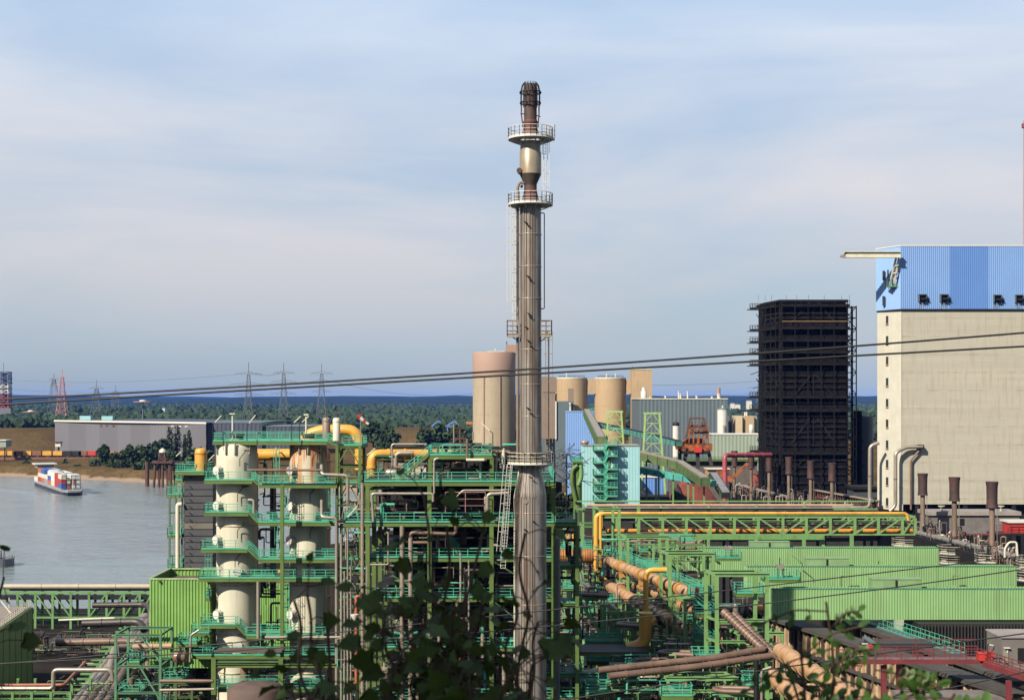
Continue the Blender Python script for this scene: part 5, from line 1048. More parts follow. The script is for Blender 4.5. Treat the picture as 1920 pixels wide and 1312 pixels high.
# ---------------------------------------------------------------- the coal tower
def coal_tower():
    D = 400; z = lambda v: PZ(v, D); x0 = PX(1690,D); xb, yb = PX(1647,408.6), 408.6; x1 = x0+62
    t = thing('coal_tower', 'huge pale concrete coal tower with a blue sheet clad top', 'tower', (x0+20,D,0))
    q = MB(); q.prism([(x0,D),(x1,D),(x1,D+34),(xb+18,D+34),(xb,yb)], z(945), z(581)); q.build('concrete_shaft', CONC, t)
    q = MB(); q.prism([(x0-.15,D-.3),(x0+.4,D-.3),(xb+.2,yb+.3),(xb-.35,yb)], z(957), z(945.1)); q.prism([(x0-.12,D-.14),(x0+.03,D-.14),(xb-.03,yb-.1),(xb-.35,yb-.1)], z(945), z(582)); q.build('side_wall', CONC_SUNLIT, t)
    q = MB(); q.prism([(x0-.5,D-.5),(x1,D-.5),(x1,D+34),(xb+18,D+34),(xb-.6,yb)], z(582), z(579.5)); q.build('drip_ledge', DARK, t)
    xs = [1690,1780,1852,1990]; ms = [BLUE1,BLUE2,BLUE3 if False else BLUE1]
    for i in range(3):
        q = MB(); q.ribs((PX(xs[i],D)+(.0 if i else -.4),D-.55),(PX(xs[i+1],D),D-.55),z(579.4),z(462),.55,.14); q.build('blue_cladding', ms[i], t)
    q = MB(); q.ribs((xb-.7,yb),(x0-.4,D-.55),z(579.4),z(462),.7,.12); q.build('side_cladding', BLUE3, t)  # lighter blue puts the sunward flank's brightness into the colour
    q = MB(); q.prism([(x0-.55,D-.72),(x1,D-.72),(x1,D+34),(xb+18,D+34),(xb-.85,yb)], z(462), z(459.8)); q.build('roof', WHITE, t)
    q = MB(); q.prism([(x0,D),(x1,D),(x1,D+33),(xb+18,D+33),(xb,yb+.5)], z(579), z(463)); q.build('core', DARK, t)
    sd = Vector((x0-xb, D-yb, 0)); sn = Vector((sd.y, -sd.x, 0)).normalized()
    for v in (598,636,675,715.5,755,794,833.6,870.6,903.5,942.6):
        c = Vector((xb,yb,0))+sd*.43+sn*.42; q = MB(); h = 1.15; e = sd.normalized()*.42; q.hexa([c-e-sn*.1+Vector((0,0,z(v)-h)),c+e-sn*.1+Vector((0,0,z(v)-h)),c+e+sn*.08+Vector((0,0,z(v)-h)),c-e+sn*.08+Vector((0,0,z(v)-h)),c-e-sn*.1+Vector((0,0,z(v)+h)),c+e-sn*.1+Vector((0,0,z(v)+h)),c+e+sn*.08+Vector((0,0,z(v)+h)),c-e+sn*.08+Vector((0,0,z(v)+h))]); w = q.build('slit_window', GLASS, t)
        q = MB(); q.bar(c-e*1.3+sn*.14+Vector((0,0,z(v)-h-.12)), c+e*1.3+sn*.14+Vector((0,0,z(v)-h-.12)), .22); q.build('sill', BRICK, w)
    for v in (514, 562):
        c = Vector((xb-.5,yb,0))+sd*.40+sn*.8; q = MB(); h = 1.4; e = sd.normalized()*.35; q.bar(c-Vector((0,0,-z(v)+h)), c+Vector((0,0,z(v)+h)), .6); q.build('slit_window', GLASS, t)
    for px, v in ((1727.5,560),(1768,560),(1867.5,561),(1908,561)):
        q = MB(); x = PX(px,D); q.box(x-.95,x+.95,D-.95,D-.6,z(v+6),z(v-6)); w = q.build('vent_opening', DARK, t)
        q = MB(); q.slab([(x-1.1,z(v-6.5)),(x+1.15,z(v-6.5)),(x+1.15,z(v-8)),(x-1.1,z(v-8))],D-2.0,D-.6); q.box(x-1.1,x-.95,D-1.6,D-.6,z(v+6.5),z(v-6)); q.box(x+.95,x+1.1,D-1.6,D-.6,z(v+6.5),z(v-6)); q.build('hood', SLATE, w)
        q = MB(); q.box(x-.6,x+.7,D-2.1,D-.9,z(v+3),z(v-1)); q.tube([(x+.9,D-1.5,z(v)),(x+1.9,D-1.2,z(v+4)),(x+1.9,D-.7,z(v+6))],.25,8); q.build('fan_unit', DARK, w)
        q = MB(); R = random.Random(int(px))
        for i in range(4): 
            xx = x-.8+i*.5; q.box(xx-.1,xx+.12,D-.735,D-.725,z(v+7)-R.uniform(.8,2.0),z(v+7))
        q.build('rust_stain_mark', mat('grime',(0.16,0.19,0.22),.8), t)
    q = MB(); q.box(x0-.5,x1,D+3,D+33,0,z(947)); q.build('added_shade_block', DARK, t); q = MB(); [q.box(x0+4+i*7,x0+5.2+i*7,D+.3,D+2.9,0,z(945.2)) for i in range(8)]; q.build('leg', DARK, t)  # plain dark block added below the tower, standing in for shade
    # roof crane
    D2 = 404; c = thing('roof_crane', 'cream crane jib reaching out from the blue top of the coal tower', 'crane', P(1660,480,D2)); q = MB(); a, b = P(1576,478,D2-10), P(1687,479,D2-5)
    q.box(PX(1581,398),PX(1687,398),396.5,397.8,PZ(484,398),PZ(482.6,398)); q.box(PX(1581,398),PX(1687,398),396.5,397.8,PZ(473.6,398),PZ(472,398)); q.box(PX(1581,398),PX(1687,398),397,397.3,PZ(482.5,398),PZ(473.7,398)); q.build('jib', CREAM, c)
    q = MB(); q.box(PX(1575,398),PX(1583,398),396.6,397.7,PZ(483,398),PZ(479,398)); q.bar((PX(1574,398),397.2,PZ(482,398)),(PX(1590,398),397.2,PZ(473,398)),.4); q.build('trolley', STEEL, c)
    q = MB(); q.bar(P(1685,484,398),P(1677,532,400),.45); q.bar(P(1680,484,398),P(1669,532,401),.45); q.bar(P(1683,498,398),P(1676,498,399),.3); q.bar(P(1681,512,398.5),P(1673,512,400),.3); q.build('bracket', CREAM, c)
    t = gallery('maintenance_platform', 'small green railed platform hung on the blue tower flank', 1665, 1686, 537, 400.2, 2.4, rails='fblr', m_floor=GREEN, m_rail=GREEN, beam=False, sp=1.2, hr=2.0, cat='platform'); tl = MB(); tl.bar(P(1665,522,400),P(1665,506,400),.35); tl.build('post', DARK, t)
    # big pipes on its walls
    pipe('tall cream pipe with an elbow at the tower foot edge', [(1648,830,402),(1631,836,402),(1630.5,948,402),(1622,955,402),(1600,957,402)], 3.4, m=STEEL, group='gas pipes on the coal tower', flange=9, mr=RUSTM)
    pipe('tall cream pipe bending over to a dark inlet box', [(1730,837,398.4),(1699,838,398.4),(1679,848,397.6),(1679,948,397.6),(1668,958,397.6)], 3.4, m=STEEL, group='gas pipes on the coal tower', flange=9, mr=RUSTM)
    pipe('slim dark pipe running down the concrete from the inlet box', [(1726,842,399),(1708,862,399),(1708,955,399)], 2.0, m=PIPEBR, group='gas pipes on the coal tower', flange=6)
    q = MB(); q.box(PX(1719,399),PX(1731,399),398,399.9,PZ(841,399),PZ(833.5,399)); single('inlet_box', q, DARK, 'dark steel inlet box fixed to the pale concrete wall', 'inlet box')
coal_tower()
t = thing('radio_mast', 'thin red lattice mast top at the view edge above the blue cladding', 'mast', (PX(1919,520),520,60)); q = MB(); D = 520; lattice(q,PX(1920.5,D),D,PZ(470,D),PZ(226,D),.7,.5,22,.05); q.build('lattice_tower', RW, t); q = MB(); q.lathe(PX(1920,D),D,[(.9,PZ(240,D)),(.9,PZ(232,D))],8); q.build('top_drum', DRED, t); q = MB(); q.bar((PX(1919,D),D,0),(PX(1919,D),D,PZ(470,D)),.4); q.build('lower_mast', DRED, t)

# ---------------------------------------------------------------- battery top: oven chimneys, mains, red wagon
def chimneys():
    D0 = 336; k = D0/FPX; t = thing('oven_chimney', 'x', 'chimney', (0,0,0), 'rusty capped oven chimneys')
    q = MB(); q.lathe(0,0,[(1.28,-.02),(1.12,-1.0),(1.08,-2.6),(1.08,-4.4),(1.22,-5.3)],20); q.build('cap_sleeve', mat('burnt_sleeve',(0.045,0.022,0.02),.75,var=.4,scale=.5,stain=(0.10,0.028,0.018),stain_amt=.6,lo=.48), t)
    q = MB(); q.lathe(0,0,[(.56,-5.3),(.56,-16)],14); q.build('pipe_shaft', mat('brown_steel2',(0.19,0.135,0.10),.5,var=.3,stain=(0.07,0.05,0.04),stain_amt=.6,streak=True), t)
    q = MB(); q.tube([(.9,-.4,-4.9),(.9,-.4,-15)],.06,6); q.build('conduit', STEEL, t)
    q = MB(); q.lathe(0,0,[(.85,-13.4),(.85,-13.0)],16); q.build('flange', RUSTM, t)
    D = [(1730,887,336,'oven chimney standing where the green truss bridge ends'),(1789.5,894,306,'oven chimney in the middle of the big three before the coal tower'),(1860,902.5,282,'largest looking oven chimney, beside the red machine'),
         (1377,845,478,'oven chimney beside the raspberry pipe, first of the row'),(1408.5,848,462,'second oven chimney from the raspberry pipe'),(1442,852,446,'oven chimney before the near corner of the black tower'),(1479,856,432,'oven chimney before the black tower, dark sleeve'),(1520,863,416,'oven chimney before the middle of the black tower'),(1560,867,403,'oven chimney with a pale shaft at the far side of the black tower')]
    for i, (px, y, d, lb) in enumerate(D):
        r = t if i == 0 else dup(t, P(px,y,d)); r.location = P(px,y,d); r['label'] = lb
        if i in (3,4,8,5,6,7): r.scale = (.95,.95,1)
chimneys()
def mains():
    MG = 'collecting mains on the oven battery'
    pipe('grey collecting main sloping along the battery top by the big chimneys', [(1665,985,352),(1920,1047,262)], 4.2, m=mat('grey_main',(0.20,0.19,0.18),.45,var=.3), group=MG, flange=5)
    pipe('second thin main running below the grey collecting main', [(1690,996,350),(1920,1060,262)], 2.0, m=PIPEBR, group=MG)
    pipe('pale main along the far battery top by the small chimneys', [(1368,905,484),(1480,932,440)], 2.6, m=mat('grey_main',(0.20,0.19,0.18)), group=MG, flange=6)
    t = thing('oven_battery', 'dark coke oven battery deck crowded with small pipes', 'battery', (88,340,0))
    q = MB(); pts = [(PX(1655,352),352),(PX(1935,255),255),(PX(1990,255),255),(PX(1720,352),352)]; q.prism(pts, 0, 17.6); q.build('deck_block', DARK, t)
    q = MB(); pts = [(PX(1366,486),486),(PX(1600,395),395),(PX(1640,395),395),(PX(1420,486),486)]; q.prism(pts, 0, 16.5); q.build('far_deck_block', DARK, t)
    R = random.Random(77); Q = [MB() for _ in range(3)]
    for i in range(150):
        f = R.random(); d = 352-f*95; px = 1672+f*262+R.uniform(-28,40); b = P(px,1000+f*60,d); b.z = 17.6; h = R.uniform(.8,3.2); w = R.uniform(-1.2,1.2); Q[i%3].tube([b,b+Vector((0,0,h)),b+Vector((w,R.uniform(-.6,.6),h)),b+Vector((w,0,h*.3))], R.choice((.08,.12,.18)), 7)
    for i in range(150):
        f = R.random(); d = 486-f*90; px = 1372+f*230+R.uniform(-20,20); b = P(px,900,d); b.z = 16.5; h = R.uniform(1.2,4.2); w = R.uniform(-1.8,1.8); Q[i%3].tube([b,b+Vector((0,0,h)),b+Vector((w,R.uniform(-.6,.6),h)),b+Vector((w,0,h*.3))], R.choice((.09,.13,.2)), 7)
    for q, m in zip(Q, (STEEL, DARK, PIPEBR)): kind(q.build('pipework', m, t), 'stuff')
    for lb, px, yf, D, w in (('round white railed platform at the foot of the truss bridge chimney',1700,1021,330,28),('round white railed platform below the middle big chimney, wider one',1784,1036,300,27),('lower round white platform under the middle chimney one',1784,1054,297,26),('round white railed platform below the largest looking chimney',1854,1052,276,26),('round white platform cut by the view edge',1929,1066,255,24),('lower round white platform cut by the view edge',1929,1086,254,24)):
        p = thing('round_platform', lb, 'platform', P(px,yf,D), 'round white platforms on the battery'); x, y, r = PX(px,D), D, w*D/FPX; q = MB(); q.lathe(x,y,[(r,PZ(yf,D)-.2),(r,PZ(yf,D))],14); q.build('floor', mat('grey_main',(0.20,0.19,0.18)), p)
        q = MB(); ringrail(q,x,y,PZ(yf,D),r*.98,1.5,9,w=.07,toe=.2); q.build('railing', CREAM, p); q = MB(); q.cyl((x,y,0),(x,y,PZ(yf,D)-.2),.5,10); q.build('support_post', DARK, p)
    for lb, px, yt, D in (('white swan neck pipe at the view edge of the battery',1892,1016,262),('small white swan neck pipe beside the first round platform',1757,1003,318)):
        pipe(lb, [(px-8,yt+30,D),(px-8,yt+12,D),(px,yt,D),(px+14,yt,D),(px+16,yt+28,D)], 2.0, m=CREAM, group='white swan neck pipes')
    t = thing('charging_car', 'grey flat roofed machine house under the coal tower', 'machine house', P(1810,1000,345)); D = 345; q = MB(); rbox(q,1742,1912,966,1000,D,8); q.build('body', mat('grey_sheet_dull',(0.15,0.135,0.13),.7,var=.25,stain=(0.28,0.24,0.21),stain_amt=.3), t)
    q = MB(); rbox(q,1740,1915,959,966,D-.6,9); q.build('roof', mat('pale_roof',(0.27,0.24,0.22),.8,var=.15), t)
    for px in (1770,1882):
        q = MB(); q.lathe(PX(px,D),D+2,[(.25,PZ(959,D)),(.25,PZ(952,D)),(.9,PZ(950,D)),(.9,PZ(949,D))],10); q.build('roof_vent', CREAM, t)
    q = MB(); rbox(q,1800,1808,972,984,D-.2,.19); q.build('window', DARK, t); q = MB(); rbox(q,1742,1900,1000,1003,D-.4,9); q.build('base_frame', DRED, t)
    t = thing('pusher_machine', 'bright red machine cab at the view edge beside the grey house', 'machine', P(1905,1000,330)); D = 325; q = MB(); rbox(q,1893,1950,980,1000,D,5); q.build('cab', REDP, t); q = MB(); q.rail([P(1868,1000,D-.5),P(1950,1000,D-.5)],2.0,1.6,.12,.2); q.build('railing', DRED, t); q = MB(); rbox(q,1891,1952,977,980,D-.4,6); q.build('roof', WHITE, t)
    q = MB(); q.box(PX(1866,D),PX(1950,D),D-.8,D+6,PZ(1003,D),PZ(1000.2,D)); q.build('base_frame', DARK, t)
    t = thing('gallery_bridge', 'brown roofed stair conveyor climbing to the coal tower foot', 'conveyor', P(1590,945,420)); q = MB(); D = 418; a, b = P(1523,917,D), P(1647,939,D-14); q.bar(a,b,1.8,.3); q.build('roof', CLAD, t); q = MB(); n = 26
    for i in range(n+1): c = a.lerp(b,i/n); q.bar(c-Vector((0,.6,0)),c-Vector((0,.6,2.0)),.18)
    q.bar(a-Vector((0,.6,2)),b-Vector((0,.6,2)),.25); q.bar(a-Vector((0,-.8,1)),b-Vector((0,-.8,1)),.3,1.8); q.build('side_lattice', RUSTM, t); q = MB(); q.bar(a-Vector((0,.5,2.9)),b-Vector((0,.5,2.9)),.25); q.build('floor', DRED, t)
    for i in range(1,7): q = MB(); c = a.lerp(b,i/7); q.bar(c-Vector((0,0,2.8)),Vector((c.x,c.y,10)),.35); q.build('support_post', STEEL, t)
mains()

# ---------------------------------------------------------------- ore yard: teal stair building, conveyors, gantries
def oreyard():
    D = 380; x0, x1 = PX(1093,D), PX(1199.5,D); z = lambda v: PZ(v, D)
    t = thing('transfer_house', 'pale aqua tower block with a zigzag turquoise stair', 'building', (PX(1146,D),D,0))
    q = MB(); q.ribs((x0,D),(x1,D),0,z(836),.8,.03); q.ribs((x1,D),(x1,D+12),0,z(836),.8,.03); q.ribs((x0,D+12),(x0,D),0,z(836),.8,.03); q.build('wall', AQUA, t); q = MB(); q.box(x0-.1,x1+.1,D-.2,D+12.1,z(836),z(834.5)); q.build('roof', STEEL, t)
    q = MB(); q.lathe(PX(1097,D),D+2,[(1.0,z(834)),(1.0,z(831)),(1.25,z(830)),(1.1,z(827)),(.3,z(826))],16); q.build('roof_vent', STEEL, t)
    for v in (1200,1129,1050,890): pass
    q = MB(); q.box(PX(1140,D),PX(1143,D),D-.5,D-.07,z(934),z(838)); q.build('stair_post', DGREEN, t)
    la = [(839.5,1),(851,0),(864,1),(876,0),(890,1),(902,0),(906.5,1),(918,0),(927,1),(936,0)]
    la = [(834,1),(843,0),(854.5,1),(867,0),(879,1),(888.5,0),(896,1),(906,0),(913,1),(920,0),(929,1),(937,0)]
    for i, (v, s) in enumerate(la):
        xa, xb = (PX(1137,D),PX(1157,D)) if s else (PX(1111,D),PX(1131,D)); p = MB(); p.box(xa,xb,D-3.3,D-.15,z(v)-.2,z(v)); o = p.build('landing', DGREEN, t); g = MB(); g.rail([(xa,D-3.3,z(v)),(xb,D-3.3,z(v))],1.5,1.0,.12,.3); g.rail([(xa if not s else xb,D-3.3,z(v)),(xa if not s else xb,D-.2,z(v))],1.5,1.2,.12,.3); g.build('railing', TEAL, o)
        if i < len(la)-1:
            v2 = la[i+1][0]; pa = (PX(1137,D) if s else PX(1131,D), D-3.2, z(v)); pb = (PX(1131,D) if s else PX(1137,D), D-3.2, z(v2)); q = MB(); q.bar(pa,pb,.3,.5)
            for hh in (.7,1.5): q.bar((pa[0],pa[1],pa[2]+hh),(pb[0],pb[1],pb[2]+hh),.14)
            q.bar((pa[0],D-.6,pa[2]),(pb[0],D-.6,pb[2]),.3,.5); q.build('stair_flight', TEAL, t)
    for px, v in ((1147,878),(1118,902),(1153,921)): 
        q = MB(); q.box(PX(px-3,D),PX(px+3,D),D-.16,D-.07,z(v+5),z(v-7)); d = q.build('door', WHITE, t); q = MB(); q.box(PX(px+1,D),PX(px+1.6,D),D-.24,D-.165,z(v+.5),z(v-.5)); q.build('handle', DARK, d)
    D = 420; t = thing('pump_house', 'small bright blue sheet building beside the aqua block', 'building', (PX(1222,D),D,0)); q = MB(); q.ribs((PX(1199,D),D),(PX(1245,D),D),0,PZ(895,D),.8,.08); q.box(PX(1199,D),PX(1245,D),D+.2,D+8,0,PZ(895,D)); q.build('wall', BLUE2, t); q = MB(); q.box(PX(1198,D),PX(1245.5,D),D-.3,D+8.2,PZ(895,D),PZ(893.5,D)); q.build('roof', WHITE, t)
    for px, v, w in ((1206,920,4),(1209,914,3)): q = MB(); q.box(PX(px-w,D),PX(px+w,D),D-.3,D-.1,PZ(v+8,D),PZ(v,D)); q.build('door', WHITE, t)
    q = MB(); D = 400; q.box(PX(1199,D),PX(1256,D),D,D+12,PZ(945,D),PZ(931,D)); single('earth_shed', q, ROOFBR, 'low flat brown roof in front of the blue building', 'shed')
    # A-shaped gantries
    for lb, tx0, tx1, bx0, bx1, yt, yb, D in (('pale green lattice A frame before the second tan silo',1140,1164.5,1137,1170,771.5,850,430),('pale green lattice A frame before the slate hall, taller looking',1210,1236,1205,1243,774.5,868,420)):
        t = thing('conveyor_trestle', lb, 'trestle', P((bx0+bx1)/2,yb,D), 'pale green conveyor trestles'); A, B_, a, b = P(tx0,yt,D), P(tx1,yt,D), P(bx0,yb,D), P(bx1,yb,D); lg = mat('pale_green_paint',(0.30,0.46,0.16),.5)
        ext = lambda u, v: v+(v-u)*((v.z-2)/max(1,(u.z-v.z)))
        for u, v in ((A,a),(B_,b)): q = MB(); q.bar(u, ext(u,v), .55); q.build('leg', lg, t)
        q = MB(); q.bar(A-Vector((.6,0,0)),B_+Vector((.6,0,0)),.5); q.build('top_beam', lg, t); n = 5
        for i in range(n):
            f, g = i/n, (i+1)/n; l0, r0, l1, r1 = A.lerp(a,f), B_.lerp(b,f), A.lerp(a,g), B_.lerp(b,g); m = l0.lerp(r0,.5)
            q = MB(); q.bar(l1,r1,.22); q.bar(m,l1,.2); q.bar(m,r1,.2); q.build('brace_lattice', lg, t)
    def conv(label, pts, D, h, m, belt=True, rf=None, posts=()):
        ps = [P(p[0],p[1],p[2]) for p in pts]; t = thing('conveyor_bridge', label, 'conveyor', ps[0], 'conveyor bridges over the ore yard')
        for a, b in zip(ps[:-1], ps[1:]):
            d = (b-a); hh = h; side = Vector((-d.y, d.x, 0)).normalized()*1.3; q = MB(); up = Vector((0,0,hh))
            q.hexa([a-side,b-side,b+side,a+side,a-side+up,b-side+up,b+side+up,a+side+up]); q.build('gallery_body', m, t)
            n = max(3,int(d.length/3)); q = MB()
            for i in range(n+1): c = a.lerp(b,i/n)-Vector((0,.1,0)); q.bar(c-side*1.05,c-side*1.05+up,.2) ; q.bar(c+side*1.05,c+side*1.05+up,.2)
            q.build('rib_lattice', DGREEN if m is not TEAL else TEAL, t)
            if belt: q = MB(); q.hexa([a-side*.75+up*1.01,b-side*.75+up*1.01,b+side*.75+up*1.01,a+side*.75+up*1.01,a-side*.75+up*1.15,b-side*.75+up*1.15,b+side*.75+up*1.15,a+side*.75+up*1.15]); q.build('belt_roof', rf or CLAD, t)
        for px, py, d, yb in posts:
            q = MB(); c = P(px,py,d); q.bar(c,(c.x,c.y,0),.45); q.build('support_post', GREEN, t)
        return t
    conv('steep green conveyor climbing to the blue conveyor house', [(1127,836,392),(1100,780,560)], 0, 2.6, mat('moss_green',(0.075,0.115,0.04),.6,var=.3), posts=())
    conv('thin blue green conveyor descending behind the trestles', [(1120,800,520),(1200,818,480),(1272,836,455)], 0, 1.6, mat('sea_green',(0.06,0.22,0.2),.6), rf=DARK, posts=((1180,816,488,0),(1240,830,465,0)))
    conv('green roofed conveyor gallery leaving the aqua block', [(1200,862,400),(1274,880,392),(1322,912,372)], 0, 2.3, mat('moss_green',(0.075,0.115,0.04),.6,var=.3), posts=((1212,866,400,0),(1235,872,398,0),(1262,880,393,0),(1290,895,385,0)))
    conv('turquoise low conveyor crossing the ore yard', [(1199,886,396),(1338,912,380)], 0, 1.5, mat('sea_blue_green',(0.05,0.30,0.28),.6,var=.2), rf=TEAL, posts=((1230,896,392,0),(1262,902,388,0),(1300,908,384,0),(1320,912,382,0)))
    conv('dark steep conveyor dropping beside the raspberry pipe', [(1338,897,400),(1361,934,372)], 0, 1.6, DARK, rf=mat('grey_main',(0.20,0.19,0.18)))
    # stacker with orange machine
    D = 470; t = thing('ore_stacker', 'rusty orange ore stacker machine on dark legs', 'machine', P(1300,877,D)); om = mat('machine_orange',(0.36,0.095,0.02),.6,var=.4,stain=(0.05,0.022,0.015),stain_amt=.9,lo=.42)
    q = MB(); rbox(q,1278,1336,832,845,D,8); rbox(q,1292,1318,822,832,D+1,6); q.build('machine_house', om, t)
    q = MB(); rbox(q,1290,1330,800,803,D,6); rbox(q,1290,1328,810,813,D,6); rbox(q,1300,1326,806,808,D-1,4)
    for px in (1292,1300,1310,1320,1328): q.bar(P(px,832,D),P(px,798,D),.5)
    q.build('orange_deck_frame', om, t); q = MB()
    for a, b in (((1294,784),(1286,822)),((1320,784),(1326,822)),((1294,784),(1320,784)),((1298,790),(1296,815)),((1316,790),(1320,815)),((1294,798),(1322,798))): q.bar(P(*a,D),P(*b,D),.6); q.bar(P(*a,D+5),P(*b,D+5),.6)
    q.build('head_frame', mat('dark_rust',(0.10,0.045,0.03),.7), t); q = MB(); q.bar(P(1290,826,D+2),P(1268,838,D-2),1.0,1.6); q.bar(P(1272,838,D),P(1286,842,D),1.6); q.build('boom', om, t)
    for a, b in (((1274,832),(1275,880)),((1289,836),(1281,878)),((1308,844),(1309,878)),((1328,844),(1335,878))): q = MB(); q.bar(P(*a,D+1),P(*b,D+1),1.1); q.build('leg', mat('dark_leg',(0.035,0.025,0.035),.7), t)
    q = MB(); rbox(q,1276,1330,845,851,D-.5,7); q.build('underframe', DARK, t); q = MB(); rbox(q,1302,1316,838,848,D-1.2,.6); q.build('cab', REDP, t)
    D = 440; t = thing('transfer_station', 'orange sheet hut between conveyors and raspberry pipe', 'hut', P(1346,898,D)); q = MB(); rbox(q,1343,1368,880,902,D,6); q.build('wall', mat('machine_orange',(0.50,0.14,0.025)), t); q = MB(); rbox(q,1326,1343,880,902,D+.5,5); q.build('side_wall', TANPIPE, t); q = MB(); rbox(q,1325,1369,878,880,D-.4,7); q.build('roof', CREAM, t)
    q = MB(); q.bar(P(1368,902,D),P(1402,868,D),1.2,.8); single('loading_boom', q, mat('machine_orange',(0.50,0.14,0.025)), 'thin orange boom slanting up behind the first chimneys', 'boom')
    pipe('fat raspberry pipe rising and turning along the ore yard', [(1359,938,425),(1359,853,425),(1445,853,440)], 4.6, m=MAGENTA, flange=5, n=16, bend=1.2, cat='pipe', name='gas_main')
    # green cyclone beside the aqua block
    D = 350; t = thing('cyclone_filter', 'olive green cyclone with thick bent pipes beside the aqua block', 'cyclone', P(1082,938,D)); q = MB(); q.lathe(PX(1083,D),D,[(1.1,10),(1.1,PZ(900,D)),(1.3,PZ(885,D)),(1.3,PZ(866,D))],18); q.build('shell', OLIVE, t); q = MB(); q.tube([P(1083,872,D-1.5),P(1073,880,D-1.5),P(1072,905,D-1.5),P(1080,940,D-1.5)],.55,10); q.build('bent_pipe', OLIVE, t); q = MB(); q.tube([P(1089,868,D-1),P(1090,895,D-1),P(1084,910,D-1)],.6,10); q.build('bent_pipe', GREEN, t)
    gallery('', '', 1072, 1092, 864, D-2, 4, par=t, rails='fblr', sp=1.2)
    # dark lattice heap
    D = 360; t = thing('lattice_gantry', 'tangled dark grey lattice gantry behind the stack platform', 'gantry', P(1062,930,D)); q = MB(); R = random.Random(9)
    for i in range(90): a = Vector((PX(R.uniform(1036,1090),D),D+R.uniform(-4,4),PZ(R.uniform(842,905),D))); q.bar(a,a+Vector((R.uniform(-4,4),R.uniform(-1,1),R.uniform(-2.5,2.5))),.16)
    q.build('strut_lattice', mat('blue_grey_steel',(0.045,0.05,0.065),.6), t)
    for px in (1040,1062,1088): q = MB(); q.bar(P(px,850,D),(PX(px,D),D,0),.4); q.build('leg', DARK, t)
    t = tree('bank_tree', 'dark tree top between the blue house and the aqua block', 1076, 825, 880, 560, 40, group='trees behind the ore yard', seed=91); tree('bank_tree', 'dark tree behind the lattice gantry', 1050, 832, 890, 540, 34, group='trees behind the ore yard', seed=92)
    for lb, px, py, w, h, D, m in (('long rust red ore heap behind the conveyors',1300,905,70,26,520,mat('ore',(0.16,0.035,0.025),.95,var=.3)),('dark ore heap beneath the turquoise conveyor',1270,925,50,14,400,mat('coal',(0.03,0.028,0.025),.95,var=.3)),('brown ore heap near the raspberry pipe',1420,905,60,20,500,mat('ore',(0.16,0.035,0.025)))):
        q = MB(); x, r = PX(px,D), w*D/FPX; R = random.Random(int(px)); zt = PZ(py-h,D); prof = [(r,-.3),(r*.8,zt*.25),(r*.45,zt*.6),(r*.12,zt*.95),(.05,zt)]
        rings = [[(x+a*1.2*cos(2*pi*j/20)*(1+R.uniform(-.08,.08)),D+a*.7*sin(2*pi*j/20)*(1+R.uniform(-.08,.08)),zz*(1+R.uniform(-.03,.03)) if i else zz) for j in range(20)] for i,(a,zz) in enumerate(prof)]; q.ring(rings,20); single('ore_heap', q, m, lb, 'ore heap', 'ore heaps in the yard')
    q = MB(); D = 540; q.box(PX(1255,D),PX(1420,D),D,D+1,0,PZ(868,D)); q.box(PX(1255,D),PX(1420,D),D-.5,D+1.6,PZ(868,D),PZ(862,D)); single('crane_runway', q, mat('runway',(0.10,0.085,0.075),.8), 'long dark crane runway wall behind the ore stacker', 'wall')
    t = gallery('runway_gallery', 'green railed runway gallery passing behind the ore stacker', 1199, 1440, 862, 538, 2, rails='fb', m_rail=DGREEN, sp=3, cat='gallery')
oreyard()
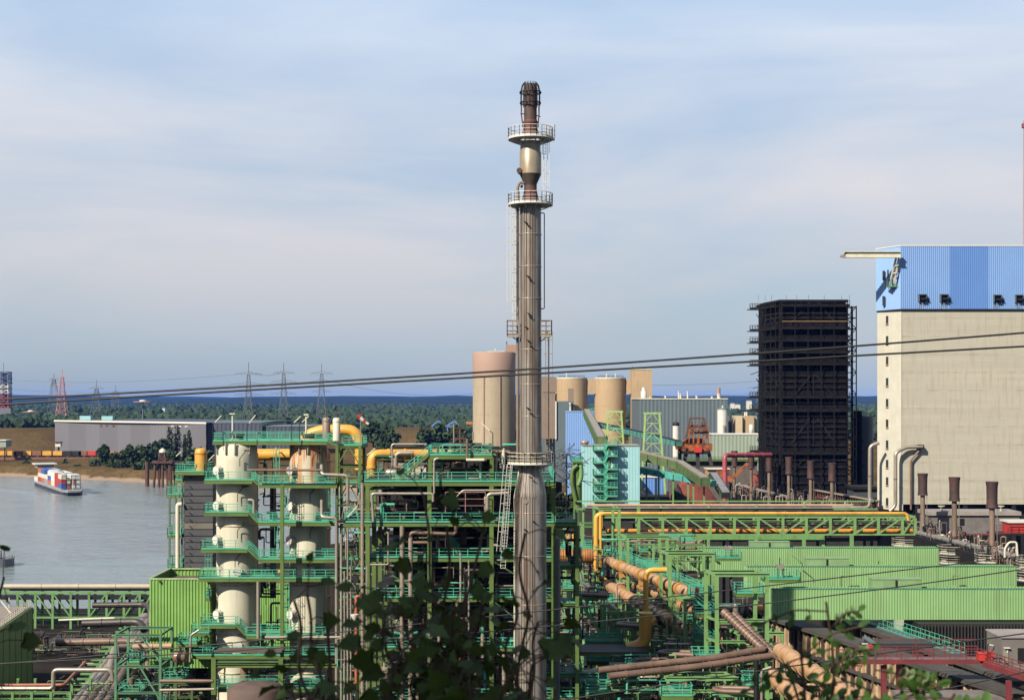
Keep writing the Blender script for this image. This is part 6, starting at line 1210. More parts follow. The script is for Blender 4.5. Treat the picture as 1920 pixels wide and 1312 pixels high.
# ---------------------------------------------------------------- green truss pipe bridge
LGREEN = mat('fresh_green_paint', (0.165, 0.32, 0.11), 0.5, var=0.25, scale=0.5, stain=(0.09, 0.13, 0.045), stain_amt=0.75)
def truss_bridge():
    D = 300; z = lambda v: PZ(v, D); xs = [1121,1160,1198,1242.5,1287,1332,1377,1422,1468,1512,1557,1603,1647,1692,1716]
    t = thing('pipe_bridge', 'long green truss bridge carrying yellow and orange pipes', 'pipe bridge', P(1400,1010,D)); X = [PX(p,D) for p in xs]
    for y in (D, D+5.5):
        q = MB(); q.box(X[0],X[-1],y-.2,y+.2,z(971),z(966)); q.build('top_chord', LGREEN, t)
        q = MB(); q.box(X[0],X[-1],y-.2,y+.2,z(1003),z(1000.5)); q.build('bottom_chord', LGREEN, t)
        for i, x in enumerate(X):
            q = MB(); q.box(x-.28,x+.28,y-.16,y+.16,z(1000.5),z(971)); q.build('post', LGREEN, t)
            if 1 < i < len(X)-1:
                a, b = (z(972),z(999)) if i < 8 else (z(999),z(972)); q = MB(); q.bar((X[i]+.3,y,a) if i+1 < len(X) else (x,y,a),(X[i+1]-.3,y,b),.3); q.build('diagonal', LGREEN, t)
    q = MB(); q.box(X[3],PX(1545,D),D-.5,D-.25,z(1011),z(1003.2)); q.build('girder', GREEN, t)
    q = MB()
    for x in X: q.box(x-.15,x+.15,D+.2,D+5.3,z(1002.5),z(1001)); q.box(x-.12,x+.12,D+.2,D+5.3,z(969),z(967.5))
    q.build('cross_beam_lattice', GREEN, t)
    for px in (1198,1160,1252,1545): cols(t,[PX(px,D)],[D+1],0,z(950 if px == 1198 else 1003.5),.7,LGREEN,'leg')
    pipe('bright yellow pipe lying along the top of the truss bridge', [(1128,990,299.6),(1128,962,299.6),(1700,962,299.6),(1703,975,299.6)], 2.9, m=YEL, group='pipes on the truss bridge', flange=14)
    pipe('fat orange pipe lying inside the truss bridge', [(1136,994.5,302.5),(1712,994.5,302.5)], 4.2, m=ORANGE if False else mat('amber_pipe',(0.55,0.23,0.03),.45,var=.15,stain=(0.25,0.10,0.02),stain_amt=.5), group='pipes on the truss bridge', flange=8)
    pipe('rusty thin pipe high inside the truss bridge', [(1210,984,303),(1712,984,303)], 2.0, m=mat('rust_orange',(0.30,0.10,0.04),.6,var=.3), group='pipes on the truss bridge', flange=6)
    pipe('green thin pipe below the top chord inside the truss bridge', [(1210,976,302),(1712,976,302)], 1.2, m=GREEN, group='pipes on the truss bridge')
    pipe('dark middle pipe inside the truss bridge', [(1180,979,304),(1712,979,304)], 1.6, m=DPIPE, group='pipes on the truss bridge')
    D = 330; t = thing('pipe_rack', 'upper green pipe rack running to the coal tower foot', 'pipe rack', P(1360,960,D)); z = lambda v: PZ(v,D)
    q = MB(); q.box(PX(1083,D),PX(1645,D),D-.2,D+.2,z(955.5),z(952.5)); q.build('front_beam', GREEN, t); q = MB(); q.box(PX(1083,D),PX(1645,D),D+3,D+3.4,z(942.5),z(940)); q.build('rear_beam', LGREEN, t)
    for px in (1094,1158,1240,1330,1420,1510,1600): cols(t,[PX(px,D)],[D+.6,D+2.6],0,z(946),.4,LGREEN,'leg')
    for px in range(1100,1640,60): beamy(t,PX(px,D),D+.2,D+3,z(952),.25,GREEN)
    pipe('pinkish tan pipe along the upper pipe rack', [(1100,947,331),(1600,947,331)], 2.6, m=mat('pink_tan',(0.42,0.27,0.18),.5,var=.15), group='pipes on the upper rack', flange=12)
    pipe('white pipe elbowing up at the coal tower end of the rack', [(1560,951,330.5),(1628,951,330.5),(1632,935,332)], 2.6, m=STEEL, group='pipes on the upper rack')
    pipe('grey pipe low on the upper rack front', [(1096,952,329.4),(1560,952,329.4)], 1.6, m=mat('grey_main',(0.20,0.19,0.18)), group='pipes on the upper rack')
    for i, px in enumerate((1391,1462,1455,1432)):
        pipe(f'pale hooped vent pipe over the upper rack, {["by the raspberry pipe","large one before the black tower","second one before the black tower","small middle one"][i]}', [(px,948,334),(px,928+i,334),(px+(12 if i else 8),928+i,334),(px+(13 if i else 8),946,334)], 1.0, m=CLAD, group='pale hooped vents over the upper rack')
truss_bridge()

# ---------------------------------------------------------------- diagonal rack of tan gas mains with portal frames
q = MB(); q.box(PX(1090,338),PX(1645,338),338,350,0,PZ(957,338)); single('works_building', q, mat('near_black_wall',(0.02,0.018,0.017),.95,var=.4), 'long dark building added as a black backdrop behind the truss bridge', 'building')  # plain dark box added to darken the view below the rack
def diag():
    G = 'tan gas mains on the diagonal rack'; z1 = PZ(1051,235)
    def L(x0, d0, x1, d1, z): return [((x0*FPX/d0)+960, HOR+(EYE-z)*FPX/d0, d0), ((x1*FPX/d1)+960, HOR+(EYE-z)*FPX/d1, d1)]
    sh = mat('saddle_ochre',(0.42,0.20,0.04),.6,var=.2)
    for lb, a, r in (('upper tan gas main beside the turquoise walkway',(16.2,235,25.3,196.5,22.3),.76),('lower tan gas main nearest the yellow gooseneck',(16,232,23.2,188.5,18.7),.78),('middle tan gas main partly behind the lower one',(18.5,238,27,196,19.4),.8),('tan gas main crossing the bottom edge near the leaves',(25.6,136,27.6,112,22.6),.78),('second tan gas main at the bottom edge behind the leaf sprig',(29.4,152,32.6,112,22.3),.82)):
        pts = L(*a); pipe(lb, pts, r*FPX/pts[0][1+1], m=TANPIPE, group=G, flange=2.4, mr=TANPIPE, n=22)
    for i,(x,d,z) in enumerate(((18.0,227.5,22.3),(20.3,217.5,22.3),(22.4,208.5,22.3),(24.2,201,22.3),(17.5,226,18.7),(19.9,212,18.7),(21.9,199,18.7))):
        q = MB(); q.cyl((x,d,z),(x+.18,d-.75,z),.96,22); q.box(x-.5,x+.6,d-.7,d,z-1.7,z-.5); single('pipe_saddle', q, sh, f'ochre saddle ring clamping a tan gas main, {["first on the upper main","second on the upper main","third on the upper main","last on the upper main","first on the lower main","second on the lower main","last on the lower main"][i]}', 'pipe saddle', 'ochre pipe saddles')
    # walkway with meshed guard rail
    t = thing('walkway', 'sloping looking turquoise meshed walkway beside the tan gas main', 'walkway', (20,220,22)); za = 22.6; A = Vector((16.6,245,za)); B = Vector((27.0,188.6,za)); d = (B-A); n = 40
    q = MB(); w = Vector((1.1,.2,0)); q.hexa([A,B,B+w,A+w,A+Vector((0,0,.1)),B+Vector((0,0,.1)),B+w+Vector((0,0,.1)),A+w+Vector((0,0,.1))]); q.build('floor', DGREEN, t)
    for off in (Vector((0,0,.1)), w+Vector((0,0,.1))):
        q = MB()
        for i in range(n*2+1): c = A.lerp(B,i/(2*n))+off; q.bar(c,c+Vector((0,0,1.3)),.09 if i%4 == 0 else .04)
        for hh in (.15,.55,.92,1.3): q.bar(A+off+Vector((0,0,hh)),B+off+Vector((0,0,hh)),.06)
        q.build('railing_mesh', TEAL, t)
    for i in range(0,41): 
        if i%2: continue
        q = MB(); c = A.lerp(B,i/40); q.bar(c+Vector((0,0,-.05)),c+Vector((-.35,.05,-.5)),.1); q.build('bracket', TEAL, t)
    gallery('access_gallery', 'small turquoise end landing of the meshed walkway', 1294, 1334, 1117, 188, 3, 'turquoise landings on the green frames', 'fblr', sp=.8)
    gallery('access_gallery', 'turquoise landing where the meshed walkway begins', 1134, 1146, 1037, 245, 2, 'turquoise landings on the green frames', 'fl', sp=.8)
    # portals
    def portal(lb, xa, xb, yt, D, dp=3.5, ybr=(), w=.46, low=0):
        t = thing('portal_frame', lb, 'portal frame', P((xa+xb)/2,1300,D), 'green portal frames of the gas main rack'); a, b = PX(xa,D), PX(xb,D); zt = PZ(yt,D)
        cols(t,[a-.9],[D+dp],low,zt-.45,w,LGREEN,'leg'); cols(t,[a],[D],low,zt-.45,w,LGREEN,'leg'); cols(t,[b],[D],low,zt-.45,w,LGREEN,'leg'); cols(t,[b-.9],[D+dp],low,zt-.45,w,LGREEN,'leg')
        beamx(t,a-.3,b+.3,D,zt,.44,LGREEN); beamx(t,a-1.2,b-.6,D+dp,zt,.44,LGREEN)
        for x in (a,b): q = MB(); q.bar((x,D+.25,zt-.2),(x-.9,D+dp-.25,zt-.2),.3,.38); q.build('beam', LGREEN, t)
        for v in ybr: beamx(t,a+.3,b-.3,D,PZ(v,D),.35,LGREEN); q = MB(); q.bar((a,D+.3,PZ(v,D)-.2),(a-.9,D+dp-.3,PZ(v,D)-.2),.28); q.build('beam', LGREEN, t)
        return t
    portal('green portal frame straddling the mains, the one farthest back', 1177, 1251, 1004, 225, 3.5, (1088,1200))
    portal('green portal frame straddling the mains behind the gooseneck arm', 1256, 1337, 1036, 201, 3.5, (1122,1186))
    portal('green portal frame straddling the mains before the pale shed wall', 1344, 1438, 1074, 178, 3.5, (1160,1200))
    portal('lower green portal frame beneath the ribbed brown pipe', 1385, 1466, 1184, 183, 3, (1210,), .4)
    portal('low green portal frame at the bottom centre of the rack', 1252, 1380, 1268, 166, 3, (1292,),.28)
    portal('green stair tower frame below the walkway end landing', 1284, 1302, 1122, 186, 4, (1160,1196,1240,1280),.42); portal('green leg frame beside the big yellow bend', 1226, 1262, 1200, 192, 4, (1240,1285),.4)
    portal('tall green frame left of the yellow hoops, by the truss bridge', 1125, 1161, 952, 262, 4, (1010,1100,1150),.5)
    t = thing('steel_frame', 'far green post frame between the stack wing and the hoop pipes', 'frame', P(1100,1200,255)); cols(t,[PX(1060,255),PX(1092,255),PX(1118,255)],[255,262],0,PZ(985,255),.4,LGREEN)
    for v in (985,1035,1085,1135,1190): beamx(t,PX(1060,255),PX(1118,255),255,PZ(v,255),.3,LGREEN); beamx(t,PX(1060,255),PX(1118,255),262,PZ(v,255),.3,GREEN)
    tangle(t, PX(1050,255), PX(1125,255), 256, 266, 3, 24, 90, 160, [PIPEBR, DPIPE, CLAD, GREEN])
    # ladders of stairs in the stair tower
    q = MB(); D = 184
    for i in range(7):
        v = 1126+i*26; a, b = (P(1306,v,D),P(1336,v+24,D)) if i%2 == 0 else (P(1336,v,D+1.2),P(1306,v+24,D+1.2)); q.bar(a,b,.12,.25); q.bar(a+Vector((0,.9,0)),b+Vector((0,.9,0)),.12,.25)
        for k in range(9): c = a.lerp(b,k/9); q.bar(c,c+Vector((0,.9,0)),.2,.05)
        for hh in (.6,1.1): q.bar(a+Vector((0,0,hh)),b+Vector((0,0,hh)),.07)
    single('zigzag_stair', q, TEAL, 'turquoise zigzag stair descending under the walkway end', 'stair')
    for lb, a in (('turquoise landing on the stair tower, upper one',(1302,1342,1150,183,3)),('turquoise landing on the stair tower, middle one',(1302,1342,1202,183,3)),('turquoise landing on the stair tower, lower one',(1300,1345,1262,180,3)),('green railed landing above the first shed wall',(1241,1302,1014,262,3)),('turquoise platform before the second shed wall',(1341,1391,1046,240,3)),('turquoise platform beside the third shed roof edge',(1433,1502,1086,212,3)),
                 ('turquoise landing left of the big yellow bend',(1098,1168,1202,196,3)),('shadowed turquoise walkway low by the brown pipes',(1050,1176,1278,176,3)),('turquoise railing walkway behind the rusty header',(1046,1111,1028,228,3)),('small turquoise balcony below the rusty header',(1053,1080,1103,224,3)),('small turquoise landing at the valve platform',(1380,1432,1112,186,3))):
        gallery('access_gallery', lb, a[0], a[1], a[2], a[3], a[4], 'turquoise landings on the green frames', 'fblr', sp=1.2)
    for px, y0, y1, D in ((1366,1004,1046,241),(1367,1046,1080,241),(1382,1046,1078,241),(1465,1058,1086,213),(1469,1086,1120,213),(1489,1086,1116,213)):
        pass
    for lb, px, y, yb, D in (('grey control cabinet on the platform before the second shed',1366,1024,1046,241),('grey control cabinet on the platform beside the third shed',1464,1059,1086,213)):
        t = thing('control_cabinet', lb, 'cabinet', P(px,yb,D), 'grey control cabinets on platforms'); q = MB(); rbox(q,px-6,px+7,y,y+6,D,1.2); q.build('housing', STEEL, t); q = MB(); q.box(PX(px-5,D),PX(px-4,D),D+.2,D+.5,PZ(yb,D),PZ(y+6,D)); q.box(PX(px+5,D),PX(px+6,D),D+.2,D+.5,PZ(yb,D),PZ(y+6,D)); q.build('leg_frame', DARK, t); q = MB(); q.bar(P(px-2,y,D+.5),P(px-2,y-14,D+.5),.12); q.build('antenna', DARK, t)
    # header with ribs, yellow hoop pair, gooseneck
    pipe('rust orange ribbed header pipe entering from behind the stack', [(1040,1042,226),(1113,1042,226)], 11.5, m=ORANGE, flange=.42, mr=ORANGE, n=22)
    pipe('tall yellow pipe loop, thicker one beside the green post', [(1132,962,240),(1118,966,240),(1117,1078,240),(1140,1092,238)], 4.6, m=YEL, group='tall yellow pipe loops', bend=1.4, n=14)
    pipe('tall yellow pipe loop, thinner one with joints', [(1126,965,239),(1126,1078,239),(1141,1090,237)], 2.7, m=YEL, group='tall yellow pipe loops', bend=1.0)
    pipe('yellow gooseneck pipe arching down from the green portal', [(1250,1068,194),(1211,1068,194),(1210.5,1149,194)], 5, m=YEL, bend=1.0, n=16)
    t = pipe('massive yellow elbow pipe on the dark platform', [(1210.5,1150,191),(1210.5,1206,191),(1176,1217,191)], 12, m=YEL, bend=1.8, n=26, cat='pipe bend'); D = 191; k = D/FPX
    q = MB(); q.lathe(PX(1210.5,D),D,[(14*k,PZ(1151,D)),(14*k,PZ(1147.5,D))],26); q.build('flange', YEL, t); q = MB(); q.tube([P(1212,1168,D),P(1232,1162,D)],8.5*k,18); q.build('side_branch', YEL, t); q = MB(); q.cyl(P(1231,1162.3,D),P(1238,1160,D),10.5*k,18); q.build('rubber_joint', DARK, t); q = MB(); q.tube([P(1238,1160,D),P(1252,1156,D+2)],8.5*k,18); q.build('branch_end', TANPIPE, t)
    t = gallery('access_gallery', 'dark plated platform under the massive yellow elbow', 1052, 1216, 1222, 186, 6, 'turquoise landings on the green frames', 'l', m_floor=DARK, m_rail=DGREEN); cols(t,[PX(1056,186),PX(1178,186)],[186.4],0,PZ(1224,186)-.5,.5,DGREEN,'leg')
    B = 'ribbed brown steam pipes in front of the rack'
    pipe('upper brown pipe running across in front of the rack', [(1122,1256,166.5),(1350,1231,169.5),(1432,1216,171.5)], 6.6, m=PIPEBR, group=B, flange=2.2, n=16)
    pipe('lower brown pipe running across in front of the rack', [(1142,1267,165),(1300,1250,168),(1452,1228,171)], 6.6, m=PIPEBR, group=B, flange=2.2, n=16)
    pipe('ribbed brown pipe slanting down from the valve platform', [(1356,1146,176.5),(1435,1220,171.5)], 7.6, m=PIPEBR, group=B, flange=.55, n=16)
    pipe('second ribbed brown pipe slanting behind the first', [(1376,1150,177),(1452,1226,171.5)], 6.6, m=PIPEBR, group=B, flange=.6, n=16)
    pipe('brown pipe leaving the elbow towards the bottom edge', [(1452,1227,171),(1520,1268,158),(1640,1345,120)], 6.4, m=PIPEBR, group=B, flange=2.2, n=16)
    for i,(x0,x1,y,D,w) in enumerate(((1085,1140,1113,205,20),(1158,1200,1170,196,16),(1237,1300,1223,180,22),(1338,1415,1292,162,24))):
        k = D/FPX; a, b = P(x0,y,D), P(x1,y+2,D-2); t = thing('expansion_loop', f'dull brown flattened pipe loop lying level, {["farthest one behind the hoop pipes","second one left of the big yellow bend","third one below the gooseneck portal","lowest one near the bottom edge"][i]}', 'pipe loop', a, 'flat brown pipe loops'); q = MB(); r = 4.2*k; q.tube([b+Vector((0,-.9,0)),a+Vector((.8,-.9,0)),a+Vector((-.2,0,0)),a+Vector((.8,1.2,0)),b+Vector((0,1.2,0))], r, 12, .8); q.build('pipe_run', PIPEBR, t)
        q = MB(); q.box(a.x+.5,b.x,a.y-1.2,a.y+1.6,a.z-r-.35,a.z-r-.05); q.build('support_frame', GREEN, t); q = MB(); q.bar((a.x+1,a.y-1,a.z-r-.3),(a.x+2.5,a.y-1,a.z-4.5),.18); q.bar((b.x-.5,a.y-1,a.z-r-.3),(b.x-.5,a.y-1,a.z-12),.25); q.build('brace_lattice', LGREEN, t)
    for lb, pts, r, m in (('pink painted bent pipe beside the first portal leg',[(1156,1143,220),(1157,1093,220),(1171,1093,220)],1.7,mat('pink_tube',(0.34,0.20,0.19))),('pink painted bent pipe beside the second portal leg',[(1232,1150,200),(1233,1132,200),(1250,1131,200)],1.7,mat('pink_tube',(0.34,0.20,0.19))),('grey hooked pipe on the flat brown loop',[(1103,1116,204.6),(1104,1101,204.6),(1120,1101,204.6),(1120,1114,204.6)],2,mat('grey_pipe',(0.10,0.105,0.11))),
                ('dark grey pipe dropping from the yellow stubs',[(1085,985,228),(1084,1060,228),(1092,1092,226),(1106,1100,220)],3,mat('grey_pipe',(0.10,0.105,0.11))),('yellow stub pipe above the rusty header',[(1076,1000,232),(1076,1030,232)],3,YEL),('second yellow stub pipe with a tan top above the rusty header',[(1066,1000,232),(1066,1030,232)],5,TANPIPE),('yellow bend below the rusty header',[(1076,1052,232),(1080,1066,232),(1086,1075,232)],3,YEL),
                ('silver vessel pipe lying low behind the brown pipes',[(1068,1262,178),(1122,1258,178)],5,CLAD),('pale slanted pipes pair under the lower tan main',[(1138,1128,208),(1170,1152,200)],3,CLAD),('silver hook pipe on the valve platform',[(1378,1132,190),(1378,1112,190),(1372,1098,190),(1372,1086,190)],2.6,mat('grey_pipe',(0.10,0.105,0.11))),
                ('dark riser pipe in front of the lower frames',[(1418,1312,150),(1418,1236,150)],5,DARK),('grey riser pipe low by the zigzag stair',[(1237,1312,170),(1237,1268,170)],3,mat('grey_pipe',(0.10,0.105,0.11))),('pale bent riser by the bottom green frame',[(1428,1312,150),(1428,1256,150),(1446,1250,150)],2.6,CLAD)):
        pipe(lb, pts, r, m=m, group='small bent pipes of the gas main rack')
    drum('grey steel valve drum on the platform beside the ribbed pipe', 1379, 5, 1130, 1160, 190, STEEL, None); t = thing('blower', 'dark rust blower unit under the shed end platform', 'machine', P(1405,1160,192)); D = 192; q = MB(); q.tube([P(1385,1146,D+1),P(1428,1146,D+1)],13*D/FPX,20); q.build('drum', DARK, t); q = MB(); q.tube([P(1416,1142,D),P(1430,1142,D)],9*D/FPX,18); q.build('rusty_end', ORANGE, t); q = MB(); q.box(PX(1380,D),PX(1434,D),D-1,D+3,PZ(1163,D),PZ(1159,D)); q.build('base_frame', LGREEN, t)
    q = MB(); D = 186; q.box(PX(1302,D),PX(1346,D),D,D+3,PZ(1133,D),PZ(1131,D)); [q.cyl(P(1308+i*4.4,1145,D),P(1308+i*4.4,1133.2,D),.16,8) for i in range(9)]; q.box(PX(1302,D),PX(1346,D),D,D+3,PZ(1147,D),PZ(1145.2,D)); single('spring_rack', q, DARK, 'dark rack of springs under the walkway end landing', 'rack')
    q = MB(); q.lathe(PX(1308,186),186.5,[(.28,PZ(1117,186)),(.28,PZ(1104,186)),(.1,PZ(1102,186))],12); single('fire_extinguisher', q, REDP, 'red cylinder standing on the end landing', 'extinguisher')
    # lower tangle of green frames
    t = thing('steel_frame', 'low jumble of green posts and beams beneath the brown pipes', 'frame', P(1240,1400,172)); D = 172
    cols(t,[PX(p,D) for p in (1152,1196,1238,1290,1340,1392)],[D,D+6],0,PZ(1262,D),.4,LGREEN)
    for v in (1262,1286,1308): beamx(t,PX(1150,D),PX(1394,D),D,PZ(v,D),.3,LGREEN); beamx(t,PX(1150,D),PX(1394,D),D+6,PZ(v,D),.3,LGREEN)
    for a, b in ((1152,1196),(1196,1238),(1290,1340),(1340,1392)): brace(t,P(a,1262,D),P(b,1312,D),.18,LGREEN); brace(t,P(b,1262,D+6),P(a,1312,D+6),.18,GREEN)
    tangle(t, PX(1150,D), PX(1395,D), D+.5, D+9, 8, 17, 130, 170, [PIPEBR, DPIPE, CLAD, LGREEN, DARK])
    t = thing('steel_frame', 'green hopper frame between elbow platform and lower tan main', 'frame', P(1180,1250,198)); D = 200; cols(t,[PX(p,D) for p in (1130,1160,1190,1222,1256)],[D,D+5],0,PZ(1140,D),.35,LGREEN)
    for v in (1146,1190,1235,1275): beamx(t,PX(1130,D),PX(1256,D),D,PZ(v,D),.28,LGREEN)
    q = MB()
    for i in range(16): x = PX(1128+i*4.2,D); q.box(x-.09,x+.09,D+1+i*.1,D+1.2+i*.1,2,PZ(1128+i*2.6,D))
    q.build('slat_lattice', LGREEN, t); brace(t,P(1085,1122,D),P(1128,1190,D),.4,LGREEN); tangle(t, PX(1095,D), PX(1256,D), D+1, D+12, 4, 20, 150, 180, [PIPEBR, DPIPE, CLAD, LGREEN, DARK])
    t = thing('steel_frame', 'green frame beneath the valve platform beside the sheds', 'frame', P(1400,1250,182)); D = 183; cols(t,[PX(p,D) for p in (1346,1392,1434)],[D,D+8],0,PZ(1165,D),.35,LGREEN)
    for v in (1165,1200,1240,1280): beamx(t,PX(1346,D),PX(1434,D),D,PZ(v,D),.3,LGREEN)
    tangle(t, PX(1346,D), PX(1434,D), D+.5, D+9, 6, 21, 80, 190, [PIPEBR, DPIPE, TANPIPE, DARK])
    t = thing('steel_frame', 'green frame behind the mains holding pipes below the sheds', 'frame', P(1290,1100,245)); D = 246; cols(t,[PX(p,D) for p in (1180,1225,1270,1320)],[D,D+7],0,PZ(1020,D),.4,LGREEN)
    for v in (1020,1050,1085,1120): beamx(t,PX(1180,D),PX(1320,D),D,PZ(v,D),.3,LGREEN)
    tangle(t, PX(1165,D), PX(1330,D), D+.5, D+12, 10, 25, 150, 200, [PIPEBR, DPIPE, CLAD, GREEN, DARK])
diag()

# ---------------------------------------------------------------- three long green sheds and the battery walls below
def sheds():
    for lb, x0, x1, yt, D, cab, dep in (('green sheet shed farthest back, just under the truss bridge',1262,1760,1026,260,(1407,1481,1016,1028),2.6),('middle green sheet shed with a low roof cabin',1400,1906,1061,231,(1512,1592,1047,1062),2.6),('green sheet shed nearest the brick walls, crossed by the stack shadow',1447,2010,1103,203,(1636,1728,1086,1103),2.6)):
        t = thing('green_shed', lb, 'shed', P((x0+x1)/2,yt+50,D), 'long green sheet sheds'); a, b, zt, zb = PX(x0,D), PX(x1,D), PZ(yt+.6,D), 17.5
        q = MB(); q.ribs((a,D),(b,D),zb,zt,.40,.09); q.build('front_wall', GSHED, t); q = MB(); q.ribs((a,D+dep),(a,D),zb,zt,.40,.09); q.ribs((b,D),(b,D+dep),zb,zt,.4,.09); q.build('end_wall', GSHED, t)
        q = MB(); q.box(a+.1,b-.1,D+.1,D+dep-.1,zb+.3,zt-.5); q.build('roof', ROOFBR, t)
        q = MB(); q.box(a-.05,b+.05,D-.12,D+.1,zt-.02,zt+.12); q.build('parapet_trim', mat('sea_trim',(0.05,0.22,0.15),.5), t); q = MB(); q.ribs((b,D+dep),(a,D+dep),zb,zt,.5,.1); q.build('rear_wall', GSHED, t)
        D2 = D+.5; k = D2/D; q = MB(); xa, xb2 = PX(cab[0],D2), PX(cab[1],D2); q.box(xa,xb2,D2,D2+1.9,zt-.6,PZ(cab[2],D2)); c = q.build('roof_cabin', mat('pale_green_sheet',(0.20,0.33,0.15),.6,var=.12,stain=(0.12,0.17,0.08),stain_amt=.5), t)
        q = MB(); q.box(xa-.08,xb2+.08,D2-.08,D2+1.95,PZ(cab[2],D2)+.002,PZ(cab[2],D2)+.1); q.build('cabin_roof', mat('pale_green_sheet',(0.20,0.33,0.15)), c); q = MB(); xm = xa+(xb2-xa)*.5; q.box(xm-.25,xm+.05,D2-.1,D2-.01,zt-.4,PZ(cab[2],D2)-.1); q.build('cabin_post', DARK, c)
    for lb, *a in (('thin crook lamp on the farthest green shed wall',1647,1052,258,1072,5,1),('thin crook lamp on the middle green shed wall',1577,1080,229,1100,22,0),('second thin crook lamp on the middle green shed wall',1787,1079,229,1096,13,0),('slanted tube lamp at the pale green roof cabin end',1504,1056,228,1062,-20,-16)): slamp(lb, *a, gr='crook lamps on the green sheds', m=mat('green_lamp',(0.12,0.2,0.08),.5))
    # coke battery side walls, running towards the camera
    def wall(lb, x0, d0, x1, d1, zt, zb, th=2.2):
        t = thing('battery_wall', lb, 'battery wall', (x0,d0,zb), 'sooty brick battery walls'); a, b = Vector((x0,d0,0)), Vector((x1,d1,0)); d = (b-a); L = d.length; d.normalize(); n = Vector((d.y,-d.x,0)); n = n if n.x < 0 else -n
        q = MB(); q.prism([(a.x,a.y),(b.x,b.y),(b.x-n.x*th,b.y-n.y*th),(a.x-n.x*th,a.y-n.y*th)][::-1] if False else [(a.x,a.y),(b.x,b.y),(b.x-n.x*th,b.y-n.y*th),(a.x-n.x*th,a.y-n.y*th)], zb, zt); q.build('brick_core', BRICK, t); q = MB(); o = n*1.05; q.prism([((a+o).x,(a+o).y),((b+o).x,(b+o).y),(b.x-n.x*th*1.05,b.y-n.y*th*1.05),(a.x-n.x*th*1.05,a.y-n.y*th*1.05)], zt+.36, zt+.5); q.build('walk_deck', mat('ledge',(0.05,0.045,0.04),.9,var=.3), t)
        k = int(L/1.35)
        for i in range(k+1):
            c = a+d*(L*i/k); q = MB(); e = d*.17; o = n*.42; zt2 = zt-.1; q.hexa([c-e+Vector((0,0,zb)),c+e+Vector((0,0,zb)),c+e+o*1.5+Vector((0,0,zb)),c-e+o*1.5+Vector((0,0,zb)),c-e+Vector((0,0,zt2)),c+e+Vector((0,0,zt2)),c+e+o+Vector((0,0,zt2)),c-e+o+Vector((0,0,zt2))]); q.build('buttress', BRICK if i%3 else mat('soot_brick',(0.07,0.05,0.04),.9,var=.4), t)
        for zz, m, w in ((zt,mat('ledge',(0.05,0.045,0.04),.9,var=.3),1.1),(zt-3.6,mat('ledge',(0.05,0.045,0.04)),1.0)):
            q = MB(); o = n*w; q.hexa([a+Vector((0,0,zz)),b+Vector((0,0,zz)),b+o+Vector((0,0,zz)),a+o+Vector((0,0,zz)),a+Vector((0,0,zz+.35)),b+Vector((0,0,zz+.35)),b+o+Vector((0,0,zz+.35)),a+o+Vector((0,0,zz+.35))]); q.build('ledge', m, t)
        for i in range(int(L/2.7)):
            c = a+d*(1.3+i*2.7)+n*.05; q = MB(); e = d*.33; q.hexa([c-e+Vector((0,0,zt-2.6)),c+e+Vector((0,0,zt-2.6)),c+e+n*.06+Vector((0,0,zt-2.6)),c-e+n*.06+Vector((0,0,zt-2.6)),c-e+Vector((0,0,zt-.6)),c+e+Vector((0,0,zt-.6)),c+e+n*.06+Vector((0,0,zt-.6)),c-e+n*.06+Vector((0,0,zt-.6))]); q.build('oven_opening', DARK, t)
        return a, b, n, d, L
    for lb, a in (('sooty brick battery wall closest to the mains, under the nearest shed',(40.3,216,58,159,15.6,4)),('second sooty brick battery wall with the turquoise gangway',(50.3,216,61,166,15.6,4)),('third sooty brick battery wall behind the grey tanks',(60.5,211,75,166,9.5,0)),('dark low brick battery wall at the bottom corner',(76,196,90,150,8.5,0))): wall(lb, *a)
    t = thing('gangway', 'turquoise railed gangway along the second battery wall', 'gangway', (52,200,16)); a, b = Vector((51.4,215,16.1)), Vector((58.2,183,16.1)); q = MB(); w = Vector((1.6,.2,0)); q.hexa([a,b,b+w,a+w,a+Vector((0,0,.2)),b+Vector((0,0,.2)),b+w+Vector((0,0,.2)),a+w+Vector((0,0,.2))]); q.build('floor', SLATE, t)
    for off in (Vector((0,0,.2)), w+Vector((0,0,.2))): q = MB(); q.rail([a+off,b+off],1.3,1.3,.06,.12,(1.0,.5)); q.build('railing', TEAL, t)
    t = thing('gangway', 'turquoise railed gangway along the bottom corner battery wall', 'gangway', (74,170,9)); a, b = Vector((75.5,188,9.4)), Vector((84,140,9.4)); q = MB(); q.hexa([a,b,b+w,a+w,a+Vector((0,0,.2)),b+Vector((0,0,.2)),b+w+Vector((0,0,.2)),a+w+Vector((0,0,.2))]); q.build('floor', SLATE, t); q = MB(); q.rail([a+Vector((0,0,.2)),b+Vector((0,0,.2))],1.3,1.3,.07,.12,(1.0,.5)); q.build('railing', TEAL, t)
    t = thing('slat_screen', 'black vertical slat screen under the nearest green shed', 'screen', P(1840,1200,199)); D = 199; q = MB(); q.box(PX(1728,D),PX(2010,D),D+1.5,D+9,0,17.3); q.build('backing', BLACK, t)
    q = MB(); [q.box(PX(1734+i*6.2,D)-.05,PX(1734+i*6.2,D)+.05,D+1.1,D+1.45,8,17.2) for i in range(44)]; q.build('slat', mat('dark_slat',(0.035,0.033,0.032),.6), t)
    q = MB(); D = 214; q.box(PX(1680,D),PX(1732,D),D,D+4,0,17.3); single('concrete_pier', q, CONC, 'pale stained concrete pier beside the slat screen', 'pier')
    q = MB(); q.box(44,120,215,218,0,17.2); single('underdeck_wall', q, mat('near_black_wall',(0.02,0.018,0.017),.95,var=.4), 'near black wall beneath the green sheds', 'wall')  # plain near black wall closing the space under the sheds
